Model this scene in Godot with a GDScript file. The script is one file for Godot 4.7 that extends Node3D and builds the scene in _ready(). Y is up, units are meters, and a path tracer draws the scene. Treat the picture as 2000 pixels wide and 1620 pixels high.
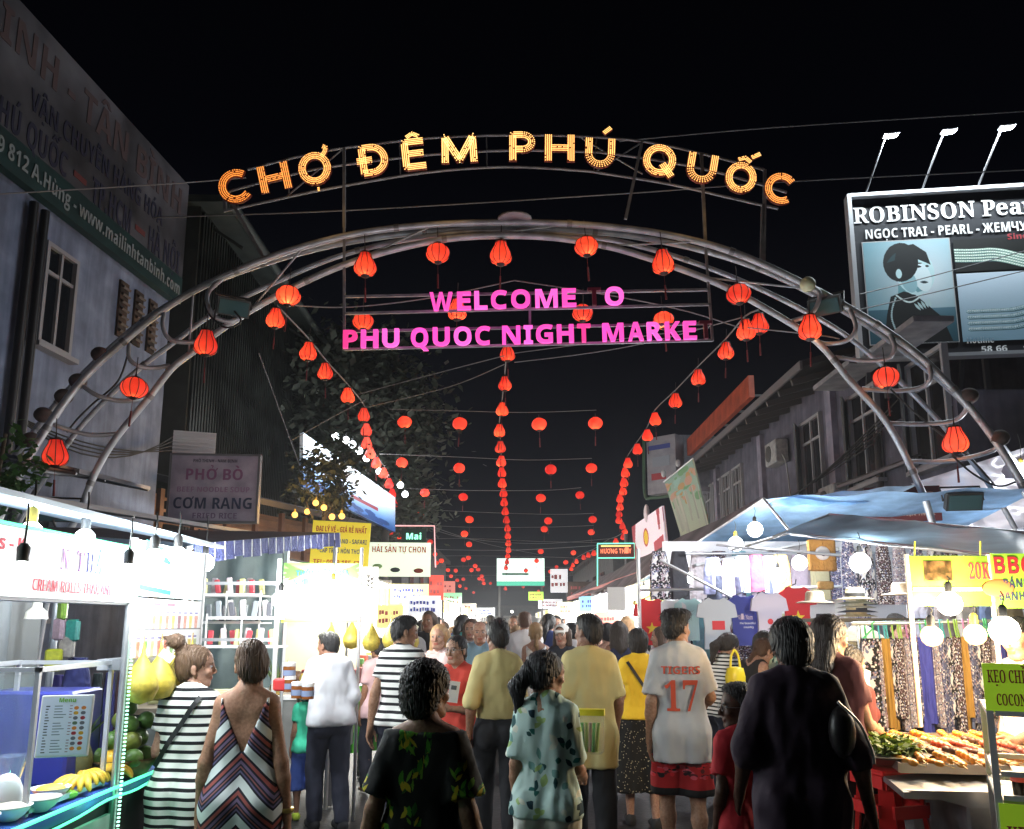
extends Node3D
# A night market street under a steel arch hung with red lanterns. y is up, metres, the street runs towards -z.

var mats := {}
var rng := RandomNumberGenerator.new()
var tex := {}

func _ready():
	rng.seed = 7
	# camera
	var cam := Camera3D.new()
	cam.name = "camera"
	add_child(cam)
	cam.position = Vector3(0, 1.65, 0)
	cam.rotation_degrees = Vector3(10, 0, 0)
	cam.projection = Camera3D.PROJECTION_FRUSTUM
	cam.near = 0.1
	cam.size = 2.0 * 0.1 * 810.0 / 1575.0
	cam.frustum_offset = Vector2(0, 0.1 * 0.0808)
	cam.far = 400.0
	cam.current = true
	# night sky
	var sm := ProceduralSkyMaterial.new()
	sm.sky_top_color = lin(0.0006, 0.0006, 0.0009)
	sm.sky_horizon_color = lin(0.004, 0.0048, 0.009)
	sm.sky_curve = 0.25
	sm.ground_bottom_color = lin(0.002, 0.002, 0.003)
	sm.ground_horizon_color = lin(0.005, 0.006, 0.009)
	sm.sun_angle_max = 1.0
	var sky := Sky.new()
	sky.sky_material = sm
	var env := Environment.new()
	env.background_mode = Environment.BG_SKY
	env.sky = sky
	env.background_energy_multiplier = 1.0
	env.tonemap_mode = Environment.TONE_MAPPER_LINEAR
	env.tonemap_exposure = 1.0
	env.volumetric_fog_enabled = true
	env.volumetric_fog_density = 0.0
	env.sdfgi_enabled = true
	env.ssao_enabled = true
	env.ssil_enabled = true
	var we := WorldEnvironment.new()
	we.name = "world_environment"
	we.environment = env
	add_child(we)
	make_textures()
	build_ground()
	build_left_buildings()
	build_right_buildings()
	build_tree()
	build_small_tree()
	build_arch()
	build_signs()
	build_billboard()
	build_wires()
	build_left_stalls()
	build_right_stalls()
	build_far_street()
	build_lanterns()
	build_people()
	# thin haze added over the stalls to put a glow round the bulbs
	var glare_haze := FogVolume.new()
	glare_haze.name = "added_glare_haze"
	glare_haze.size = Vector3(11, 3.9, 60)
	glare_haze.position = Vector3(0, 1.95, -33.5)
	var fm := FogMaterial.new()
	fm.density = 0.003
	fm.albedo = Color(0.95, 0.97, 1.0)
	glare_haze.material = fm
	add_child(glare_haze)
	glare_haze.set_meta("kind", "stuff")
	glare_haze.set_meta("label", "thin haze added at stall height to spread glare round the bulbs")
	glare_haze.set_meta("category", "glare_haze")
	if not rejects.is_empty():
		print(rejects)

var rejects := []

# ---------------------------------------------------------------- materials
func lin(r, g, b) -> Color:
	return Color(r, g, b).linear_to_srgb()

func mt(r, g, b, rough = 0.7, metal = 0.0) -> StandardMaterial3D:
	var key = "%s_%s_%s_%s_%s" % [r, g, b, rough, metal]
	if mats.has(key): return mats[key]
	var m := StandardMaterial3D.new()
	m.albedo_color = lin(r, g, b)
	m.roughness = rough
	m.metallic = metal
	mats[key] = m
	return m

func worn(r, g, b, rough = 0.75, metal = 0.0, scale = 0.6, which = "grime") -> StandardMaterial3D:
	var key = "w%s_%s_%s_%s_%s_%s_%s" % [r, g, b, rough, metal, scale, which]
	if mats.has(key): return mats[key]
	var m: StandardMaterial3D = mt(r, g, b, rough, metal).duplicate()
	m.albedo_texture = tex[which]
	m.uv1_triplanar = true
	m.uv1_world_triplanar = true
	m.uv1_scale = Vector3.ONE * scale
	mats[key] = m
	return m

func streaky(r, g, b) -> StandardMaterial3D:
	var m: StandardMaterial3D = worn(r, g, b, 0.85, 0.0, 0.5, "grime").duplicate()
	m.detail_enabled = true
	m.detail_albedo = tex.streak
	m.detail_blend_mode = BaseMaterial3D.BLEND_MODE_MUL
	m.detail_uv_layer = BaseMaterial3D.DETAIL_UV_2
	m.uv2_triplanar = true
	m.uv2_world_triplanar = true
	m.uv2_scale = Vector3(0.9, 0.07, 0.9)
	return m

func glow(r, g, b, power = 1.0, base = 0.5) -> StandardMaterial3D:
	var key = "g%s_%s_%s_%s" % [r, g, b, power]
	if mats.has(key): return mats[key]
	var m := StandardMaterial3D.new()
	m.albedo_color = lin(r * base, g * base, b * base)
	m.roughness = 0.6
	m.emission_enabled = true
	m.emission = lin(r, g, b)
	m.emission_energy_multiplier = power
	mats[key] = m
	return m

func printed(t: Texture2D, rough = 0.6, emit = 0.0) -> StandardMaterial3D:
	var m := StandardMaterial3D.new()
	m.albedo_texture = t
	m.roughness = rough
	if emit > 0.0:
		m.emission_enabled = true
		m.emission_texture = t
		m.emission = Color.WHITE
		m.emission_operator = BaseMaterial3D.EMISSION_OP_MULTIPLY
		m.emission_energy_multiplier = emit
	return m

func noise_tex(sd, freq, lo: Color, hi: Color, octaves = 4, type = FastNoiseLite.TYPE_SIMPLEX_SMOOTH, size = 256) -> NoiseTexture2D:
	var n := FastNoiseLite.new()
	n.seed = sd
	n.noise_type = type
	n.frequency = freq
	n.fractal_octaves = octaves
	var g := Gradient.new()
	g.set_color(0, lo)
	g.set_color(1, hi)
	var t := NoiseTexture2D.new()
	t.width = size
	t.height = size
	t.seamless = true
	t.noise = n
	t.color_ramp = g
	return t

# ---------------------------------------------------------------- a small painter for printed surfaces
class Painter:
	var im: Image
	var w: int
	var h: int
	func _init(ww, hh, c: Color):
		w = ww
		h = hh
		im = Image.create(w, h, false, Image.FORMAT_RGB8)
		im.fill(c)
	func row(x0: float, x1: float, y: int, c: Color):
		if y < 0 or y >= h: return
		var a := maxi(0, int(round(x0)))
		var b := mini(w, int(round(x1)))
		if b > a: im.fill_rect(Rect2i(a, y, b - a, 1), c)
	func rect(x, y, ww, hh, c: Color):
		im.fill_rect(Rect2i(int(x), int(y), int(ww), int(hh)).intersection(Rect2i(0, 0, w, h)), c)
	func poly(p: PackedVector2Array, c: Color):
		var y0 := 1e9
		var y1 := -1e9
		for q in p:
			y0 = minf(y0, q.y)
			y1 = maxf(y1, q.y)
		for y in range(maxi(0, int(y0)), mini(h - 1, int(y1)) + 1):
			var xs := []
			for i in p.size():
				var a = p[i]
				var b = p[(i + 1) % p.size()]
				if (a.y <= y + 0.5) != (b.y <= y + 0.5):
					xs.append(a.x + (y + 0.5 - a.y) / (b.y - a.y) * (b.x - a.x))
			xs.sort()
			for i in range(0, xs.size() - 1, 2):
				row(xs[i], xs[i + 1], y, c)
	func oval(cx, cy, rx, ry, c: Color, turn = 0.0):
		var p := PackedVector2Array()
		for i in 22:
			var a := TAU * i / 22.0
			p.append(Vector2(cx, cy) + Vector2(cos(a) * rx, sin(a) * ry).rotated(turn))
		poly(p, c)
	func leaf(cx, cy, l, wd, turn, c: Color):
		var p := PackedVector2Array()
		for s in [1.0, -1.0]:
			for i in 7:
				var t := i / 6.0
				if s < 0: t = 1.0 - t
				p.append(Vector2(cx, cy) + Vector2((t - 0.5) * l, s * wd * sin(PI * t)).rotated(turn))
		poly(p, c)
	func shade(rx0, ry0, rx1, ry1, a: Color, b: Color):
		for y in range(ry0, ry1):
			row(rx0, rx1, y, a.lerp(b, float(y - ry0) / (ry1 - ry0)))
	func done() -> ImageTexture:
		return ImageTexture.create_from_image(im)

# ---------------------------------------------------------------- geometry collected into one mesh
class Geo:
	var v := PackedVector3Array()
	var n := PackedVector3Array()
	var uv := PackedVector2Array()
	func tri(a, b, c, na, nb, nc, ua = Vector2.ZERO, ub = Vector2.ZERO, uc = Vector2.ZERO):
		v.append(a); v.append(b); v.append(c)
		n.append(na); n.append(nb); n.append(nc)
		uv.append(ua); uv.append(ub); uv.append(uc)
	func quad(a: Vector3, b: Vector3, c: Vector3, d: Vector3):   # clockwise seen from the front: bottom left, top left, top right, bottom right
		var k := (c - a).cross(b - a).normalized()
		if k.length() < 0.5: k = (d - a).cross(c - a).normalized()
		tri(a, b, c, k, k, k, Vector2(0, 1), Vector2(0, 0), Vector2(1, 0))
		tri(a, c, d, k, k, k, Vector2(0, 1), Vector2(1, 0), Vector2(1, 1))
	func box(o: Vector3, s: Vector3, b := Basis()):
		var x := b * Vector3(s.x / 2, 0, 0)
		var y := b * Vector3(0, s.y / 2, 0)
		var z := b * Vector3(0, 0, s.z / 2)
		quad(o - x - y + z, o - x + y + z, o + x + y + z, o + x - y + z)
		quad(o + x - y - z, o + x + y - z, o - x + y - z, o - x - y - z)
		quad(o + x - y + z, o + x + y + z, o + x + y - z, o + x - y - z)
		quad(o - x - y - z, o - x + y - z, o - x + y + z, o - x - y + z)
		quad(o - x + y + z, o - x + y - z, o + x + y - z, o + x + y + z)
		quad(o - x - y - z, o - x - y + z, o + x - y + z, o + x - y - z)
	func bar(a: Vector3, b: Vector3, w: float, t := -1.0):      # a square bar from a to b
		if t < 0: t = w
		var d := (b - a)
		var up := Vector3.UP if absf(d.normalized().y) < 0.95 else Vector3.BACK
		var zz := d.normalized()
		var xx := up.cross(zz).normalized()
		box((a + b) / 2, Vector3(w, t, d.length()), Basis(xx, zz.cross(xx), zz))
	func sheet(a: Vector3, b: Vector3, c: Vector3, d: Vector3, t: float):   # a slab between four corners and the same four pushed back by t
		var k := (c - a).cross(b - a).normalized() * t
		quad(a, b, c, d)
		quad(d - k, c - k, b - k, a - k)
		quad(a - k, b - k, b, a)
		quad(b - k, c - k, c, b)
		quad(c - k, d - k, d, c)
		quad(d - k, a - k, a, d)
	func ringed(rings: Array, wrap := true, flip := false):      # rings of equal length, smooth
		var m: int = rings[0].size()
		var nn := []
		for i in rings.size():
			var row := []
			for j in m:
				var du: Vector3 = rings[mini(i + 1, rings.size() - 1)][j] - rings[maxi(i - 1, 0)][j]
				var dv: Vector3 = rings[i][(j + 1) % m] - rings[i][(j + m - 1) % m] if wrap else rings[i][mini(j + 1, m - 1)] - rings[i][maxi(j - 1, 0)]
				var k := du.cross(dv).normalized()
				row.append(-k if flip else k)
			nn.append(row)
		for i in rings.size() - 1:
			for j in (m if wrap else m - 1):
				var q := (j + 1) % m
				var a = rings[i][j]
				var b = rings[i + 1][j]
				var c = rings[i + 1][q]
				var d = rings[i][q]
				var ua := Vector2(float(j) / m, 1.0 - float(i) / (rings.size() - 1))
				var ub := Vector2(float(j) / m, 1.0 - float(i + 1) / (rings.size() - 1))
				var uc := Vector2(float(j + 1) / m, ub.y)
				var ud := Vector2(float(j + 1) / m, ua.y)
				if flip:
					tri(a, b, c, nn[i][j], nn[i + 1][j], nn[i + 1][q], ua, ub, uc)
					tri(a, c, d, nn[i][j], nn[i + 1][q], nn[i][q], ua, uc, ud)
				else:
					tri(a, c, b, nn[i][j], nn[i + 1][q], nn[i + 1][j], ua, uc, ub)
					tri(a, d, c, nn[i][j], nn[i][q], nn[i + 1][q], ua, ud, uc)
	func cap(ring: Array, dir: Vector3):
		var c := Vector3.ZERO
		for p in ring: c += p
		c /= ring.size()
		for j in ring.size():
			var a = ring[j]
			var b = ring[(j + 1) % ring.size()]
			if (b - c).cross(a - c).dot(dir) > 0: tri(c, a, b, dir, dir, dir)
			else: tri(c, b, a, dir, dir, dir)
	func tube(pts: Array, r, sides := 8, closed := true):
		var rings := []
		var last := Vector3.UP
		for i in pts.size():
			var d: Vector3 = (pts[mini(i + 1, pts.size() - 1)] - pts[maxi(i - 1, 0)]).normalized()
			if i == 0: last = Vector3.UP if absf(d.y) < 0.9 else Vector3.RIGHT
			var x := last.cross(d).normalized()
			last = d.cross(x).normalized()
			var rr: float = r[i] if r is Array else r
			var ring := []
			for j in sides:
				var a := TAU * j / sides
				ring.append(pts[i] + (x * cos(a) + last * sin(a)) * rr)
			rings.append(ring)
		ringed(rings, true, true)
		if closed:
			cap(rings[0], (pts[0] - pts[1]).normalized())
			cap(rings[-1], (pts[-1] - pts[-2]).normalized())
	func lathe(profile: Array, sides := 16, at := Vector3.ZERO, rib := 0.0, ribs := 0):   # Vector2(radius, y) from bottom to top
		var rings := []
		for p in profile:
			var ring := []
			for j in sides:
				var a := TAU * j / sides
				var rr: float = p.x * (1.0 - rib * absf(cos(a * ribs / 2.0)))
				ring.append(at + Vector3(cos(a) * rr, p.y, sin(a) * rr))
			rings.append(ring)
		ringed(rings, true, false)
		if profile[0].x > 0.002: cap(rings[0], Vector3.DOWN)
		if profile[-1].x > 0.002: cap(rings[-1], Vector3.UP)
	func ball(c: Vector3, r: Vector3, sides := 10, rows := 6):
		var rings := []
		for i in rows + 1:
			var t := PI * i / rows
			var ring := []
			for j in sides:
				var a := TAU * j / sides
				ring.append(c + Vector3(cos(a) * sin(t) * r.x, -cos(t) * r.y, sin(a) * sin(t) * r.z))
			rings.append(ring)
		ringed(rings, true, false)
	func flat_poly(p: Array, t := 0.004):       # outline in the x-y plane, extruded to z 0..t
		var pp := PackedVector2Array(p)
		var ix := Geometry2D.triangulate_polygon(pp)
		for k in range(0, ix.size(), 3):
			var q := [pp[ix[k]], pp[ix[k + 1]], pp[ix[k + 2]]]
			if (q[1] - q[0]).cross(q[2] - q[0]) > 0: q = [q[0], q[2], q[1]]
			tri(Vector3(q[0].x, q[0].y, t), Vector3(q[1].x, q[1].y, t), Vector3(q[2].x, q[2].y, t), Vector3.BACK, Vector3.BACK, Vector3.BACK)
			tri(Vector3(q[0].x, q[0].y, 0), Vector3(q[2].x, q[2].y, 0), Vector3(q[1].x, q[1].y, 0), Vector3.FORWARD, Vector3.FORWARD, Vector3.FORWARD)
		var turn := Geometry2D.is_polygon_clockwise(pp)
		for i in pp.size():
			var a := pp[i]
			var b := pp[(i + 1) % pp.size()]
			if turn:
				var s := a
				a = b
				b = s
			quad(Vector3(b.x, b.y, t), Vector3(a.x, a.y, t), Vector3(a.x, a.y, 0), Vector3(b.x, b.y, 0))
	func mesh() -> ArrayMesh:
		var a := []
		a.resize(Mesh.ARRAY_MAX)
		a[Mesh.ARRAY_VERTEX] = v
		a[Mesh.ARRAY_NORMAL] = n
		a[Mesh.ARRAY_TEX_UV] = uv
		var m := ArrayMesh.new()
		if v.size() > 0: m.add_surface_from_arrays(Mesh.PRIMITIVE_TRIANGLES, a)
		return m

# ---------------------------------------------------------------- nodes
func thing(called: String, label: String, category: String, at := Vector3.ZERO, turn := 0.0, group := "") -> Node3D:
	var o := Node3D.new()
	o.name = called
	add_child(o, true)
	o.position = at
	o.rotation.y = turn
	tag(o, label, category, group)
	return o

func tag(o, label: String, category: String, group := ""):
	o.set_meta("label", label)
	o.set_meta("category", category)
	if group != "": o.set_meta("group", group)

func part(called: String, shape, m: Material, parent: Node3D, at := Vector3.ZERO, turn := Vector3.ZERO) -> MeshInstance3D:
	var o := MeshInstance3D.new()
	o.name = called
	o.mesh = shape.mesh() if shape is Geo else shape
	o.material_override = m
	parent.add_child(o, true)
	o.position = at
	o.rotation = turn
	return o

func solo(called: String, shape, m: Material, label: String, category: String, at := Vector3.ZERO, turn := 0.0, group := "") -> MeshInstance3D:
	var o := part(called, shape, m, self, at, Vector3(0, turn, 0))
	tag(o, label, category, group)
	return o

func struct(called: String, shape, m: Material) -> MeshInstance3D:
	var o := part(called, shape, m, self)
	o.set_meta("kind", "structure")
	return o

func bx(o: Vector3, s: Vector3, b := Basis()) -> Geo:
	var g := Geo.new()
	g.box(o, s, b)
	return g

func again(o: Node3D, at: Vector3, turn := 0.0, label := "") -> Node3D:
	var c: Node3D = o.duplicate()
	c.name = String(o.name).rstrip("0123456789")
	add_child(c, true)
	c.position = at
	c.rotation.y = turn
	if label != "": c.set_meta("label", label)
	return c

func lamp(at: Vector3, energy: float, col := Color(1, 1, 1), size := 0.04, parent: Node3D = self, rng_m := 12.0) -> OmniLight3D:
	var l := OmniLight3D.new()
	l.name = "lamp_light"
	l.light_energy = energy
	l.light_color = col
	l.light_size = size
	l.omni_range = rng_m
	l.omni_attenuation = 2.0
	l.shadow_enabled = true
	parent.add_child(l, true)
	l.position = at
	return l

func ordinal(i: int) -> String:
	return ["first", "second", "third", "fourth", "fifth", "sixth", "seventh", "eighth", "ninth", "tenth", "eleventh", "twelfth", "thirteenth", "fourteenth", "fifteenth", "sixteenth", "seventeenth", "eighteenth", "nineteenth", "twentieth", "twenty-first", "twenty-second", "twenty-third", "twenty-fourth", "twenty-fifth", "twenty-sixth", "twenty-seventh", "twenty-eighth", "twenty-ninth", "thirtieth"][mini(i, 29)]

# ---------------------------------------------------------------- lettering
const MARKS := {"Ợ": "Ơ.", "ợ": "ơ.", "Ố": "Ô'", "Ấ": "Â'", "Ậ": "Â.", "Ọ": "O.", "Ạ": "A.", "Ị": "I.", "Ẹ": "E.", "Ở": "Ơ?", "Ể": "Ê?", "Ỉ": "I?", "Ẻ": "E?", "Ả": "A?", "Ỏ": "O?", "Ộ": "Ô.", "ộ": "ô.", "Ự": "Ư.", "Ứ": "Ư'", "Ừ": "Ư`", "Ế": "Ê'", "Ệ": "Ê.", "Ồ": "Ô`", "Ầ": "Â`", "ù": "u`", "Ă": "A~", "Ũ": "U~", "Ễ": "Ê~", "Ơ": "O,", "Ư": "U,"}
var fonts := {}

func font_of(kind: String) -> SystemFont:
	if not fonts.has(kind):
		var f := SystemFont.new()
		f.font_names = PackedStringArray(["Droid Serif" if kind.begins_with("serif") else "Droid Sans"])
		f.font_weight = 700 if kind.ends_with("bold") else 400
		fonts[kind] = f
	return fonts[kind]

# a mesh of lettering in the x-y plane, cap height h, fitted to a width when one is given; origin at the middle of the caps
func text_geo(s: String, h: float, kind := "bold", width := 0.0, depth := 0.003) -> Geo:
	var f := font_of(kind)
	var plain_s := ""
	var marks := []
	for ch in s:
		var c: String = ch
		if MARKS.has(c):
			var d: String = MARKS[c]
			if d[0] in ["Ơ", "Ư", "ơ"]:
				marks.append([plain_s.length(), ","])
				c = {"Ơ": "O", "Ư": "U", "ơ": "o"}[d[0]]
			else:
				c = d[0]
			if d[1] != "," or not marks or marks[-1][0] != plain_s.length(): marks.append([plain_s.length(), d[1]])
		plain_s += c
	var tm := TextMesh.new()
	tm.font = f
	tm.text = plain_s
	tm.font_size = 64
	tm.pixel_size = 0.01
	tm.depth = maxf(depth, 0.0) / h * 0.46
	tm.curve_step = 2.0
	var arr := tm.surface_get_arrays(0)
	var g := Geo.new()
	if arr.is_empty(): return g
	var vv: PackedVector3Array = arr[Mesh.ARRAY_VERTEX]
	var nn: PackedVector3Array = arr[Mesh.ARRAY_NORMAL]
	var ix: PackedInt32Array = arr[Mesh.ARRAY_INDEX] if arr[Mesh.ARRAY_INDEX] != null else PackedInt32Array(range(vv.size()))
	var total := f.get_string_size(plain_s, 0, -1, 64).x * 0.01
	var caps := TextMesh.new()
	caps.font = f
	caps.text = "H"
	caps.font_size = 64
	caps.pixel_size = 0.01
	caps.depth = 0.0
	var cb := caps.get_aabb()
	var k := h / cb.size.y
	var base := 0.0
	var bb := tm.get_aabb()
	# the baseline: the lowest point of a line without descenders; taken from the same line beside an H
	var both := TextMesh.new()
	both.font = f
	both.text = plain_s
	base = cb.position.y
	var kx := k
	if width > 0.0: kx = width / bb.size.x
	var ox := -(bb.position.x + bb.size.x / 2) * kx
	for i in ix.size():
		var p := vv[ix[i]]
		g.v.append(Vector3(p.x * kx + ox, (p.y - base) * k - h / 2, p.z * k + depth / 2))
		g.n.append(nn[ix[i]])
		g.uv.append(Vector2.ZERO)
	for m in marks:
		var x0: float = f.get_string_size(plain_s.substr(0, m[0]), 0, -1, 64).x * 0.01 - total / 2
		var x1: float = f.get_string_size(plain_s.substr(0, m[0] + 1), 0, -1, 64).x * 0.01 - total / 2
		var cx := ((x0 + x1) / 2) * kx + ox
		var wd := (x1 - x0) * kx
		var up: bool = plain_s[m[0]] == plain_s[m[0]].to_upper()
		var top := h / 2 if up else h * 0.28
		var hat: bool = plain_s[m[0]] in ["Ô", "Â", "Ê", "ô"]
		var t := h * 0.13
		match m[1]:
			".": g.box(Vector3(cx, -h / 2 - h * 0.2, depth / 2), Vector3(t, t, depth))
			"'": g.box(Vector3(cx + (wd * 0.4 if hat else wd * 0.08), top + h * (0.34 if hat else 0.2), depth / 2), Vector3(t * 0.8, h * 0.24, depth), Basis(Vector3.BACK, -0.7))
			"`": g.box(Vector3(cx - wd * 0.05, top + h * (0.34 if hat else 0.2), depth / 2), Vector3(t * 0.8, h * 0.24, depth), Basis(Vector3.BACK, 0.7))
			"?":
				g.box(Vector3(cx, top + h * 0.3, depth / 2), Vector3(h * 0.2, t * 0.7, depth))
				g.box(Vector3(cx + h * 0.07, top + h * 0.2, depth / 2), Vector3(t * 0.7, h * 0.2, depth), Basis(Vector3.BACK, -0.3))
			"~": g.box(Vector3(cx, top + h * 0.2, depth / 2), Vector3(h * 0.35, t * 0.8, depth))
			",": g.box(Vector3(cx + wd * 0.42, top - h * 0.02, depth / 2), Vector3(t * 0.8, h * 0.26, depth), Basis(Vector3.BACK, -0.5))
	return g

func words(parent: Node3D, s: String, at: Vector3, h: float, m: Material, kind := "bold", width := 0.0, depth := 0.003, turn := Vector3.ZERO) -> MeshInstance3D:
	return part("lettering", text_geo(s, h, kind, width, depth), m, parent, at, turn)

func curve(pts: Array, per := 6) -> Array:        # a smooth line through the points
	var out := []
	for i in pts.size() - 1:
		var a: Vector3 = pts[maxi(i - 1, 0)]
		var d: Vector3 = pts[mini(i + 2, pts.size() - 1)]
		for k in per:
			out.append(pts[i].cubic_interpolate(pts[i + 1], a, d, float(k) / per))
	out.append(pts[-1])
	return out

func sag(a: Vector3, b: Vector3, drop: float, n := 10) -> Array:
	var out := []
	for i in n + 1:
		var t := float(i) / n
		out.append(a.lerp(b, t) + Vector3.DOWN * drop * 4.0 * t * (1.0 - t))
	return out

# ---------------------------------------------------------------- bodies: distance fields joined smoothly, meshed as surface nets
class Field:
	var o: Vector3
	var c: float
	var nx: int
	var ny: int
	var nz: int
	var f: PackedFloat32Array
	func _init(lo: Vector3, hi: Vector3, cell: float):
		o = lo
		c = cell
		nx = int(ceil((hi.x - lo.x) / c)) + 1
		ny = int(ceil((hi.y - lo.y) / c)) + 1
		nz = int(ceil((hi.z - lo.z) / c)) + 1
		f = PackedFloat32Array()
		f.resize(nx * ny * nz)
		f.fill(1.0)
	# a tapered capsule; sq < 1 flattens it front to back; cut ends it flat at b
	func bone(a: Vector3, b: Vector3, ra: float, rb: float, k := 0.03, sq := 1.0, cut := false):
		var r := maxf(ra, rb) + k + c * 2.0
		var lo := (a.min(b) - Vector3(r, r, r) - o) / c
		var hi := (a.max(b) + Vector3(r, r, r) - o) / c
		var iz := 1.0 / sq
		var aa := Vector3(a.x, a.y, a.z * iz)
		var ab := Vector3(b.x, b.y, b.z * iz) - aa
		var inv := 1.0 / maxf(ab.length_squared(), 1e-9)
		var dirn := ab.normalized()
		var x0 := maxi(0, int(lo.x))
		var x1 := mini(nx - 1, int(hi.x) + 1)
		var ik := 1.0 / k
		for z in range(maxi(0, int(lo.z)), mini(nz - 1, int(hi.z) + 1) + 1):
			for y in range(maxi(0, int(lo.y)), mini(ny - 1, int(hi.y) + 1) + 1):
				var at := (z * ny + y) * nx
				var p := Vector3(o.x + x0 * c, o.y + y * c, (o.z + z * c) * iz) - aa
				for x in range(x0, x1 + 1):
					var t := clampf(p.dot(ab) * inv, 0.0, 1.0)
					var d := (p - ab * t).length() - ra - (rb - ra) * t
					if cut: d = maxf(d, (p - ab).dot(dirn))
					var e := f[at + x]
					var h := maxf(k - absf(e - d), 0.0) * ik
					f[at + x] = minf(e, d) - h * h * k * 0.25
					p.x += c
	func ell(q: Vector3, r: Vector3, k := 0.015, tilt := 0.0):
		var m := maxf(r.x, maxf(r.y, r.z)) + k + c * 2.0
		var lo := (q - Vector3(m, m, m) - o) / c
		var hi := (q + Vector3(m, m, m) - o) / c
		var small := minf(r.x, minf(r.y, r.z))
		var bs := Basis(Vector3.RIGHT, -tilt)
		for z in range(maxi(0, int(lo.z)), mini(nz - 1, int(hi.z) + 1) + 1):
			for y in range(maxi(0, int(lo.y)), mini(ny - 1, int(hi.y) + 1) + 1):
				var at := (z * ny + y) * nx
				for x in range(maxi(0, int(lo.x)), mini(nx - 1, int(hi.x) + 1) + 1):
					var p := o + Vector3(x, y, z) * c - q
					if tilt != 0.0: p = bs * p
					var g := (p / r).length()
					var d := (g - 1.0) * (small if g < 1.0 else p.length() / maxf(g, 1e-6))
					var e := f[at + x]
					var h := maxf(k - absf(e - d), 0.0) / k
					f[at + x] = minf(e, d) - h * h * k * 0.25
	func keep(n: Vector3, lim: float):                       # keep what lies where n.p < lim
		for z in nz:
			for y in ny:
				var at := (z * ny + y) * nx
				var d := n.dot(o + Vector3(0, y, z) * c) - lim
				for x in nx:
					if d > f[at + x]: f[at + x] = d
					d += n.x * c
	func carve(fn: Callable):                                # f = max(f, fn(p))
		for z in nz:
			for y in ny:
				var at := (z * ny + y) * nx
				for x in nx:
					if f[at + x] < c * 3.0:
						f[at + x] = maxf(f[at + x], fn.call(o + Vector3(x, y, z) * c))
	func front_z(x: float, y: float) -> float:               # where a line along -z first meets the surface from +z
		var i := clampi(int(round((x - o.x) / c)), 0, nx - 1)
		var fy := clampf((y - o.y) / c, 0.0, ny - 1.001)
		var fx := clampf((x - o.x) / c, 0.0, nx - 1.001)
		var last := 1.0
		for z in range(nz - 1, -1, -1):
			var b := z * ny * nx
			var j := int(fy)
			i = int(fx)
			var tx := fx - i
			var ty := fy - j
			var e := lerpf(lerpf(f[b + j * nx + i], f[b + j * nx + i + 1], tx), lerpf(f[b + (j + 1) * nx + i], f[b + (j + 1) * nx + i + 1], tx), ty)
			if e < 0.0: return o.z + (z + (-e) / maxf(last - e, 1e-6)) * c
			last = e
		return o.z
	func net(out: Hull):
		var g := PackedInt32Array()
		g.resize(f.size())
		g.fill(-1)
		var sy := nx
		var sz := nx * ny
		var lim := c * 2.2
		var first := out.v.size()
		var cells := PackedInt32Array()
		for z in nz - 1:
			for y in ny - 1:
				var at := z * sz + y * sy
				for x in nx - 1:
					var q := at + x
					var a := f[q]
					if a > lim or a < -lim: continue
					var b := f[q + 1]
					var d := f[q + sy]
					var e := f[q + sy + 1]
					var a2 := f[q + sz]
					var b2 := f[q + sz + 1]
					var d2 := f[q + sz + sy]
					var e2 := f[q + sz + sy + 1]
					var m := int(a < 0) + int(b < 0) + int(d < 0) + int(e < 0) + int(a2 < 0) + int(b2 < 0) + int(d2 < 0) + int(e2 < 0)
					if m == 0 or m == 8: continue
					var s := Vector3.ZERO
					var k := 0
					if (a < 0) != (b < 0): s += Vector3(a / (a - b), 0, 0); k += 1
					if (d < 0) != (e < 0): s += Vector3(d / (d - e), 1, 0); k += 1
					if (a2 < 0) != (b2 < 0): s += Vector3(a2 / (a2 - b2), 0, 1); k += 1
					if (d2 < 0) != (e2 < 0): s += Vector3(d2 / (d2 - e2), 1, 1); k += 1
					if (a < 0) != (d < 0): s += Vector3(0, a / (a - d), 0); k += 1
					if (b < 0) != (e < 0): s += Vector3(1, b / (b - e), 0); k += 1
					if (a2 < 0) != (d2 < 0): s += Vector3(0, a2 / (a2 - d2), 1); k += 1
					if (b2 < 0) != (e2 < 0): s += Vector3(1, b2 / (b2 - e2), 1); k += 1
					if (a < 0) != (a2 < 0): s += Vector3(0, 0, a / (a - a2)); k += 1
					if (b < 0) != (b2 < 0): s += Vector3(1, 0, b / (b - b2)); k += 1
					if (d < 0) != (d2 < 0): s += Vector3(0, 1, d / (d - d2)); k += 1
					if (e < 0) != (e2 < 0): s += Vector3(1, 1, e / (e - e2)); k += 1
					g[q] = out.v.size()
					cells.append(q)
					out.v.append(o + (Vector3(x, y, z) + s / k) * c)
		for q in cells:
			var a := f[q] < 0
			if a != (f[q + 1] < 0): out.quad(g[q], g[q - sy], g[q - sy - sz], g[q - sz], a)
			if a != (f[q + sy] < 0): out.quad(g[q], g[q - sz], g[q - sz - 1], g[q - 1], a)
			if a != (f[q + sz] < 0): out.quad(g[q], g[q - 1], g[q - 1 - sy], g[q - sy], a)
		out.finish(first)

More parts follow.
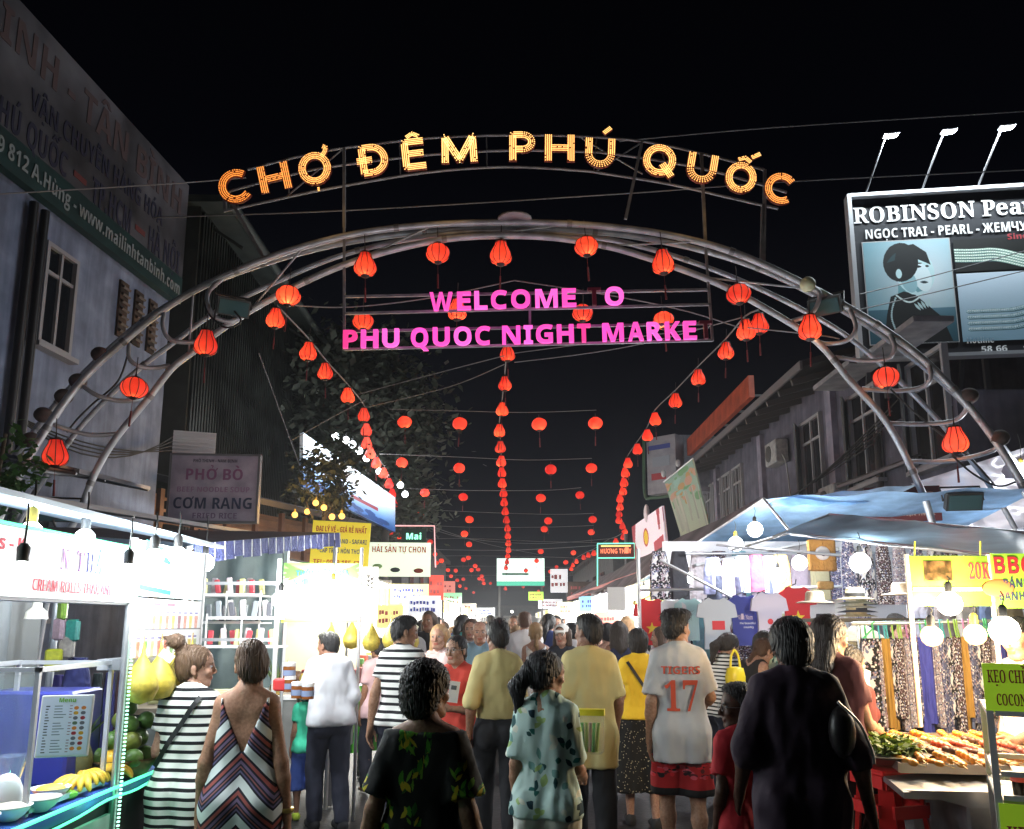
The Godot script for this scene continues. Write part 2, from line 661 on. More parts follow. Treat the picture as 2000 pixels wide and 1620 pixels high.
# vertices, triangles, normals, colours and coordinates of a surface that grows piece by piece
class Hull:
	var v := PackedVector3Array()
	var n := PackedVector3Array()
	var col := PackedColorArray()
	var uv := PackedVector2Array()
	var ix := PackedInt32Array()
	func quad(a, b, c, d, inside: bool):
		if a < 0 or b < 0 or c < 0 or d < 0: return
		if inside: ix.append_array([a, b, c, a, c, d])
		else: ix.append_array([a, c, b, a, d, c])
	func finish(first: int):
		n.resize(v.size())
		for i in range(first, v.size()): n[i] = Vector3.ZERO
		for t in range(0, ix.size(), 3):
			var a := ix[t]
			if a < first: continue
			var b := ix[t + 1]
			var d := ix[t + 2]
			var k := (v[d] - v[a]).cross(v[b] - v[a])
			n[a] += k
			n[b] += k
			n[d] += k
		for i in range(first, v.size()): n[i] = n[i].normalized()
	func add(s: Hull, t: Transform3D):
		var first := v.size()
		var flip := t.basis.determinant() < 0
		for i in s.v.size():
			v.append(t * s.v[i])
			n.append((t.basis * s.n[i]).normalized())
		if col.size() == first and s.col.size() == s.v.size(): col.append_array(s.col)
		for k in range(0, s.ix.size(), 3):
			if flip: ix.append_array([s.ix[k] + first, s.ix[k + 2] + first, s.ix[k + 1] + first])
			else: ix.append_array([s.ix[k] + first, s.ix[k + 1] + first, s.ix[k + 2] + first])
	func tint(c: Color):
		while col.size() < v.size(): col.append(c)
	func crumple(amp: float, freq: Vector3, sd: int):
		var q := FastNoiseLite.new()
		q.seed = sd
		q.frequency = 1.0
		q.fractal_octaves = 2
		for i in v.size():
			v[i] += n[i] * q.get_noise_3dv(v[i] * freq) * amp
		finish(0)
	func mesh() -> ArrayMesh:
		var a := []
		a.resize(Mesh.ARRAY_MAX)
		a[Mesh.ARRAY_VERTEX] = v
		a[Mesh.ARRAY_NORMAL] = n
		if col.size() == v.size(): a[Mesh.ARRAY_COLOR] = col
		if uv.size() != v.size():
			uv.resize(v.size())
			for i in v.size(): uv[i] = Vector2(v[i].x + 0.5, 1.0 - v[i].y)
		a[Mesh.ARRAY_TEX_UV] = uv
		a[Mesh.ARRAY_INDEX] = ix
		var m := ArrayMesh.new()
		if v.size() > 0: m.add_surface_from_arrays(Mesh.PRIMITIVE_TRIANGLES, a)
		return m

var heads := {}
var hands := {}
var hairs := {}

# a head about its middle, the face towards -z, chin at -0.115, crown at 0.115; tints: skin 1, lips, eyes, brows marked in the colours
func head_skin(fem: bool, cell := 0.0055) -> Hull:
	var key := "%s_%s" % [fem, cell]
	if heads.has(key): return heads[key]
	var F := Field.new(Vector3(-0.12, -0.15, -0.16), Vector3(0.12, 0.15, 0.13), cell)
	F.ell(Vector3(0, 0.035, 0.012), Vector3(0.073, 0.082, 0.094), 0.02)
	F.ell(Vector3(0, 0.03, -0.03), Vector3(0.064, 0.07, 0.062), 0.02)
	F.ell(Vector3(0, -0.045, -0.032), Vector3(0.054 if fem else 0.058, 0.062, 0.058), 0.025)
	F.bone(Vector3(-0.022, -0.092, -0.066), Vector3(0.022, -0.092, -0.066), 0.018, 0.018, 0.02)
	F.bone(Vector3(-0.03, 0.024, -0.084), Vector3(0.03, 0.024, -0.084), 0.009, 0.009, 0.012)
	for s in [-1.0, 1.0]:
		F.ell(Vector3(0.037 * s, -0.022, -0.067), Vector3(0.023, 0.02, 0.019), 0.02)
		F.bone(Vector3(0.05 * s, -0.06, -0.005), Vector3(0.026 * s, -0.095, -0.05), 0.014, 0.014, 0.025)
		F.ell(Vector3(0.076 * s, -0.002, 0.012), Vector3(0.009, 0.031, 0.018), 0.008)
		F.ell(Vector3(0.079 * s, -0.027, 0.006), Vector3(0.008, 0.012, 0.009), 0.006)
		F.ell(Vector3(0.009 * s, -0.034, -0.097), Vector3(0.008, 0.007, 0.009), 0.008)
	F.bone(Vector3(0, 0.014, -0.09), Vector3(0, -0.027, -0.107), 0.007, 0.0105, 0.012)
	F.bone(Vector3(-0.017, -0.056, -0.087), Vector3(0.017, -0.056, -0.087), 0.0055, 0.0055, 0.007)
	F.bone(Vector3(-0.014, -0.066, -0.085), Vector3(0.014, -0.066, -0.085), 0.0062, 0.0062, 0.006)
	F.bone(Vector3(0, -0.05, 0.022), Vector3(0, -0.16, 0.03), 0.053, 0.056, 0.03)
	for s in [-1.0, 1.0]:
		F.ell(Vector3(0.031 * s, 0.006, -0.082), Vector3(0.0135, 0.0085, 0.0085), 0.004)
	var k := Hull.new()
	F.net(k)
	for p in k.v:
		var c := Color(1, 1, 1)
		var ex := absf(absf(p.x) - 0.031)
		if p.z < -0.07:
			if ex < 0.0125 and absf(p.y - 0.006) < 0.0075:
				c = Color(0, 0, 0) if ex < 0.0065 else Color(0, 1, 0)
			elif ex < 0.019 and absf(p.y - 0.0255 + ex * 0.12) < 0.0045: c = Color(0, 0, 1)
			elif absf(p.x) < 0.023 and p.y < -0.051 and p.y > -0.072 and p.z < -0.084: c = Color(1, 0, 0)
		k.col.append(c)
	heads[key] = k
	return k

# the right hand hanging from the wrist at the origin, palm towards -x, thumb towards -z
func hand_skin(pose: String, cell := 0.0045) -> Hull:
	var key := "%s_%s" % [pose, cell]
	if hands.has(key): return hands[key]
	var F := Field.new(Vector3(-0.09, -0.22, -0.085), Vector3(0.05, 0.035, 0.07), cell)
	F.bone(Vector3(0, 0.02, 0), Vector3(0, -0.02, 0), 0.027, 0.026, 0.02, 1.0)
	for i in 4:
		var z: float = [-0.029, -0.0095, 0.0095, 0.027][i]
		F.bone(Vector3(0, -0.015, z * 0.55), Vector3(0, -0.088 + absf(i - 1.0) * 0.004, z), 0.0155, 0.0125, 0.012)
	var curl: float = {"relaxed": 0.35, "grip": 1.25, "flat": 0.12}[pose]
	for i in 4:
		var z: float = [-0.031, -0.0102, 0.0102, 0.0295][i]
		var l: float = [0.042, 0.047, 0.044, 0.034][i]
		var p := Vector3(0, -0.09 + absf(i - 1.0) * 0.004, z)
		var a := curl * (0.75 + 0.12 * i)
		for s in 3:
			var q := p + Vector3(-sin(a), -cos(a), 0) * l
			F.bone(p, q, 0.0088 - s * 0.0008, 0.0082 - s * 0.0009, 0.0035)
			p = q
			a += curl * 0.9
			l *= 0.68
	var t0 := Vector3(-0.006, -0.03, -0.022)
	var t1 := Vector3(-0.02, -0.06, -0.046)
	var t2 := Vector3(-0.03 - curl * 0.012, -0.09, -0.052 + curl * 0.014)
	var t3 := Vector3(-0.036 - curl * 0.018, -0.114, -0.05 + curl * 0.022)
	F.bone(t0, t1, 0.015, 0.0115, 0.012)
	F.bone(t1, t2, 0.0105, 0.0098, 0.004)
	F.bone(t2, t3, 0.0098, 0.008, 0.003)
	var k := Hull.new()
	F.net(k)
	for p in k.v: k.col.append(Color(1, 1, 1))
	hands[key] = k
	return k

func hair_skin(kind: String, cell := 0.008) -> Hull:
	var key := "%s_%s" % [kind, cell]
	if hairs.has(key): return hairs[key]
	var F := Field.new(Vector3(-0.19, -0.5, -0.17), Vector3(0.19, 0.26, 0.3), cell)
	F.ell(Vector3(0, 0.04, 0.016), Vector3(0.083, 0.089, 0.102), 0.02)
	if kind in ["short", "crop"]:
		F.ell(Vector3(0, 0.085, -0.02), Vector3(0.07, 0.045 if kind == "short" else 0.03, 0.08), 0.03)
		F.ell(Vector3(0, -0.02, 0.055), Vector3(0.066, 0.06, 0.05), 0.03)
	if kind == "tousled":
		F.ell(Vector3(0, 0.09, -0.01), Vector3(0.08, 0.05, 0.09), 0.03)
		F.ell(Vector3(0.02, 0.1, -0.045), Vector3(0.06, 0.035, 0.06), 0.02)
		F.ell(Vector3(-0.04, 0.085, 0.03), Vector3(0.055, 0.05, 0.06), 0.02)
		F.ell(Vector3(0, 0.0, 0.06), Vector3(0.07, 0.075, 0.05), 0.03)
	if kind == "bowl":
		F.ell(Vector3(0, 0.02, 0.02), Vector3(0.094, 0.105, 0.103), 0.03)
		F.ell(Vector3(0, -0.05, 0.05), Vector3(0.078, 0.06, 0.055), 0.03)
	# the hairline, before anything that hangs
	var n := Vector3(0, -0.15, -0.155).normalized()
	if kind in ["short", "crop", "tousled"]: F.keep(n, -0.006)
	elif kind == "bowl": F.keep(Vector3(0, -0.25, -0.97).normalized(), 0.045)
	else: F.keep(Vector3(0, -0.28, -0.155).normalized(), 0.012)
	match kind:
		"curly":                                              # short, full and permed
			F.ell(Vector3(0, 0.05, 0.02), Vector3(0.104, 0.1, 0.115), 0.03)
			F.ell(Vector3(0, -0.03, 0.06), Vector3(0.092, 0.09, 0.07), 0.04)
			F.keep(Vector3(0, -0.12, -0.155).normalized(), 0.022)
		"bun":
			F.ell(Vector3(0, -0.02, 0.05), Vector3(0.078, 0.07, 0.06), 0.03)
			F.keep(Vector3(0, -0.25, -0.2).normalized(), 0.02)
			F.bone(Vector3(0, 0.1, 0.08), Vector3(0, 0.14, 0.1), 0.03, 0.03, 0.03)
			F.ell(Vector3(0.005, 0.15, 0.115), Vector3(0.052, 0.042, 0.048), 0.02)
			F.bone(Vector3(-0.01, 0.16, 0.13), Vector3(-0.03, 0.17, 0.19), 0.02, 0.006, 0.02)
		"updo":
			F.ell(Vector3(0, -0.01, 0.055), Vector3(0.08, 0.085, 0.062), 0.03)
			F.keep(Vector3(0, -0.25, -0.2).normalized(), 0.02)
			F.ell(Vector3(-0.01, 0.085, 0.06), Vector3(0.06, 0.05, 0.055), 0.03)
		"pony":
			F.ell(Vector3(0, 0.03, 0.04), Vector3(0.09, 0.095, 0.09), 0.03)
			F.ell(Vector3(0, -0.03, 0.05), Vector3(0.08, 0.06, 0.055), 0.03)
			F.keep(Vector3(0, -0.25, -0.2).normalized(), 0.02)
			F.ell(Vector3(0, 0.02, 0.115), Vector3(0.03, 0.03, 0.03), 0.02)
			F.bone(Vector3(0, 0.02, 0.13), Vector3(-0.02, -0.07, 0.165), 0.032, 0.045, 0.03)
			F.bone(Vector3(-0.02, -0.07, 0.165), Vector3(-0.035, -0.2, 0.135), 0.045, 0.022, 0.03)
			F.bone(Vector3(-0.035, -0.2, 0.135), Vector3(-0.03, -0.25, 0.13), 0.022, 0.008, 0.02)
		"lowpony":
			F.ell(Vector3(0, -0.03, 0.05), Vector3(0.075, 0.06, 0.05), 0.03)
			F.keep(Vector3(0, -0.25, -0.2).normalized(), 0.02)
			F.bone(Vector3(0, -0.04, 0.1), Vector3(0.0, -0.14, 0.115), 0.024, 0.026, 0.02)
			F.bone(Vector3(0, -0.14, 0.115), Vector3(0.02, -0.26, 0.1), 0.026, 0.01, 0.02)
		"long":
			for s in [-1.0, 0.0, 1.0]:
				F.bone(Vector3(0.05 * s, 0.02, 0.06 - absf(s) * 0.02), Vector3(0.068 * s, -0.18, 0.085 - absf(s) * 0.025), 0.055, 0.05, 0.03)
				F.bone(Vector3(0.068 * s, -0.18, 0.085 - absf(s) * 0.025), Vector3(0.06 * s, -0.36, 0.1 - absf(s) * 0.02), 0.05, 0.018, 0.03, 0.7)
		"bob":
			for s in [-1.0, 0.0, 1.0]:
				F.bone(Vector3(0.055 * s, 0.03, 0.055 - absf(s) * 0.025), Vector3(0.072 * s, -0.1, 0.06 - absf(s) * 0.03), 0.055, 0.045, 0.03)
	var k := Hull.new()
	F.net(k)
	k.crumple(0.008 if kind in ["curly", "tousled"] else 0.005, Vector3(70, 50, 70) if kind in ["curly", "tousled"] else Vector3(60, 12, 60), 5)
	hairs[key] = k
	return k

# One person. Body lengths are those of somebody 1.7 m tall, scaled to spec.h; facing -z before the turn.
func person(label: String, at: Vector3, turn_deg: float, spec: Dictionary, group := "") -> Node3D:
	var h: float = spec.get("h", 1.65)
	var k := h / 1.7
	var fem: bool = spec.get("fem", false)
	var w: float = spec.get("w", 1.0)
	var cell: float = spec.get("cell", 0.018)
	var root := thing("person", label, "person", at, deg_to_rad(turn_deg), group)
	root.scale = Vector3.ONE * k
	cell /= k
	var sx := (0.122 if fem else 0.14) * lerpf(1.0, w, 0.7)
	var lean: float = spec.get("lean", 0.0)                # forward bend of the upper body, in metres at the shoulders
	var L := func(p: Vector3) -> Vector3:
		var u := clampf((p.y - 0.95) / 0.5, 0.0, 1.6)
		return p + Vector3(0, -absf(lean) * 0.35 * u * u, -lean * u)
	var step: float = spec.get("step", 0.05)
	var hip := [Vector3(-0.09, 0.9, 0), Vector3(0.09, 0.9, 0)]
	var knee := [Vector3(-0.095, 0.5, -0.03 - step), Vector3(0.095, 0.5, -0.01 + step * 0.6)]
	var ankle := [Vector3(-0.095, 0.09, 0.02 - step * 1.3), Vector3(0.095, 0.09, 0.03 + step * 1.6)]
	var sh := [L.call(Vector3(-sx, 1.395, 0.01)), L.call(Vector3(sx, 1.395, 0.01))]
	var al: Array = spec.get("left", [Vector3(-sx - 0.04, 1.12, 0.04), Vector3(-sx - 0.055, 0.88, -0.03)])
	var ar: Array = spec.get("right", [Vector3(sx + 0.04, 1.12, 0.04), Vector3(sx + 0.055, 0.88, -0.03)])
	if spec.has("left"): al = al.map(func(p): return p * Vector3(0.79, 1, 1))
	if spec.has("right"): ar = ar.map(func(p): return p * Vector3(0.79, 1, 1))
	var arms := [al, ar]
	var lo := Vector3(-0.55, -0.04, -0.6)
	var hi := Vector3(0.55, 1.62, 0.4)
	for a in arms:
		for p in a:
			lo = lo.min(p - Vector3(0.1, 0.1, 0.1))
			hi = hi.max(p + Vector3(0.1, 0.1, 0.1))
	lo.z = minf(lo.z, -0.3 - lean * 1.5)
	lo.x = maxf(lo.x, -0.5)
	# ---- the body
	var B := Field.new(lo, hi, cell)
	torso(B, L, fem, w, 0.0, true)
	for i in 2:
		B.bone(hip[i], knee[i], 0.08 * w, 0.052, 0.04)
		B.bone(knee[i], knee[i].lerp(ankle[i], 0.35) + Vector3(0, 0, 0.015), 0.05, 0.05, 0.03)
		B.bone(knee[i].lerp(ankle[i], 0.35) + Vector3(0, 0, 0.015), ankle[i], 0.05, 0.033, 0.03)
		B.bone(ankle[i] + Vector3(0, -0.045, 0.02), ankle[i] + Vector3(0, -0.06, -0.14), 0.036, 0.027, 0.025)
		B.bone(sh[i], arms[i][0], 0.045 * lerpf(1.0, w, 0.6) - (0.006 if fem else 0.0), 0.037 * lerpf(1.0, w, 0.5), 0.03)
		B.bone(arms[i][0], arms[i][0].lerp(arms[i][1], 0.3), 0.039 * lerpf(1.0, w, 0.5), 0.039, 0.02)
		B.bone(arms[i][0].lerp(arms[i][1], 0.3), arms[i][1], 0.038, 0.026, 0.02)
	var neck_top: Vector3 = L.call(Vector3(0, 1.5, 0.0))
	B.bone(L.call(Vector3(0, 1.4, 0.02)), neck_top, 0.055 if fem else 0.062, 0.05 if fem else 0.056, 0.03)
	var body := Hull.new()
	B.net(body)
	body.tint(Color(1, 1, 1))
	var hm := Transform3D(Basis.from_euler(Vector3(deg_to_rad(spec.get("nod", 0.0)), deg_to_rad(spec.get("look", 0.0)), deg_to_rad(spec.get("tilt", 0.0)))).scaled(Vector3.ONE * spec.get("head", 1.0)), L.call(Vector3(0, 1.585, -0.02)) + Vector3(0, 0, -lean * 0.1))
	body.add(head_skin(fem, spec.get("head_cell", 0.0055)), hm)
	for i in 2:
		var dir: Vector3 = (arms[i][1] - arms[i][0]).normalized()
		var q := Basis(Quaternion(Vector3.DOWN, dir))
		if spec.has("roll"): q = q * Basis(Vector3.UP, spec.roll * (1 if i == 1 else -1))
		if i == 0: q = q * Basis.from_scale(Vector3(-1, 1, 1))
		var pose = spec.get("hands", ["relaxed", "relaxed"])
		body.add(hand_skin(pose[i], spec.get("hand_cell", 0.006)), Transform3D(q.scaled(Vector3.ONE * (0.92 if fem else 1.0)), arms[i][1]))
	var sc: Array = spec.get("skin", [0.36, 0.2, 0.13])
	var skin := Color(sc[0], sc[1], sc[2])
	var hc: Array = spec.get("hair_color", [0.012, 0.01, 0.01])
	var hairc := Color(hc[0], hc[1], hc[2])
	for i in body.col.size():
		var c := body.col[i]
		if c == Color(1, 1, 1): body.col[i] = skin
		elif c == Color(1, 0, 0): body.col[i] = Color(skin.r * 0.9, skin.g * 0.5, skin.b * 0.5)
		elif c == Color(0, 1, 0): body.col[i] = Color(0.6, 0.58, 0.55)
		elif c == Color(0, 0, 1): body.col[i] = skin.lerp(hairc, 0.75)
		else: body.col[i] = Color(0.02, 0.015, 0.01)
	part("body", body.mesh(), tex.skin, root)
	if spec.get("glasses", false):
		var gg := Geo.new()
		for s in [-1.0, 1.0]:
			var ring := []
			for i in 13: ring.append(Vector3(s * 0.032 + cos(TAU * i / 12.0) * 0.023, 0.004 + sin(TAU * i / 12.0) * 0.017, -0.101))
			gg.tube(ring, 0.0016, 5, false)
			gg.tube([Vector3(s * 0.055, 0.008, -0.1), Vector3(s * 0.078, 0.008, -0.06), Vector3(s * 0.082, 0.01, 0.01)], 0.0016, 5, false)
		gg.tube([Vector3(-0.009, 0.008, -0.102), Vector3(0.009, 0.008, -0.102)], 0.0016, 5, false)
		var go := part("glasses", gg, mt(0.3, 0.3, 0.32, 0.3, 0.6), root)
		go.transform = hm
	# ---- hair
	if spec.has("hair"):
		var hs := Hull.new()
		hs.add(hair_skin(spec.hair, spec.get("hair_cell", 0.008)), hm)
		if cell < 0.023: flyaway(hs, 700, hm.origin)
		part("hair", hs.mesh(), hair_mat(hc), root)
	# ---- clothes
	for g in spec.get("wear", []):
		var inf: float = g.get("inf", 0.014)
		var G := Field.new(lo - Vector3(0.06, 0, 0.06), hi + Vector3(0.06, 0, 0.06), cell)
		if g.t in ["top", "dress"]:
			torso(G, L, fem, w, inf, false)
			var sl: float = g.get("sleeve", 0.6)
			if sl > 0.0:
				for i in 2:
					var m: Vector3 = sh[i].lerp(arms[i][0], minf(sl, 1.0))
					var loose: float = g.get("loose", 0.012)
					G.bone(sh[i], m, 0.046 * lerpf(1.0, w, 0.6) + inf, 0.04 * lerpf(1.0, w, 0.5) + inf + loose, 0.03, 1.0, sl <= 1.0)
					if sl > 1.0: G.bone(m, arms[i][0].lerp(arms[i][1], sl - 1.0), 0.044 * w + inf, 0.034 + inf + loose * 0.3, 0.03, 1.0, true)
			var hem: float = g.get("hem", 0.82)
			var fl: float = g.get("flare", 0.0)
			# the skirt of the garment, falling straight from the chest and waist
			for s in [-1.0, 1.0]:
				G.bone(L.call(Vector3(0.05 * s, 1.15, 0.0)), Vector3((0.055 + fl * 0.5) * s, hem - 0.12, 0.005), (0.086 if fem else 0.1) * w + inf, 0.098 * w + inf + fl, 0.05, 0.86)
				if hem < 0.94:
					G.bone(Vector3(0.07 * s * w, 1.0, 0.0), Vector3((0.078 + fl * 0.4) * s * w, 0.9, 0.03), 0.092 * w + inf + 0.008, 0.1 * w + inf + 0.008, 0.05, 0.92)
					G.bone(Vector3(0.078 * s * w, 0.9, 0.04), Vector3((0.085 + fl * 0.6) * s, hem - 0.12, 0.025), 0.094 * w + inf + 0.008, 0.09 * w + inf + 0.012 + fl, 0.05, 0.95)
			G.keep(Vector3.DOWN, -hem)
		elif g.t == "skirt":
			var hem: float = g.hem
			var fl: float = g.get("flare", 0.04)
			for s in [-1.0, 1.0]:
				G.bone(Vector3(0.04 * s, 1.02, 0.0), Vector3(0.07 * s, 0.88, 0.015), 0.1 * w + inf, 0.11 * w + inf, 0.05, 0.85)
				G.bone(Vector3(0.07 * s, 0.88, 0.015), Vector3((0.08 + fl * 0.6) * s, hem - 0.1, 0.01), 0.11 * w + inf, 0.1 * w + fl, 0.05, 0.9)
			G.keep(Vector3.DOWN, -hem)
			G.keep(Vector3.UP, g.get("waist", 1.02))
		elif g.t == "legs":
			var hem: float = g.hem
			var loose: float = g.get("loose", 0.01)
			for s in [-1.0, 1.0]:
				G.bone(Vector3(0.055 * s, 1.02, 0), Vector3(0.07 * s, 0.93, 0.01), 0.088 * w + inf, 0.1 * w + inf, 0.05, 0.85)
				G.bone(Vector3(0.075 * s, 0.9, 0.045), Vector3(0.08 * s, 0.86, 0.04), 0.082 * w + inf, 0.08 * w + inf, 0.04)
			for i in 2:
				G.bone(hip[i], knee[i], 0.082 * w + inf, 0.056 + inf + loose, 0.02)
				if hem < 0.5: G.bone(knee[i], ankle[i] + Vector3(0, -0.03, 0), 0.056 + inf + loose, 0.042 + inf + loose, 0.02)
			G.keep(Vector3.DOWN, -hem)
			G.keep(Vector3.UP, g.get("waist", 1.02))
		elif g.t == "shoes":
			for i in 2:
				G.bone(ankle[i] + Vector3(0, -0.05, 0.03), ankle[i] + Vector3(0, -0.06, -0.155), 0.044, 0.036, 0.03)
				G.bone(ankle[i] + Vector3(0, -0.05, 0.025), ankle[i] + Vector3(0, 0.0, 0.012), 0.042, 0.044, 0.03, 1.0, true)
			G.keep(Vector3.DOWN, 0.004)
		elif g.t == "cap":
			var q := Hull.new()
			var H := Field.new(Vector3(-0.14, -0.1, -0.24), Vector3(0.14, 0.2, 0.16), 0.008)
			H.ell(Vector3(0, 0.045, 0.015), Vector3(0.089, 0.095, 0.108), 0.02)
			H.keep(Vector3(0, -1, -0.1).normalized(), -0.035)
			H.bone(Vector3(0, 0.045, -0.07), Vector3(0, 0.035, -0.15), 0.06, 0.04, 0.01, 1.0)
			H.carve(func(p: Vector3) -> float: return maxf(p.z + 0.08, 0.0) * 0.0 + (absf(p.y - 0.042) - 0.008 if p.z < -0.09 else -1.0))
			H.net(q)
			var q2 := Hull.new()
			q2.add(q, hm)
			part(g.get("name", "cap"), q2.mesh(), g.mat, root)
			continue
		if g.has("carve"): G.carve(g.carve)
		if g.has("top_y"): G.keep(Vector3.UP, g.top_y)
		var s := Hull.new()
		G.net(s)
		if g.get("crumple", 0.01) > 0.0: s.crumple(g.get("crumple", 0.01), g.get("folds", Vector3(11, 4.5, 11)), int(at.x * 100) + 3)
		var made := part(g.get("name", "shirt"), s.mesh(), g.mat, root)
		if g.has("strap"):
			var sa: Array = g.strap
			var pts := []
			for i in 15:
				var x := lerpf(sa[0], sa[2], i / 14.0)
				var y := lerpf(sa[1], sa[3], i / 14.0)
				pts.append(Vector3(x, y, G.front_z(x, y) + 0.012))
			var sb := Geo.new()
			for i in 14:
				var d: Vector3 = pts[i + 1] - pts[i]
				var sd := Vector3(-d.y, d.x, 0).normalized() * 0.014
				sb.quad(pts[i] - sd, pts[i] + sd, pts[i + 1] + sd, pts[i + 1] - sd)
			part("bag_strap", sb, mt(0.012, 0.012, 0.014, 0.5), root)
		if g.has("print"):
			for pr in g.print:
				var tg := text_geo(pr[0], pr[2], pr[3], pr[4], 0.0)
				for i in tg.v.size():
					var y: float = tg.v[i].y + pr[1]
					tg.v[i] = Vector3(tg.v[i].x, y, G.front_z(tg.v[i].x, y) + 0.014)
				part("lettering", tg, pr[5], made)
	return root

# loose strands that lie along the hair and break its outline
func flyaway(h: Hull, count: int, mid: Vector3):
	var r := RandomNumberGenerator.new()
	r.seed = 17
	var n0 := h.v.size()
	for i in count:
		var k := r.randi() % n0
		var p := h.v[k]
		var nn := h.n[k]
		var d := (Vector3(r.randfn() * 0.25, -1, r.randfn() * 0.25) if p.y < mid.y + 0.06 else Vector3((p - mid).x * 6.0 + r.randfn() * 0.3, -0.5, (p - mid).z * 6.0 + r.randfn() * 0.3))
		d = (d - nn * d.dot(nn)).normalized()
		var l := r.randf_range(0.025, 0.06)
		var s := nn.cross(d).normalized() * r.randf_range(0.0012, 0.0026)
		var a := p - nn * 0.004
		var b := p + d * l * 0.5 + nn * r.randf_range(0.003, 0.007)
		var c := p + d * l + nn * r.randf_range(-0.002, 0.009)
		var f := h.v.size()
		h.v.append_array([a - s, a + s, b - s, b + s, c])
		for q in 5: h.n.append(nn)
		h.ix.append_array([f, f + 1, f + 3, f, f + 3, f + 2, f + 2, f + 3, f + 4])

func torso(B: Field, L: Callable, fem: bool, w: float, inf: float, whole: bool):
	var sx := (0.122 if fem else 0.14) * lerpf(1.0, w, 0.7)
	for s in [-1.0, 1.0]:
		B.bone(L.call(Vector3(0.02 * s, 1.455, 0.025)), L.call(Vector3((sx - 0.015) * s, 1.395, 0.012)), 0.043 + inf * 0.7, 0.046 + inf, 0.05)
		B.bone(L.call(Vector3(0.06 * s * w, 1.35, 0.012)), L.call(Vector3(0.055 * s * w, 1.22, 0.0)), (0.082 if fem else 0.094) + inf, (0.077 if fem else 0.092) * w + inf, 0.06, 0.92)
		B.bone(L.call(Vector3(0.055 * s * w, 1.22, 0.0)), L.call(Vector3(0.048 * s * w, 1.06, 0.0)), (0.077 if fem else 0.092) * w + inf, (0.074 if fem else 0.09) * w + inf, 0.06, 0.9)
		if fem: B.ell(L.call(Vector3(0.07 * s, 1.265, -0.085)), Vector3(0.062, 0.06, 0.055) + Vector3.ONE * inf, 0.04)
		if whole:
			B.bone(Vector3(0.06 * s * w, 1.0, 0.0), Vector3(0.075 * s * w, 0.92, 0.01), 0.088 * w, 0.092 * w, 0.05, 0.9)
			B.bone(Vector3(0.078 * s * w, 0.9, 0.045), Vector3(0.08 * s * w, 0.86, 0.04), 0.08 * w, 0.076 * w, 0.04)

func hair_mat(hc: Array) -> StandardMaterial3D:
	var key := "hair%s" % [hc]
	if mats.has(key): return mats[key]
	var m: StandardMaterial3D = mt(hc[0], hc[1], hc[2], 0.62, 0.0).duplicate()
	m.heightmap_enabled = true
	m.heightmap_texture = tex.strands
	m.heightmap_scale = 0.7
	m.uv1_scale = Vector3(9, 0.7, 1)
	mats[key] = m
	return m

func cloth(r, g, b, rough = 0.85) -> StandardMaterial3D:
	var key := "cloth%s_%s_%s" % [r, g, b]
	if mats.has(key): return mats[key]
	var m: StandardMaterial3D = mt(r, g, b, rough).duplicate()
	m.heightmap_enabled = true
	m.heightmap_texture = tex.folds
	m.heightmap_scale = 1.5
	m.uv1_scale = Vector3(1.2, 0.8, 1)
	mats[key] = m
	return m

func patterned(t: Texture2D, scale: Vector3, offset := Vector3.ZERO) -> StandardMaterial3D:
	var m := printed(t, 0.85)
	m.uv1_scale = scale
	m.uv1_offset = offset
	return m
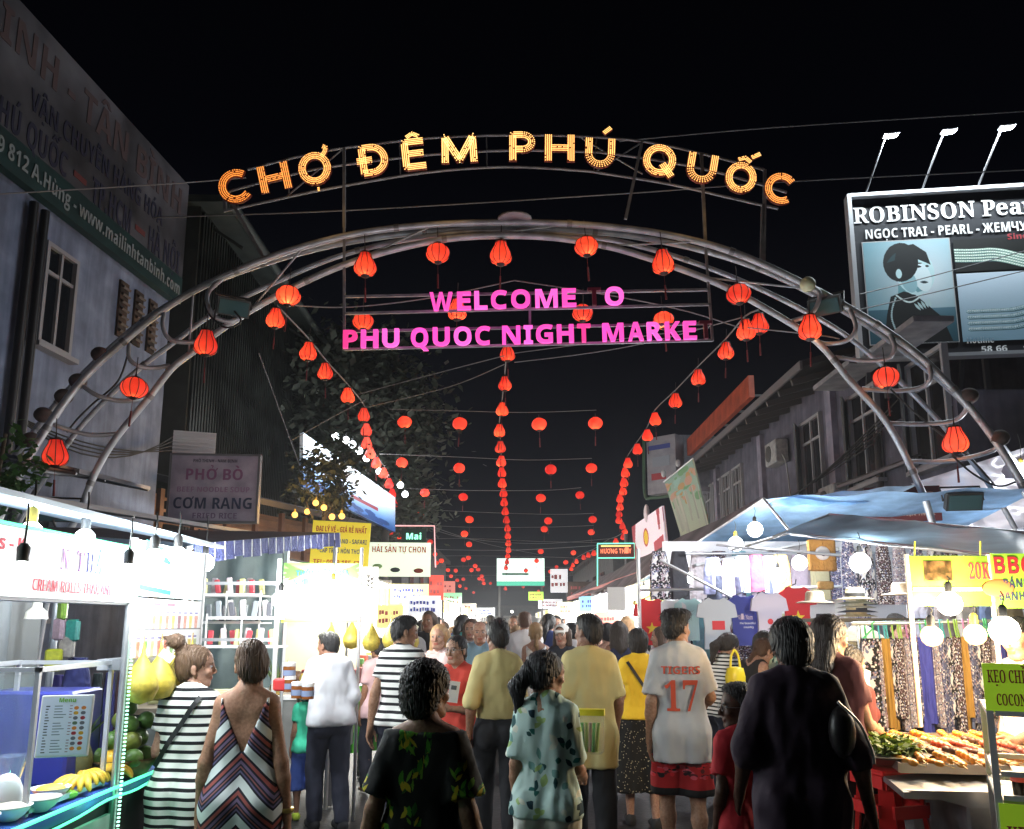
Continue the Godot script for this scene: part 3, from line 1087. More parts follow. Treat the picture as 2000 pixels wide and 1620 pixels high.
# ---------------------------------------------------------------- textures
func make_textures():
	tex.grime = noise_tex(3, 0.012, Color(0.72, 0.73, 0.75), Color(1, 1, 1), 5)
	tex.stain = noise_tex(9, 0.006, Color(0.3, 0.29, 0.3), Color(1, 1, 1), 5)
	tex.streak = noise_tex(15, 0.02, Color(0.74, 0.74, 0.76), Color(1, 1, 1), 5)
	tex.pores = noise_tex(33, 0.06, Color(0.74, 0.7, 0.68), Color(1, 1, 1), 4)
	tex.asphalt = noise_tex(5, 0.05, Color(0.55, 0.55, 0.56), Color(1, 1, 1), 5)
	tex.folds = noise_tex(12, 0.012, Color(0, 0, 0), Color(1, 1, 1), 3)
	tex.strands = noise_tex(21, 0.05, Color(0, 0, 0), Color(1, 1, 1), 2)
	var sk := StandardMaterial3D.new()
	sk.vertex_color_use_as_albedo = true
	sk.roughness = 0.55
	sk.albedo_texture = tex.pores
	sk.uv1_triplanar = true
	sk.uv1_scale = Vector3.ONE * 3.0
	sk.heightmap_enabled = true
	sk.heightmap_texture = tex.pores
	sk.heightmap_scale = 0.25
	sk.metallic_specular = 0.4
	sk.subsurf_scatter_enabled = true
	sk.subsurf_scatter_strength = 0.06
	tex.skin = sk
	var r := RandomNumberGenerator.new()
	r.seed = 4
	# stripes: one dark and one light band, repeated along y
	var p := Painter.new(8, 64, Color(0.9, 0.9, 0.88))
	p.rect(0, 0, 8, 25, Color(0.03, 0.035, 0.06))
	tex.stripes = p.done()
	# chevrons in navy, white, rust and grey
	p = Painter.new(256, 256, Color(0.82, 0.84, 0.84))
	var bands := [[0.08, Color(0.05, 0.05, 0.12)], [0.13, Color(0.55, 0.27, 0.25)], [0.07, Color(0.05, 0.05, 0.12)], [0.1, Color(0.4, 0.33, 0.45)], [0.05, Color(0.06, 0.06, 0.13)], [0.06, Color(0.5, 0.3, 0.3)], [0.06, Color(0.05, 0.05, 0.12)], [0.06, Color(0.35, 0.32, 0.45)], [0.07, Color(0.06, 0.05, 0.12)]]
	for y in 256:
		for x in 256:
			var t := fposmod((y - 1.0 * (128 - absf(x - 128.0)) * -1.0) / 128.0, 1.0)
			var s := 0.0
			for b in bands:
				s += b[0]
				if t < s:
					p.im.set_pixel(x, y, b[1])
					break
	tex.chevron = p.done()
	# green and yellow flowers scattered on black
	p = Painter.new(256, 256, Color(0.025, 0.025, 0.03))
	for i in 20:
		var cx := r.randf() * 256
		var cy := r.randf() * 256
		if absf(cx - 128) < 34 and cy > 105 and cy < 150: continue
		for k in 7: p.leaf(cx + r.randf_range(-14, 14), cy + r.randf_range(-16, 16), r.randf_range(16, 34), r.randf_range(2.5, 6), r.randf_range(0.8, 2.4), [Color(0.25, 0.55, 0.1), Color(0.4, 0.62, 0.15), Color(0.75, 0.68, 0.12), Color(0.12, 0.35, 0.08)][k % 4])
	tex.black_floral = p.done()
	# big blue-green leaves on white
	p = Painter.new(256, 256, Color(0.72, 0.82, 0.8))
	for i in 50:
		p.leaf(r.randf() * 256, r.randf() * 256, r.randf_range(18, 40), r.randf_range(6, 12), r.randf_range(0.3, 2.7), [Color(0.05, 0.26, 0.27), Color(0.12, 0.4, 0.38), Color(0.42, 0.6, 0.58), Color(0.6, 0.72, 0.45), Color(0.05, 0.2, 0.25), Color(0.85, 0.86, 0.8)][i % 6])
	tex.leaf_print = p.done()
	# white specks on black
	p = Painter.new(128, 128, Color(0.03, 0.03, 0.03))
	for i in 60: p.oval(r.randf() * 128, r.randf() * 128, r.randf_range(1.0, 2.6), r.randf_range(1.0, 3.0), Color(0.75, 0.72, 0.6))
	tex.specks = p.done()
	# red and black cloudy dye
	p = Painter.new(128, 128, Color(0.62, 0.06, 0.08))
	for i in 70: p.oval(r.randf() * 128, r.randf_range(0, 66), r.randf_range(3, 12), r.randf_range(2, 8), [Color(0.08, 0.03, 0.05), Color(0.78, 0.12, 0.16), Color(0.3, 0.05, 0.07), Color(0.75, 0.3, 0.36)][i % 4])
	p.rect(0, 104, 128, 24, Color(0.04, 0.03, 0.035))
	tex.dyed = p.done()
	# yellow floral
	p = Painter.new(128, 128, Color(0.75, 0.6, 0.12))
	for i in 40: p.oval(r.randf() * 128, r.randf() * 128, r.randf_range(4, 9), r.randf_range(4, 9), [Color(0.1, 0.08, 0.05), Color(0.85, 0.75, 0.4), Color(0.45, 0.25, 0.06)][i % 3])
	tex.yellow_floral = p.done()
	# printed scarf cloths
	for k in 4:
		var base: Color = [Color(0.12, 0.12, 0.13), Color(0.36, 0.37, 0.5), Color(0.62, 0.58, 0.6), Color(0.3, 0.22, 0.22)][k]
		p = Painter.new(64, 128, base)
		for i in 120:
			var c: Color = [Color(0.92, 0.9, 0.88), Color(0.05, 0.05, 0.06), Color(0.62, 0.52, 0.56), Color(0.45, 0.48, 0.62), Color(0.85, 0.84, 0.86)][r.randi() % 5]
			if k == 0: p.poly(PackedVector2Array([Vector2(r.randf() * 64, r.randf() * 128), Vector2(r.randf() * 64, r.randf() * 128) * 0.2 + Vector2(r.randf() * 50, r.randf() * 100), Vector2(r.randf() * 64, r.randf() * 128) * 0.15 + Vector2(r.randf() * 50, r.randf() * 100)]), c) if i % 3 == 0 else p.oval(r.randf() * 64, r.randf() * 128, 3, 5, c)
			else: p.oval(r.randf() * 64, r.randf() * 128, r.randf_range(1.5, 5), r.randf_range(1.5, 6), c, r.randf() * 3)
		tex["scarf%d" % k] = p.done()

func build_ground():
	var m: StandardMaterial3D = worn(0.11, 0.113, 0.12, 0.58, 0.0, 1.3, "asphalt").duplicate()
	m.heightmap_enabled = true
	m.heightmap_texture = tex.asphalt
	m.heightmap_scale = 0.6
	m.detail_enabled = true
	m.detail_albedo = tex.stain
	m.detail_blend_mode = BaseMaterial3D.BLEND_MODE_MUL
	m.detail_uv_layer = BaseMaterial3D.DETAIL_UV_2
	m.uv2_triplanar = true
	m.uv2_world_triplanar = true
	m.uv2_scale = Vector3.ONE * 0.22
	struct("road", bx(Vector3(0, -0.1, -60), Vector3(160, 0.2, 170)), m)

# a window set in a wall that faces local +z: frame bars, glass and a sill; sx, sy are its width and height
func window(parent: Node3D, x: float, y: float, sx: float, sy: float, frame: Material, pane: Material, mullions := 1, called := "window"):
	var g := Geo.new()
	var t := 0.06
	g.box(Vector3(-sx / 2 + t / 2, 0, 0.03), Vector3(t, sy, 0.1))
	g.box(Vector3(sx / 2 - t / 2, 0, 0.03), Vector3(t, sy, 0.1))
	g.box(Vector3(0, sy / 2 - t / 2, 0.03), Vector3(sx - 2 * t, t, 0.1))
	g.box(Vector3(0, -sy / 2 + t / 2, 0.03), Vector3(sx - 2 * t, t, 0.1))
	for k in mullions: g.box(Vector3(-sx / 2 + sx * (k + 1.0) / (mullions + 1.0), 0, 0.025), Vector3(0.045, sy - 2 * t, 0.07))
	g.box(Vector3(0, sy * 0.22, 0.02), Vector3(sx - 2 * t, 0.05, 0.06))
	var w := part(called, g, frame, parent, Vector3(x, y, 0.0))
	for k in mullions + 1:
		var pw := (sx - 2 * t) / (mullions + 1.0)
		part("pane", bx(Vector3.ZERO, Vector3(pw - 0.03, sy - 2 * t, 0.02)), pane, w, Vector3(-sx / 2 + t + pw * (k + 0.5), 0, 0.008))
	part("sill", bx(Vector3.ZERO, Vector3(sx + 0.16, 0.07, 0.16)), frame, w, Vector3(0, -sy / 2 - 0.04, 0.08))

func span(parent: Node3D, s: String, x0: float, y0: float, x1: float, y1: float, h: float, m: Material, z := 0.02, kind := "bold") -> MeshInstance3D:
	var o := words(parent, s, Vector3((x0 + x1) / 2, (y0 + y1) / 2, z), h, m, kind, absf(x1 - x0) / cos(atan2(y1 - y0, x1 - x0)), 0.006)
	o.rotation.z = atan2(y1 - y0, x1 - x0)
	return o

func build_left_buildings():
	var wall := streaky(0.27, 0.33, 0.47)
	var dark := worn(0.03, 0.035, 0.03, 0.8, 0.0, 0.5)
	var b := thing("warehouse_building", "tall blue-white rendered building on the left with a huge shipping sign along its top", "building", Vector3(-6.29, 0, -14.05), deg_to_rad(84.8))
	part("wall", bx(Vector3(-6, 4.9, -3), Vector3(12, 9.76, 6)), wall, b)
	var glass := mt(0.01, 0.012, 0.016, 0.15)
	var frame := mt(0.25, 0.25, 0.27, 0.6)
	window(b, -3.1, 6.2, 0.72, 1.5, frame, glass)
	window(b, -5.6, 6.2, 0.72, 1.5, frame, glass)
	window(b, -3.1, 2.4, 0.8, 1.4, frame, glass)
	var brown := worn(0.1, 0.055, 0.03, 0.9, 0.0, 1.5, "stain")
	for q in [[-1.5, 6.7], [-1.05, 6.72], [-0.6, 6.74]]:
		var fr := Geo.new()
		fr.box(Vector3(0, 0, 0.02), Vector3(0.24, 0.95, 0.04))
		var v := part("vent", fr, brown, b, Vector3(q[0], q[1], 0.0))
		for k in 7: part("slat", bx(Vector3.ZERO, Vector3(0.2, 0.04, 0.07), Basis(Vector3.RIGHT, 0.6)), mt(0.05, 0.03, 0.02), v, Vector3(0, -0.38 + k * 0.125, 0.06))
	# the sign
	var g := Geo.new()
	g.box(Vector3(-5.9, 8.83, 0.12), Vector3(11.8, 1.86, 0.14))
	var sgn := part("sign_board", g, worn(0.15, 0.155, 0.185, 0.7, 0.0, 0.3, "stain"), b)
	var band := part("sign_band", bx(Vector3(-5.9, 7.64, 0.13), Vector3(11.8, 0.5, 0.14)), worn(0.006, 0.035, 0.035, 0.6), b)
	var ink := mt(0.015, 0.016, 0.04, 0.8)
	var faded := mt(0.085, 0.06, 0.065, 0.9)
	span(sgn, "MAI LINH - TÂN BÌNH", -6.6, 9.27, -0.25, 9.27, 0.5, faded, 0.195)
	span(sgn, "VẬN CHUYỂN HÀNG HÓA", -4.25, 8.6, -0.82, 8.66, 0.3, ink, 0.195)
	span(sgn, "PHÚ QUỐC", -4.95, 8.1, -3.4, 8.1, 0.36, ink, 0.195)
	span(sgn, "TP.HCM", -2.8, 8.1, -1.75, 8.1, 0.4, ink, 0.195)
	span(sgn, "HÀ NỘI", -1.2, 8.12, -0.15, 8.12, 0.42, ink, 0.195)
	for x in [-3.1, -1.47]: part("lettering", bx(Vector3(x, 8.1, 0.198), Vector3(0.3, 0.09, 0.006)), mt(0.12, 0.025, 0.025), sgn)
	span(band, "9 812 A.Hùng - www.mailinhtanbinh.com", -4.75, 7.64, -0.1, 7.64, 0.22, mt(0.2, 0.23, 0.24), 0.21)
	for q in [-3.62, -3.85]:
		part("drain_pipe", tube_geo([Vector3(q, 0, 0.1), Vector3(q, 7.3, 0.1)], 0.06), mt(0.01, 0.01, 0.012, 0.5), b)
	# a corrugated hall behind it
	var hall := thing("market_hall", "dark corrugated metal hall behind the rendered building on the left", "building", Vector3(-6.5, 0, -15.6), deg_to_rad(90))
	part("wall", bx(Vector3(8, 5.1, -3), Vector3(16, 10.2, 6)), dark, hall)
	var cg := Geo.new()
	for i in 106: cg.box(Vector3(0.1 + i * 0.15, 5.9, 0.03), Vector3(0.07, 8.4, 0.06))
	part("corrugated_cladding", cg, worn(0.06, 0.07, 0.062, 0.45, 0.5, 0.5, "stain"), hall).set_meta("kind", "stuff")
	part("roof", bx(Vector3(8, 10.28, -2.7), Vector3(16.4, 0.16, 6.8)), worn(0.05, 0.06, 0.055, 0.5), hall)
	part("gutter", tube_geo([Vector3(-0.2, 10.1, 0.75), Vector3(16.2, 10.1, 0.75)], 0.09), mt(0.08, 0.09, 0.085, 0.4), hall)
	for i in 6: part("roof_bracket", bx(Vector3(0.6 + i * 3, 9.8, 0.35), Vector3(0.06, 0.06, 0.9), Basis(Vector3.RIGHT, 0.6)), dark, hall)
	# pale tin panels lit from the stalls
	var tin := thing("tin_sheet", "bright ribbed tin sheet catching the light beside the noodle soup sign", "tin sheet", Vector3(-4.92, 3.95, -12.2), deg_to_rad(20))
	var tg := Geo.new()
	for i in 11: tg.box(Vector3(0, i * 0.055, 0.0), Vector3(0.62, 0.028, 0.05 + 0.02 * (i % 2)))
	tg.box(Vector3(0, 0.28, -0.02), Vector3(0.62, 0.66, 0.02))
	part("ribs", tg, mt(0.7, 0.72, 0.74, 0.3, 0.4), tin)
	# noodle soup sign
	var s := thing("noodle_shop_sign", "pale lilac square sign for noodle soup and fried rice, unlit, on the left", "sign", Vector3(-4.299,3.545,-11.5), deg_to_rad(4))
	part("board", bx(Vector3.ZERO, Vector3(1.22, 0.95, 0.1)), worn(0.42, 0.36, 0.45, 0.6, 0.0, 0.7), s)
	var fr := Geo.new()
	fr.box(Vector3(0, 0.49, 0), Vector3(1.28, 0.03, 0.13))
	fr.box(Vector3(0, -0.49, 0), Vector3(1.28, 0.03, 0.13))
	fr.box(Vector3(-0.625, 0, 0), Vector3(0.03, 0.95, 0.13))
	fr.box(Vector3(0.625, 0, 0), Vector3(0.03, 0.95, 0.13))
	part("frame", fr, mt(0.15, 0.15, 0.16, 0.5, 0.5), s)
	words(s, "PHỞ THỊNH - NAM ĐỊNH", Vector3(0, 0.4, 0.052), 0.045, mt(0.06, 0.05, 0.09), "bold", 0.62)
	words(s, "PHỞ BÒ", Vector3(-0.0, 0.2, 0.052), 0.16, mt(0.2, 0.07, 0.16), "bold", 0.8)
	words(s, "BEEF NOODLE SOUP", Vector3(0, -0.02, 0.052), 0.075, mt(0.25, 0.14, 0.24), "bold", 1.02)
	words(s, "CƠM RANG", Vector3(0, -0.22, 0.052), 0.16, mt(0.01, 0.015, 0.06), "bold", 1.1)
	words(s, "FRIED RICE", Vector3(0.04, -0.4, 0.052), 0.08, mt(0.16, 0.1, 0.18), "bold", 0.62)
	# awnings down the left side, blue and grey
	awning("dark blue corrugated awning above the cream roll stall", Vector3(-4.321,2.771,-7), Vector3(-4.102,3.078,-13), 2.2, 0.35, worn(0.08, 0.2, 0.28, 0.5, 0.2, 1.0))
	awning("upper grey-blue awning against the rendered wall", Vector3(-4.67,3.273,-8.5), Vector3(-5.257,3.582,-11.5), 1.2, 0.25, worn(0.09, 0.11, 0.17, 0.6))
	# leaves of a potted plant high up at the left edge
	var pl := thing("balcony_plant", "bushy green plant at the left edge beside the arch leg", "plant", Vector3(-5.142,3.211,-7.9))
	part("leaves", leaf_cloud(Vector3(0.3, 0.55, 0.4), 420, 0.11, 31), leafm(0.03, 0.085, 0.02), pl)
	part("stem", tube_geo([Vector3(0, -1.2, 0), Vector3(0.02, -0.2, 0), Vector3(0.05, 0.3, 0)], 0.02), mt(0.06, 0.04, 0.02), pl)

func tube_geo(pts: Array, r, sides := 8) -> Geo:
	var g := Geo.new()
	g.tube(pts, r, sides)
	return g

# a sloping sheet whose outer edge runs from a to b and which rises away from the street
func awning(label: String, a: Vector3, b: Vector3, reach: float, rise: float, m: Material):
	var o := thing("awning", label, "awning", a)
	var e := b - a
	var back := Vector3(signf(a.x) * reach, rise, 0)
	var g := Geo.new()
	g.sheet(Vector3.ZERO, back, e + back, e, 0.03)
	part("canvas", g, m, o)
	var f := Geo.new()
	f.bar(Vector3(0, -0.03, 0), e + Vector3(0, -0.03, 0), 0.05)
	f.bar(back + Vector3(0, -0.05, 0), e + back + Vector3(0, -0.05, 0), 0.05)
	for k in 4: f.bar(e * (k / 3.0) + Vector3(0, -0.06, 0), e * (k / 3.0) + back + Vector3(0, -0.08, 0), 0.03)
	part("frame", f, mt(0.2, 0.2, 0.22, 0.4, 0.7), o)

func leafm(r, g, b) -> StandardMaterial3D:
	var m: StandardMaterial3D = mt(r, g, b, 0.6).duplicate()
	m.backlight_enabled = true
	m.backlight = lin(r * 0.8, g * 0.8, b * 0.4)
	return m

func leaf_cloud(ext: Vector3, n: int, size: float, sd: int, clumps := 9) -> Geo:
	var r := RandomNumberGenerator.new()
	r.seed = sd
	var g := Geo.new()
	var cs := []
	for i in clumps:
		var d := Vector3(r.randfn(), r.randfn(), r.randfn()).normalized() * pow(r.randf(), 0.4)
		cs.append(d * ext)
	for i in n:
		var c: Vector3 = cs[r.randi() % clumps]
		var p := c + Vector3(r.randfn(), r.randfn(), r.randfn()) * ext * 0.2
		var b := Basis.from_euler(Vector3(r.randf_range(-0.9, 0.9), r.randf() * TAU, r.randf_range(-0.6, 0.6)))
		var l := size * r.randf_range(0.6, 1.3)
		var x := b * Vector3(l * 0.3, 0, 0)
		var z := b * Vector3(0, -l * 0.2, l)
		var k := b * Vector3.UP
		g.tri(p, p + z * 0.5 + x, p + z, k, k, k)
		g.tri(p, p + z, p + z * 0.5 - x, k, k, k)
	return g

func build_tree():
	var t := thing("street_tree", "large dark leafy tree rising behind the left stalls", "tree", Vector3(-6.1, 0, -25))
	t.scale = Vector3.ONE * 1.5
	var g := Geo.new()
	g.tube([Vector3(0, 0, 0), Vector3(0.1, 1.5, 0), Vector3(-0.05, 2.6, 0.05), Vector3(0.3, 4.0, 0.0)], [0.22, 0.17, 0.14, 0.09], 9)
	part("trunk", g, worn(0.05, 0.04, 0.03, 0.95, 0, 2.0), t)
	var r := RandomNumberGenerator.new()
	r.seed = 12
	for i in 9:
		var a := i * 2.4
		var top := Vector3(cos(a) * r.randf_range(0.9, 2.0), r.randf_range(3.4, 6.3), sin(a) * 1.3)
		part("branch", tube_geo(curve([Vector3(0, 2.3 + 0.15 * i, 0), top * 0.5 + Vector3(0, 1.6, 0), top], 4), [0.07, 0.065, 0.06, 0.055, 0.05, 0.04, 0.035, 0.025, 0.012], 6), worn(0.05, 0.04, 0.03, 0.95, 0, 2.0), t)
	part("crown", leaf_cloud(Vector3(2.3, 2.2, 1.9), 20000, 0.2, 41, 60), leafm(0.05, 0.06, 0.045), t, Vector3(0.0, 5.1, 0))
	part("crown", leaf_cloud(Vector3(1.15, 0.8, 1.1), 3600, 0.16, 43, 18), leafm(0.05, 0.06, 0.045), t, Vector3(1.5, 3.4, 0.6))
	part("crown", leaf_cloud(Vector3(1.4, 1.1, 1.3), 3600, 0.16, 44, 20), leafm(0.045, 0.055, 0.04), t, Vector3(-1.4, 3.6, 1.5))

func build_small_tree():
	var t := thing("small_tree", "slim young tree whose leaves stand before the blue billboard", "tree", Vector3(-3.75, 0, -16))
	part("trunk", tube_geo([Vector3(-0.1, 0, 0), Vector3(-0.05, 2.0, 0.05), Vector3(0.05, 4.2, 0)], [0.07, 0.055, 0.02], 7), worn(0.05, 0.04, 0.03, 0.95, 0, 2.0), t)
	for i in 5: part("branch", tube_geo([Vector3(0, 2.9 + i * 0.25, 0), Vector3(cos(i * 2.2) * 0.5, 3.7 + i * 0.28, sin(i * 2.2) * 0.4)], [0.025, 0.008], 5), worn(0.05, 0.04, 0.03, 0.95, 0, 2.0), t)
	part("crown", leaf_cloud(Vector3(0.75, 0.75, 0.6), 1500, 0.15, 61, 20), leafm(0.014, 0.02, 0.012), t, Vector3(0.1, 4.5, 0))

func build_right_buildings():
	var wall := streaky(0.17, 0.165, 0.225)
	var b := thing("shop_house", "two-storey lilac-grey shop house along the right side behind the arch", "building", Vector3(6.5, 0, -27), deg_to_rad(-90))
	part("wall", bx(Vector3(6.2, 3.35, -3), Vector3(12.4, 6.7, 6)), wall, b)
	part("wall", bx(Vector3(14.0, 2.5, -3), Vector3(3.2, 5.0, 6)), wall, b)
	part("wall", bx(Vector3(19.0, 2.3, -4.2), Vector3(6.8, 4.6, 6)), worn(0.03, 0.03, 0.035), b)  # near-black stretch added where the view is only dark
	var dark := worn(0.06, 0.055, 0.06, 0.8, 0.0, 0.6)
	var roof := Geo.new()
	roof.sheet(Vector3(-0.3, 6.45, 1.1), Vector3(-0.3, 7.6, -3), Vector3(12.6, 7.6, -3), Vector3(12.6, 6.45, 1.1), 0.12)
	part("roof", roof, dark, b)
	for i in 16: part("rafter", bx(Vector3(0.1 + i * 0.78, 6.4, 0.5), Vector3(0.07, 0.12, 1.1), Basis(Vector3.RIGHT, 0.27)), mt(0.1, 0.09, 0.09), b)
	part("fascia", bx(Vector3(6.15, 6.36, 1.12), Vector3(12.9, 0.16, 0.05)), mt(0.16, 0.15, 0.16), b)
	for i in 3: part("pilaster", bx(Vector3(2.0 + i * 4.6, 3.2, 0.06), Vector3(0.3, 6.4, 0.12)), worn(0.3, 0.28, 0.36, 0.85), b)
	part("ledge", bx(Vector3(9, 3.5, 0.16), Vector3(18, 0.16, 0.32)), worn(0.36, 0.34, 0.4, 0.8), b)
	var gl := mt(0.012, 0.012, 0.016, 0.12)
	var fm := mt(0.3, 0.3, 0.32, 0.6)
	for i in 4: window(b, 0.8 + i * 1.15, 5.2, 0.98, 1.7, fm, gl, 2)
	for q in [[10.022,5.116], [12.611,4.998], [14.894,4.890]]:
		window(b, q[0], q[1], 1.15, 1.75, fm, gl, 1)
		part("shutter", bx(Vector3(q[0] - 0.66, q[1], 0.12), Vector3(0.5, 1.75, 0.04), Basis(Vector3.UP, -0.5)), worn(0.28, 0.3, 0.3, 0.6), b)
		if q[1] < 5.0: part("canopy_slab", bx(Vector3(q[0], q[1] + 1.15, 0.3), Vector3(1.7, 0.09, 0.6)), worn(0.35, 0.34, 0.36, 0.8), b)
	part("drain_pipe", tube_geo([Vector3(13.2, 0, 0.1), Vector3(13.2, 4.9, 0.1)], 0.06), mt(0.03, 0.025, 0.03), b)
	var k := 0
	for q in [[3.2, 4.1], [8.2, 5.6], [11.4, 4.0]]:
		var ac := thing("air_conditioner", "%s air-conditioner box from the far end on the right shop house wall" % ordinal(k), "air conditioner", b.transform * Vector3(q[0], q[1], 0.2), deg_to_rad(-90), "air conditioners on the right wall")
		part("casing", rounded_box(Vector3(0.8, 0.55, 0.3), 0.02), worn(0.45, 0.45, 0.44, 0.6, 0, 1.5), ac)
		part("fan_grille", lathe_geo([Vector2(0.2, 0), Vector2(0.19, 0.02), Vector2(0.06, 0.03)], 18), mt(0.05, 0.05, 0.05), ac, Vector3(-0.12, 0, 0.151), Vector3(PI / 2, 0, 0))
		part("hose", tube_geo(curve([Vector3(0.4, -0.1, 0), Vector3(0.5, -0.4, -0.05), Vector3(0.48, -1.4, -0.12)], 4), 0.02, 6), mt(0.3, 0.3, 0.3), ac)
		k += 1
	for i in 5: solo("wall_cable", tube_geo(sag(b.transform * Vector3(0.3, 4.55 + i * 0.07, 0.2 + 0.03 * i), b.transform * Vector3(13.5 + i * 0.3, 4.7 + i * 0.1, 0.25 + 0.04 * i), 0.25 + 0.12 * i, 14), 0.012, 5), mt(0.012, 0.012, 0.013), "%s black cable from the bottom sagging along the right shop house" % ordinal(i), "cable", Vector3.ZERO, 0.0, "cables along the right wall")
	for i in 4: solo("wall_cable", tube_geo(sag(Vector3(-6.385,4.547,-9.5) + Vector3(-0.4, 0.1 * i, 0), Vector3(-5.95,4.647,-14) + Vector3(-0.1, 0.08 * i, 0), 0.3 + 0.15 * i, 12), 0.012, 5), mt(0.012, 0.012, 0.013), "%s black cable from the top sagging across the left rendered wall" % ordinal(3 - i), "cable", Vector3.ZERO, 0.0, "cables across the left wall")
	# the building beyond with an orange parapet and a projecting pale box sign
	var c := thing("orange_parapet_building", "building farther down the right side with an orange-red parapet", "building", Vector3(6.9, 0, -33), deg_to_rad(-90))
	part("wall", bx(Vector3(2.9, 3.6, -3), Vector3(5.8, 7.2, 6)), worn(0.26, 0.24, 0.3, 0.85), c)
	var o := thing("parapet_sign", "long orange-red signboard along the eave of the right building", "signboard", Vector3(5.3, 6.78, -20.4), deg_to_rad(-90))
	part("board", bx(Vector3.ZERO, Vector3(6.4, 0.5, 0.12)), worn(0.6, 0.11, 0.05, 0.6), o)
	for i in 5: part("bracket", bx(Vector3(-2.8 + i * 1.4, -0.1, -0.28), Vector3(0.05, 0.05, 0.5)), mt(0.1, 0.1, 0.1), o)
	var s := thing("box_sign", "pale grey projecting box sign with rounded lower corner, unlit, high on the right", "sign", Vector3(4.66,6.31,-24), deg_to_rad(-42))
	part("box", bx(Vector3.ZERO, Vector3(1.0, 1.75, 0.5)), worn(0.42, 0.42, 0.46, 0.6), s)
	part("lettering", bx(Vector3(-0.05, 0.55, 0.256), Vector3(0.75, 0.14, 0.01)), mt(0.06, 0.08, 0.3), s)
	part("lettering", bx(Vector3(-0.1, -0.35, 0.256), Vector3(0.5, 0.2, 0.01)), mt(0.35, 0.04, 0.05), s)
	part("lettering", bx(Vector3(0.0, 0.1, 0.256), Vector3(0.6, 0.3, 0.01)), mt(0.3, 0.34, 0.4), s)
	part("tube", tube_geo(curve([Vector3(-0.55, 0.9, 0.3), Vector3(-0.58, -0.8, 0.3), Vector3(-0.3, -0.98, 0.3), Vector3(0.55, -0.98, 0.3)], 5), 0.05), worn(0.06, 0.14, 0.07, 0.5), s)
	var fl := thing("side_wall", "blank grey upper wall above the right-hand shop signs", "wall", Vector3(5.92,6.79,-26))
	part("render", bx(Vector3(0, 0, -0.6), Vector3(1.5, 1.9, 1.2)), worn(0.3, 0.29, 0.33, 0.85), fl)
	# tattered roof edge over the clothes stall, dark red sign, silver sheets by the arch foot
	awning("grey fibre-cement awning with a ragged edge under the right-hand windows", Vector3(6.399,4.227,-12.5), Vector3(6.06,4.19,-17.5), 1.6, 0.4, worn(0.12, 0.11, 0.12, 0.9, 0, 0.8, "stain"))
	var rs := thing("dark_red_sign", "dark red shop sign with faded lettering under the blue tarpaulin", "sign", Vector3(4.691,3.044,-9.6), deg_to_rad(-12))
	part("board", bx(Vector3.ZERO, Vector3(0.85, 0.42, 0.05)), worn(0.12, 0.012, 0.015, 0.7), rs)
	words(rs, "AU LẠC", Vector3(0.05, 0.08, 0.027), 0.12, mt(0.35, 0.1, 0.06), "bold", 0.6)
	words(rs, "MÁY ẢNH - ĐIỆN THOẠI", Vector3(0, -0.12, 0.027), 0.05, mt(0.4, 0.3, 0.25), "bold", 0.7)
	var ss := thing("silver_sheet", "crinkled silver insulating sheet hung behind the right arch foot", "sheet", Vector3.ZERO)
	var g := Geo.new()
	var rows := []
	var cn := [Vector3(5.276,3.448,-10.5), Vector3(6.75,3.897,-9.6), Vector3(6.731,2.601,-9.8), Vector3(5.397,2.726,-10.4)]
	var q := FastNoiseLite.new()
	q.seed = 3
	q.frequency = 1.0
	for i in 13:
		var row := []
		for j in 13:
			var a: Vector3 = cn[0].lerp(cn[1], j / 12.0)
			var d: Vector3 = cn[3].lerp(cn[2], j / 12.0)
			row.append(a.lerp(d, i / 12.0) + Vector3(0, 0, q.get_noise_2d(i * 0.5, j * 0.5) * 0.16))
		rows.append(row)
	g.ringed(rows, false, true)
	part("foil", g, mt(0.72, 0.7, 0.76, 0.35, 0.3), ss)
	bulb(Vector3(5.987,3.426,-9.3), 1.3, "bulb glaring before the silver sheet at the right edge", Color(0.94, 0.97, 1.0), 0.3, 0.06)

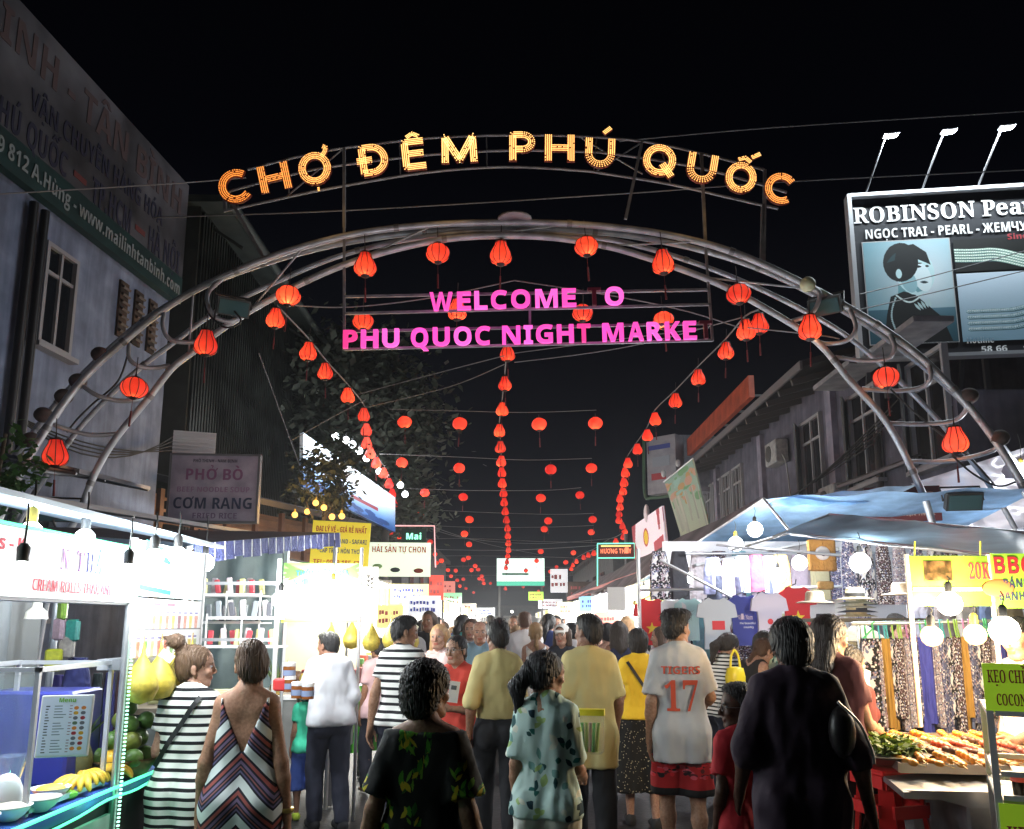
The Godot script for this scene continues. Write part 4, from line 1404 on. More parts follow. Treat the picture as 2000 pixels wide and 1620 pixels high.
# ---------------------------------------------------------------- the arch
func build_arch():
	var steel := worn(0.5, 0.52, 0.56, 0.42, 0.4, 1.2)
	var a := thing("entrance_arch", "grey welded steel-pipe arch spanning the whole street", "arch", Vector3.ZERO)
	# the outer front rail
	var A := curve([Vector3(-5.551,1.062,-8.4),Vector3(-5.513,2.094,-8.4),Vector3(-5.397,2.779,-8.45),Vector3(-5.225,3.329,-8.5),Vector3(-5.031,3.864,-8.6),Vector3(-4.791,4.351,-8.7),Vector3(-4.446,4.801,-8.8),Vector3(-3.974,5.26,-8.85),Vector3(-3.422,5.623,-8.9),Vector3(-2.672,5.974,-8.95),Vector3(-1.84,6.234,-9),Vector3(-0.922,6.346,-9),Vector3(0,6.373,-9),Vector3(0.922,6.34,-9),Vector3(1.839,6.221,-9),Vector3(2.611,5.974,-8.95),Vector3(3.359,5.584,-8.9),Vector3(4.082,5.116,-8.85),Vector3(4.49,4.771,-8.8),Vector3(4.768,4.411,-8.7),Vector3(5.057,3.951,-8.6),Vector3(5.278,3.47,-8.5),Vector3(5.447,2.925,-8.4),Vector3(5.585,2.252,-8.4),Vector3(5.654,1.062,-8.4)], 4)
	var A2 := curve([Vector3(-6.464,1.162,-9.4),Vector3(-6.397,2.563,-9.4),Vector3(-6.166,3.168,-9.4),Vector3(-5.722,3.838,-9.35),Vector3(-5.319,4.359,-9.3),Vector3(-4.931,4.813,-9.3),Vector3(-4.448,5.228,-9.25),Vector3(-3.896,5.56,-9.2),Vector3(-3.233,5.862,-9.2),Vector3(-2.361,6.111,-9.15),Vector3(-1.487,6.252,-9.1),Vector3(-0.621,6.325,-9.1),Vector3(0.31,6.338,-9.1),Vector3(1.24,6.278,-9.1),Vector3(2.175,6.124,-9.15),Vector3(2.985,5.882,-9.2),Vector3(3.707,5.507,-9.2),Vector3(4.412,5.079,-9.25),Vector3(5.073,4.55,-9.3),Vector3(5.434,4.158,-9.3),Vector3(5.775,3.763,-9.35),Vector3(6.166,3.168,-9.4),Vector3(6.428,2.324,-9.4),Vector3(6.523,1.162,-9.4)], 4)
	var B := curve([Vector3(-5.858,1.062,-9.2),Vector3(-5.773,2.368,-9.2),Vector3(-5.565,3.004,-9.2),Vector3(-5.393,3.346,-9.2),Vector3(-5.096,3.852,-9.2),Vector3(-4.733,4.299,-9.2),Vector3(-4.381,4.658,-9.2),Vector3(-4.065,4.919,-9.2),Vector3(-3.571,5.318,-9.2),Vector3(-2.973,5.645,-9.2),Vector3(-2.231,5.965,-9.15),Vector3(-1.485,6.159,-9.1),Vector3(-0.617,6.26,-9.05),Vector3(0.308,6.26,-9.05),Vector3(1.238,6.192,-9.1),Vector3(2.107,5.965,-9.15),Vector3(2.911,5.658,-9.2),Vector3(3.511,5.338,-9.2),Vector3(3.97,5.047,-9.2),Vector3(4.382,4.677,-9.2),Vector3(4.706,4.337,-9.2),Vector3(5.044,3.932,-9.2),Vector3(5.333,3.516,-9.2),Vector3(5.523,3.22,-9.2),Vector3(5.792,2.649,-9.2),Vector3(5.922,2.136,-9.2),Vector3(6.029,1.062,-9.2)], 4)
	var C := curve([Vector3(-5.155,0.921,-8.9),Vector3(-5.072,2.009,-8.9),Vector3(-4.931,2.588,-8.9),Vector3(-4.815,2.856,-8.9),Vector3(-4.683,3.291,-8.9),Vector3(-4.487,3.691,-8.9),Vector3(-4.161,4.197,-8.95),Vector3(-3.933,4.533,-8.95),Vector3(-3.702,4.767,-9),Vector3(-3.362,5.061,-9),Vector3(-2.781,5.443,-9),Vector3(-2.069,5.803,-9),Vector3(-1.345,6.044,-9),Vector3(-0.613,6.182,-9),Vector3(0.306,6.195,-9),Vector3(1.101,6.077,-9),Vector3(1.767,5.868,-9),Vector3(2.425,5.603,-9),Vector3(3.013,5.27,-9),Vector3(3.546,4.855,-8.95),Vector3(3.893,4.392,-8.95),Vector3(4.269,3.858,-8.9),Vector3(4.561,3.151,-8.9),Vector3(4.668,2.742,-8.9),Vector3(4.764,2.009,-8.9),Vector3(4.826,0.921,-8.9)], 4)
	for rail in [[A, 0.041], [A2, 0.035], [B, 0.031], [C, 0.039]]:
		part("rail", tube_geo(rail[0], rail[1], 9), steel, a)
		var joints := Geo.new()
		for i in range(6, rail[0].size() - 6, 9):
			var p: Vector3 = rail[0][i]
			var d: Vector3 = (rail[0][i + 1] - p).normalized() * 0.03
			joints.tube([p - d, p + d], rail[1] + 0.006, 9)
		part("joint", joints, mt(0.2, 0.2, 0.21, 0.5, 0.6), a).set_meta("kind", "stuff")
	# half-hoop ties from the outer to the inner rail
	var ties := [
		[Vector3(-5.234,3.312,-8.5),Vector3(-5.14,3.275,-8.6),Vector3(-4.999,3.267,-8.8),Vector3(-4.699,3.279,-8.9)], [Vector3(-5.023,3.778,-8.6),Vector3(-4.876,3.733,-8.7),Vector3(-4.698,3.709,-8.8),Vector3(-4.486,3.745,-8.9)],
		[Vector3(-4.798,4.244,-8.7),Vector3(-4.628,4.137,-8.7),Vector3(-4.445,4.106,-8.8),Vector3(-4.285,4.126,-8.85),Vector3(-4.202,4.197,-8.95)], [Vector3(-4.374,4.777,-8.8),Vector3(-4.335,4.589,-8.75),Vector3(-4.235,4.509,-8.8),Vector3(-4.117,4.523,-8.9),Vector3(-3.953,4.57,-8.95)],
		[Vector3(-4.027,5.166,-8.85),Vector3(-4.003,4.973,-8.8),Vector3(-3.914,4.838,-8.85),Vector3(-3.689,4.855,-8.95),Vector3(-3.475,4.954,-9)], [Vector3(-3.42,5.591,-8.9),Vector3(-3.518,5.377,-8.8),Vector3(-3.463,5.148,-8.85),Vector3(-3.287,5.105,-8.95),Vector3(-3.131,5.226,-9)],
		[Vector3(3.387,5.546,-8.9),Vector3(3.55,5.408,-8.8),Vector3(3.508,5.21,-8.85),Vector3(3.41,5.156,-8.95),Vector3(3.276,5.125,-9)], [Vector3(3.911,5.21,-8.85),Vector3(3.944,4.973,-8.8),Vector3(3.855,4.838,-8.85),Vector3(3.687,4.83,-8.95),Vector3(3.546,4.855,-8.95)],
		[Vector3(4.335,4.881,-8.8),Vector3(4.345,4.71,-8.75),Vector3(4.284,4.606,-8.8),Vector3(4.065,4.609,-8.9),Vector3(3.747,4.669,-8.95)], [Vector3(4.688,4.482,-8.7),Vector3(4.692,4.333,-8.7),Vector3(4.632,4.262,-8.8),Vector3(4.389,4.249,-8.9),Vector3(4.027,4.288,-8.95)],
		[Vector3(5.009,4.039,-8.6),Vector3(5.01,3.936,-8.65),Vector3(4.914,3.856,-8.75),Vector3(4.621,3.846,-8.85),Vector3(4.27,3.87,-8.9)], [Vector3(5.26,3.554,-8.5),Vector3(5.246,3.491,-8.6),Vector3(5.016,3.426,-8.7),Vector3(4.785,3.406,-8.8),Vector3(4.493,3.426,-8.9)]]
	for t in ties: part("tie", tube_geo(curve(t, 5), 0.026, 8), steel, a)
	for i in range(30, A.size() - 30, 7):
		part("brace", tube_geo([A[i], C[clampi(int(float(i) / A.size() * C.size()), 0, C.size() - 1)]], 0.012, 6), steel, a)
	part("top_boss", lathe_geo([Vector2(0.0, -0.03), Vector2(0.2, -0.02), Vector2(0.21, 0.01), Vector2(0.12, 0.05), Vector2(0.0, 0.06)], 16), mt(0.22, 0.2, 0.21, 0.5), a, Vector3(0.031,6.406,-9))
	for q in [Vector3(-4.802,4.717,-9), Vector3(-5.029,4.395,-9), Vector3(-5.148,4.197,-8.95), Vector3(-5.331,3.966,-8.9), Vector3(-5.441,3.674,-8.9), Vector3(5.055,4.109,-8.62), Vector3(5.283,3.61,-8.52)]:
		part("knot", ball_geo(Vector3(0.1, 0.09, 0.1)), worn(0.09, 0.06, 0.055, 0.9, 0, 3.0), a, q)
	part("dead_lamp", ball_geo(Vector3(0.09, 0.09, 0.09)), mt(0.45, 0.47, 0.3, 0.5), a, Vector3(3.406,5.474,-8.75))
	# floodlights strapped to the legs, unlit, with their cable bundles
	var fl := thing("floodlight", "black floodlight with a tangle of cables strapped to the left shoulder of the arch", "floodlight", Vector3(-3.213,5.221,-8.8), 0.5)
	flood(fl)
	again(fl, Vector3(3.65,5.274,-8.9), -0.6, "black floodlight strapped to the right shoulder of the arch")
	again(fl, Vector3(-4.889,2.816,-8.6), 0.2, "black floodlight strapped low on the left arch leg above the cream roll sign")
	again(fl, Vector3(4.868,2.938,-8.6), -0.2, "teal-lit flat floodlight on the right arch leg above the grill stall")
	var cb := [[[Vector3(-3.58,5.408,-8.8),Vector3(-3.484,5.139,-8.75),Vector3(-3.249,4.936,-8.7),Vector3(-3.098,5.047,-8.75),Vector3(-3.365,5.283,-8.8),Vector3(-3.433,4.973,-8.8)], "loops of grey cable tied to the left shoulder of the arch"],
		[[Vector3(-5.173,2.788,-8.6),Vector3(-5.027,2.705,-8.6),Vector3(-4.959,2.589,-8.55),Vector3(-4.835,2.611,-8.5),Vector3(-4.891,2.726,-8.55),Vector3(-4.731,2.771,-8.6),Vector3(-4.742,2.914,-8.7)], "black cable loops hanging off the left arch leg"],
		[[Vector3(4.794,3.434,-8.6),Vector3(4.997,3.236,-8.6),Vector3(5.26,3.095,-8.6),Vector3(5.515,3.151,-8.6),Vector3(5.7,3.067,-8.6)], "black cable running from the right arch leg to a lamp"],
		[[Vector3(4.177,4.364,-8.8),Vector3(4.52,4.018,-8.85),Vector3(4.813,3.709,-8.8),Vector3(5.098,3.407,-8.75),Vector3(5.293,3.112,-8.7)], "thin black cable strung along the right arch leg"],
		[[Vector3(-4.376,4.667,-8.8),Vector3(-4.465,4.334,-8.8),Vector3(-4.73,4.064,-8.8),Vector3(-4.887,3.886,-8.8),Vector3(-4.987,3.739,-8.8)], "thin black cable strung along the left arch leg"]]
	for c in cb: solo("cable", tube_geo(curve(c[0], 6), 0.011, 6), mt(0.012, 0.012, 0.013, 0.6), c[1], "cable")

func bar_part(p: Node3D, a: Vector3, b: Vector3, w: float, m: Material):
	var g := Geo.new()
	g.bar(a, b, w)
	part("bar", g, m, p)

func flood(p: Node3D):
	var g := Geo.new()
	g.box(Vector3.ZERO, Vector3(0.36, 0.2, 0.1), Basis(Vector3.RIGHT, 0.5))
	for i in 6: g.box(Vector3(-0.15 + i * 0.06, 0.03, -0.08), Vector3(0.012, 0.16, 0.08), Basis(Vector3.RIGHT, 0.5))
	part("housing", g, mt(0.02, 0.022, 0.024, 0.5), p)
	part("glass", bx(Vector3(0, -0.03, 0.055), Vector3(0.32, 0.16, 0.01), Basis(Vector3.RIGHT, 0.5)), mt(0.04, 0.09, 0.1, 0.1), p)
	part("bracket", tube_geo([Vector3(-0.2, 0, 0), Vector3(-0.2, 0.16, -0.08), Vector3(0.2, 0.16, -0.08), Vector3(0.2, 0, 0)], 0.012, 6), mt(0.05, 0.05, 0.05, 0.5, 0.5), p)

func lathe_geo(profile: Array, sides := 16, rib := 0.0, ribs := 0) -> Geo:
	var g := Geo.new()
	g.lathe(profile, sides, Vector3.ZERO, rib, ribs)
	return g

func ball_geo(r: Vector3, sides := 12, rows := 8) -> Geo:
	var g := Geo.new()
	g.ball(Vector3.ZERO, r, sides, rows)
	return g

# strokes of a rounded sans letter in a box one high, middle at the origin; arcs as [cx, cy, rx, ry, from, to] in degrees
func strokes(ch: String) -> Array:
	var arc := func(cx, cy, rx, ry, a0, a1) -> Array:
		var out := []
		for i in 17:
			var t := deg_to_rad(lerpf(a0, a1, i / 16.0))
			out.append(Vector2(cx + cos(t) * rx, cy + sin(t) * ry))
		return out
	var join := func(a: Array, b: Array) -> Array: return a + b
	match ch:
		"C": return [arc.call(0.02, 0.0, 0.38, 0.4, 48, 312)]
		"H": return [[Vector2(-0.33, 0.4), Vector2(-0.33, -0.4)], [Vector2(0.33, 0.4), Vector2(0.33, -0.4)], [Vector2(-0.22, 0.0), Vector2(0.22, 0.0)]]
		"O": return [arc.call(0.0, 0.0, 0.36, 0.4, 0, 360)]
		"Q": return [arc.call(0.0, 0.0, 0.38, 0.4, 0, 360), [Vector2(0.1, -0.12), Vector2(0.38, -0.46)]]
		"D": return [join.call(join.call([Vector2(-0.3, -0.4), Vector2(-0.3, 0.4)], arc.call(-0.05, 0.0, 0.38, 0.4, 90, -90)), [Vector2(-0.3, -0.4)]), [Vector2(-0.46, 0.0), Vector2(-0.05, 0.0)]]
		"E": return [[Vector2(0.28, 0.4), Vector2(-0.26, 0.4), Vector2(-0.26, -0.4), Vector2(0.3, -0.4)], [Vector2(-0.15, 0.02), Vector2(0.26, 0.02)]]
		"M": return [[Vector2(-0.42, -0.4), Vector2(-0.4, 0.4), Vector2(0.0, -0.34), Vector2(0.4, 0.4), Vector2(0.42, -0.4)]]
		"P": return [join.call(join.call([Vector2(-0.26, -0.4), Vector2(-0.26, 0.4)], arc.call(0.02, 0.17, 0.27, 0.23, 90, -90)), [Vector2(-0.16, -0.06)])]
		"U": return [join.call(join.call([Vector2(-0.33, 0.4)], arc.call(0.0, -0.07, 0.33, 0.33, 180, 360)), [Vector2(0.33, 0.4)])]
	return []

func led_letter(parent: Node3D, at: Vector3, ch: String, marks: String, h: float, ang: float, warm: float):
	var st := strokes(ch)
	if "^" in marks: st.append([Vector2(-0.17, 0.56), Vector2(0.0, 0.66), Vector2(0.17, 0.56)])
	if "'" in marks: st.append([Vector2(0.1 if not "^" in marks else 0.2, 0.6 if not "^" in marks else 0.72), Vector2(0.28 if not "^" in marks else 0.4, 0.76 if not "^" in marks else 0.88)])
	if "." in marks: st.append([Vector2(0.0, -0.66), Vector2(0.03, -0.66)])
	if "," in marks: st.append([Vector2(0.25, 0.32), Vector2(0.36, 0.46), Vector2(0.4, 0.58), Vector2(0.33, 0.62)])
	var back := Geo.new()
	var beads := Geo.new()
	var wd := 0.22
	for s in st:
		var pts := []
		for i in s.size() - 1:                              # resample finely
			var n := maxi(1, int((s[i + 1] - s[i]).length() * h / 0.0145))
			for k in n: pts.append(s[i].lerp(s[i + 1], float(k) / n) * h)
		pts.append(s[-1] * h)
		var small: bool = s[0].y > 0.5 or s[0].y < -0.5 or (ch == "O" and s[0].x == 0.25)
		var rows := 3 if small else 4
		var half := wd * h * (0.3 if small else 0.5)
		for i in pts.size():
			var d: Vector2 = (pts[mini(i + 1, pts.size() - 1)] - pts[maxi(i - 1, 0)])
			if d.length() < 1e-6: d = Vector2.RIGHT
			d = d.normalized()
			var nn := Vector2(-d.y, d.x)
			for k in rows:
				if rng.randf() < 0.035: continue
				var q: Vector2 = pts[i] + nn * ((k + 0.5) / rows - 0.5) * half * 2.0
				var c := Vector3(q.x, q.y, 0.018)
				var r := 0.0062
				var e := [c + Vector3(-r, -r, 0), c + Vector3(-r, r, 0), c + Vector3(r, r, 0), c + Vector3(r, -r, 0)]
				var t := c + Vector3(0, 0, r * 1.4)
				for z in 4:
					var k2: Vector3 = (e[z] + e[(z + 1) % 4] - c * 2.0 + Vector3(0, 0, r)).normalized()
					beads.tri(e[z], e[(z + 1) % 4], t, k2, k2, k2)
		var ring := []
		for i in range(0, pts.size(), 2):
			ring.append(Vector3(pts[i].x, pts[i].y, 0.0))
		if ring.size() > 1:
			for i in ring.size() - 1:
				var d2: Vector3 = ring[i + 1] - ring[i]
				if d2.length() > 0.001: back.box((ring[i] + ring[i + 1]) / 2 + Vector3(0, 0, -0.004 + 0.0003 * (i % 5)), Vector3(d2.length() + half * 0.5, half * 2.1, 0.03), Basis(Vector3.BACK, atan2(d2.y, d2.x)))
	var o := part("letter", back, worn(0.22, 0.03, 0.012, 0.5), parent, at, Vector3(0, 0, deg_to_rad(ang)))
	part("led_lights", beads, glow(1.0, lerpf(0.3, 0.62, warm), lerpf(0.04, 0.2, warm), lerpf(1.3, 2.5, warm)), o)

func build_signs():
	var steel := worn(0.34, 0.34, 0.36, 0.5, 0.5, 1.2)
	var top := thing("arch_name_sign", "curved sign of amber LED letters reading CHỢ ĐÊM PHÚ QUỐC above the arch", "sign", Vector3.ZERO)
	var rails := [[Vector3(-3.236,7.099,-9.05),Vector3(-2.606,7.277,-9.05),Vector3(-2.064,7.387,-9.05),Vector3(-1.059,7.518,-9.05),Vector3(-0.088,7.56,-9.05),Vector3(0.82,7.546,-9.05),Vector3(1.651,7.47,-9.05),Vector3(2.325,7.312,-9.05),Vector3(3.092,7.093,-9.05)], [Vector3(-3.505,6.794,-9.05),Vector3(-2.596,7.058,-9.05),Vector3(-2.055,7.161,-9.05),Vector3(-1.055,7.291,-9.05),Vector3(-0.088,7.353,-9.05),Vector3(0.817,7.339,-9.05),Vector3(1.256,7.305,-9.05),Vector3(2.317,7.113,-9.05),Vector3(3.343,6.794,-9.05)], [Vector3(-3.49,6.546,-9.05),Vector3(-2.583,6.767,-9.05),Vector3(-2.045,6.882,-9.05),Vector3(-1.051,7.058,-9.05),Vector3(-0.088,7.133,-9.05),Vector3(0.814,7.086,-9.05),Vector3(1.157,7.038,-9.05),Vector3(1.927,6.902,-9.05),Vector3(2.686,6.713,-9.05),Vector3(3.225,6.579,-9.05)]]
	for r in rails: part("rail", tube_geo(curve(r, 4), 0.016, 7), steel, top)
	for q in [[Vector3(-2.064,7.387,-9.05),Vector3(-2.025,6.333,-9.05)], [Vector3(1.6,7.463,-9.05),Vector3(1.374,6.446,-9.05)], [Vector3(2.325,7.312,-9.05),Vector3(2.325,6.101,-9.05)], [Vector3(3.092,7.093,-9.05),Vector3(3.011,5.839,-9.05)], [Vector3(-3.383,6.633,-9.05),Vector3(-2.974,5.937,-9.05)], [Vector3(-3.505,6.794,-9.05),Vector3(-3.471,6.546,-9.05)], [Vector3(2.981,5.839,-9.05),Vector3(3.042,6.633,-9.05)]]:
		bar_part(top, q[0], q[1], 0.035, steel)
	for q in [[Vector3(-2.764,7.235,-9.06),Vector3(-2.709,6.746,-9.06)], [Vector3(-1.388,7.483,-9.06),Vector3(-1.364,7.01,-9.06)], [Vector3(-0.316,7.56,-9.06),Vector3(-0.307,7.126,-9.06)], [Vector3(1.042,7.539,-9.06),Vector3(1.002,7.064,-9.06)], [Vector3(1.828,7.435,-9.06),Vector3(1.936,6.908,-9.06)], [Vector3(-2.066,7.394,-9.06),Vector3(-2.74,6.746,-9.06)], [Vector3(0.821,7.553,-9.06),Vector3(1.596,7.044,-9.06)], [Vector3(1.602,7.47,-9.06),Vector3(1.002,7.064,-9.06)]]:
		bar_part(top, q[0], q[1], 0.014, steel)
	var ls := [["C", "", Vector3(-3.329,6.811,-8.95), 78, 17, 0.12], ["H", "", Vector3(-2.866,6.925,-8.95), 76, 14, 0.25], ["O", ",.", Vector3(-2.384,7.046,-8.95), 76, 11, 0.6], ["D", "", Vector3(-1.681,7.161,-8.95), 74, 9, 0.75], ["E", "^", Vector3(-1.186,7.235,-8.95), 73, 7, 0.9], ["M", "", Vector3(-0.641,7.297,-8.95), 74, 3, 1.0],
		["P", "", Vector3(0.118,7.324,-8.95), 74, 0, 0.85], ["H", "", Vector3(0.579,7.317,-8.95), 74, -1, 0.7], ["U", "'", Vector3(1.069,7.269,-8.95), 74, -3, 0.75], ["Q", "", Vector3(1.786,7.154,-8.95), 74, -8, 0.75], ["U", "", Vector3(2.298,7.066,-8.95), 74, -11, 0.7], ["O", "^'", Vector3(2.761,6.925,-8.95), 72, -14, 0.65], ["C", "", Vector3(3.229,6.784,-8.95), 72, -17, 0.3]]
	for l in ls: led_letter(top, l[2], l[0], l[1], l[3] * 8.95 / 1590.0, l[4], l[5])
	# the pink welcome sign on its frame under the arch
	var w := thing("welcome_sign", "pink neon WELCOME TO PHU QUOC NIGHT MARKET sign framed under the arch, two letters dark", "sign", Vector3.ZERO)
	for q in [[Vector3(-1.982,5.43,-9),Vector3(2.331,5.519,-9)], [Vector3(-1.975,5.22,-9),Vector3(2.341,5.334,-9)], [Vector3(-1.967,4.998,-9),Vector3(2.343,5.099,-9)], [Vector3(-1.959,4.779,-9),Vector3(2.346,4.892,-9)], [Vector3(-2.014,6.307,-9),Vector3(-1.959,4.773,-9)], [Vector3(2.312,6.077,-9),Vector3(2.346,4.885,-9)], [Vector3(0.212,5.487,-9.03),Vector3(0.21,4.833,-9.03)]]: bar_part(w, q[0], q[1], 0.028, steel)
	for q in [[Vector3(-2.024,5.556,-9.3),Vector3(2.395,5.635,-9.3)], [Vector3(-2,4.883,-9.3),Vector3(2.412,4.993,-9.3)]]: bar_part(w, q[0], q[1], 0.018, steel)
	for q in [[Vector3(-1.982,5.43,-9), Vector3(-2.024,5.556,-9.3)], [Vector3(-1.959,4.779,-9), Vector3(-2,4.883,-9.3)], [Vector3(2.346,4.892,-9), Vector3(2.412,4.993,-9.3)]]: bar_part(w, q[0], q[1], 0.018, steel)
	var f := font_of("bold")
	var pk := [glow(1.0, 0.085, 0.5, 1.05), glow(1.0, 0.05, 0.3, 0.95), glow(1.0, 0.14, 0.62, 1.1)]
	var off := mt(0.09, 0.006, 0.02, 0.5)
	for ln in [["WELCOME TO", Vector3(-0.994,5.324,-8.93), Vector3(1.331,5.4,-8.93), 7], ["PHU QUOC NIGHT MARKET", Vector3(-1.972,4.866,-8.93), Vector3(2.339,4.985,-8.93), 20]]:
		var s: String = ln[0]
		var whole := f.get_string_size(s, 0, -1, 64).x
		var n := 0
		for i in s.length():
			if s[i] == " ": continue
			var x0 := f.get_string_size(s.substr(0, i), 0, -1, 64).x
			var x1 := f.get_string_size(s.substr(0, i + 1), 0, -1, 64).x
			var dead: bool = (s == "WELCOME TO" and s[i] == "T") or i == 20
			var lit: Material = off if dead else pk[1 if i in [0, 13] and s.length() > 12 else (n % 3 if n % 3 != 1 else 0)]
			var mid: Vector3 = ln[1].lerp(ln[2], (x0 + x1) / 2 / whole)
			part("letter", text_geo(s[i], 0.215, "bold", (x1 - x0) / whole * ln[1].distance_to(ln[2]) * 0.8, 0.05), lit, w, mid, Vector3(0, 0, 0.02))
			n += 1
	# light of the pink letters
	for x in [820, 1000, 1180]: lamp(Vector3((x - 1000) * 0.0056, 4.95, -8.75), 0.12, lin(1.0, 0.1, 0.6), 0.3)
	for x in [-2.2, -0.8, 0.8, 2.2]: lamp(Vector3(x, 6.5, -8.7), 0.05, lin(1.0, 0.55, 0.18), 0.3)

func build_billboard():
	var b := thing("pearl_shop_billboard", "black and teal pearl shop billboard with a woman's portrait, lit from above, on the right", "billboard", Vector3(5.834,8.952,-13), deg_to_rad(-7))
	var W := 4.3
	var H := 2.98
	part("board", bx(Vector3(W / 2, -H / 2, -0.08), Vector3(W, H, 0.14)), mt(0.012, 0.013, 0.018, 0.45), b)
	var fr := Geo.new()
	fr.box(Vector3(0.02, -H / 2, 0.0), Vector3(0.07, H, 0.2))
	fr.box(Vector3(W / 2, -0.02, 0.0), Vector3(W, 0.06, 0.2))
	fr.box(Vector3(W / 2, -H + 0.02, 0.0), Vector3(W, 0.06, 0.2))
	part("frame", fr, mt(0.55, 0.57, 0.6, 0.45, 0.3), b)
	var wt := mt(0.8, 0.8, 0.8, 0.6)
	words(b, "ROBINSON Pearl", Vector3(1.62, -0.36, 0.0), 0.29, wt, "serifbold", 3.05, 0.006)
	words(b, "NGỌC TRAI - PEARL - ЖЕМЧУГ", Vector3(1.62, -0.72, 0.0), 0.17, wt, "bold", 2.7, 0.006)
	words(b, "Since", Vector3(2.75, -0.9, 0.0), 0.1, mt(0.35, 0.03, 0.04), "bold", 0.4, 0.006)
	part("lettering", text_geo("Quốc, Đông - Phú Quốc", 0.075, "bold", 0.9, 0.005), wt, b, Vector3(1.0, -2.68, 0.0))
	words(b, "Hotline", Vector3(1.95, -2.7, 0.0), 0.1, wt, "bold", 0.42)
	words(b, "58 66", Vector3(2.15, -2.86, 0.0), 0.1, wt, "bold", 0.4)
	words(b, "Fb: robinson", Vector3(3.1, -2.7, 0.0), 0.1, wt, "bold", 0.9)
	words(b, "www.robinson", Vector3(3.1, -2.86, 0.0), 0.09, wt, "bold", 1.0)
	# the portrait print
	var p := Painter.new(256, 320, Color(0.42, 0.62, 0.68))
	for y in 320:
		for x in range(0, 256, 4):
			var t := clampf(1.0 - Vector2(x - 170, y - 120).length() / 260.0, 0.0, 1.0)
			p.rect(x, y, 4, 1, Color(0.3, 0.52, 0.58).lerp(Color(0.93, 0.97, 1.0), t) if y < 215 else Color(0.12, 0.3, 0.36).lerp(Color(0.55, 0.7, 0.78), t * (1.0 - (y - 215) / 140.0)))
	var sk := Color(0.8, 0.93, 0.95)
	var sh := Color(0.45, 0.66, 0.7)
	var bk := Color(0.03, 0.06, 0.08)
	p.poly(PackedVector2Array([Vector2(95, 140), Vector2(150, 150), Vector2(140, 200), Vector2(90, 200)]), sh)
	p.poly(PackedVector2Array([Vector2(70, 175), Vector2(110, 160), Vector2(140, 170), Vector2(160, 190), Vector2(215, 245), Vector2(240, 320), Vector2(40, 320), Vector2(55, 230)]), bk)
	p.oval(147, 100, 58, 74, sk, -0.15)
	p.poly(PackedVector2Array([Vector2(110, 120), Vector2(150, 165), Vector2(168, 160), Vector2(140, 110)]), sh)
	p.poly(PackedVector2Array([Vector2(186, 80), Vector2(196, 112), Vector2(184, 118)]), sk)
	p.oval(168, 118, 26, 46, Color(0.9, 0.98, 1.0), -0.2)
	p.oval(128, 130, 22, 36, Color(0.6, 0.78, 0.82), -0.3)
	p.oval(108, 68, 52, 62, bk, 0.15)
	p.leaf(96, 48, 70, 9, -0.6, Color(0.12, 0.24, 0.27))
	p.poly(PackedVector2Array([Vector2(100, 20), Vector2(150, 12), Vector2(186, 40), Vector2(196, 80), Vector2(150, 56), Vector2(112, 110), Vector2(84, 95)]), bk)
	p.oval(100, 104, 9, 15, sk)
	p.leaf(158, 84, 22, 4, 0.1, bk)
	p.leaf(185, 84, 12, 3.5, 0.1, bk)
	p.leaf(158, 74, 30, 2.5, 0.0, bk)
	p.leaf(172, 134, 26, 4, 0.1, Color(0.12, 0.2, 0.24))
	for i in 20: p.oval(88 + i * 3.8, 172 + sin(i * 0.16) * 22, 3, 3, Color(0.85, 0.92, 0.92))
	for i in 22: p.oval(84 - sin(i * 0.15) * 16, 180 + i * 5.5, 3, 3, Color(0.7, 0.8, 0.82))
	for i in 5: p.leaf(146 + i * 9, 210 - i * 3, 30, 4, 0.9 + i * 0.1, Color(0.75, 0.86, 0.87))
	part("portrait_print", bx(Vector3(0.91, -1.79, -0.002), Vector3(1.43, 1.86, 0.012)), mt(0.5, 0.5, 0.5), b)
	face_print(b, p.done(), Vector3(0.91, -1.79, 0.007), 1.4, 1.83)
	# pearls
	for k in 2:
		p = Painter.new(256, 128 if k == 0 else 256, Color(0.03, 0.05, 0.05) if k == 0 else Color(0.5, 0.64, 0.72))
		if k == 1: p.shade(0, 0, 256, 256, Color(0.85, 0.92, 0.98), Color(0.55, 0.7, 0.78))
		for i in 60:
			for j in (5 if k == 0 else 4):
				var t := i / 59.0
				var c := Vector2(t * 256, 40 + 45 * smoothstep(0.25, 0.6, t) + j * 11 + sin(t * 9) * 4) if k == 0 else Vector2(20 + t * 250, 165 - 130 * pow(maxf(t - 0.3, 0.0) / 0.7, 1.4) + j * 22 - 20)
				var r := 5.0 if k == 0 else 8.5
				p.oval(c.x, c.y, r, r, Color(0.25, 0.4, 0.44))
				p.oval(c.x - 1, c.y - 1, r * 0.8, r * 0.8, Color(0.68, 0.8, 0.72) if k == 0 else Color(0.72, 0.84, 0.88))
				p.oval(c.x - r * 0.3, c.y - r * 0.3, r * 0.35, r * 0.35, Color(1, 1, 1))
		face_print(b, p.done(), Vector3(2.75, -1.2, 0.003) if k == 0 else Vector3(2.75, -2.12, 0.003), 2.15, 0.58 if k == 0 else 1.2)
	# arm lamps over the board
	var px := [0.32, 1.25, 2.16, 3.1]
	var first: Node3D
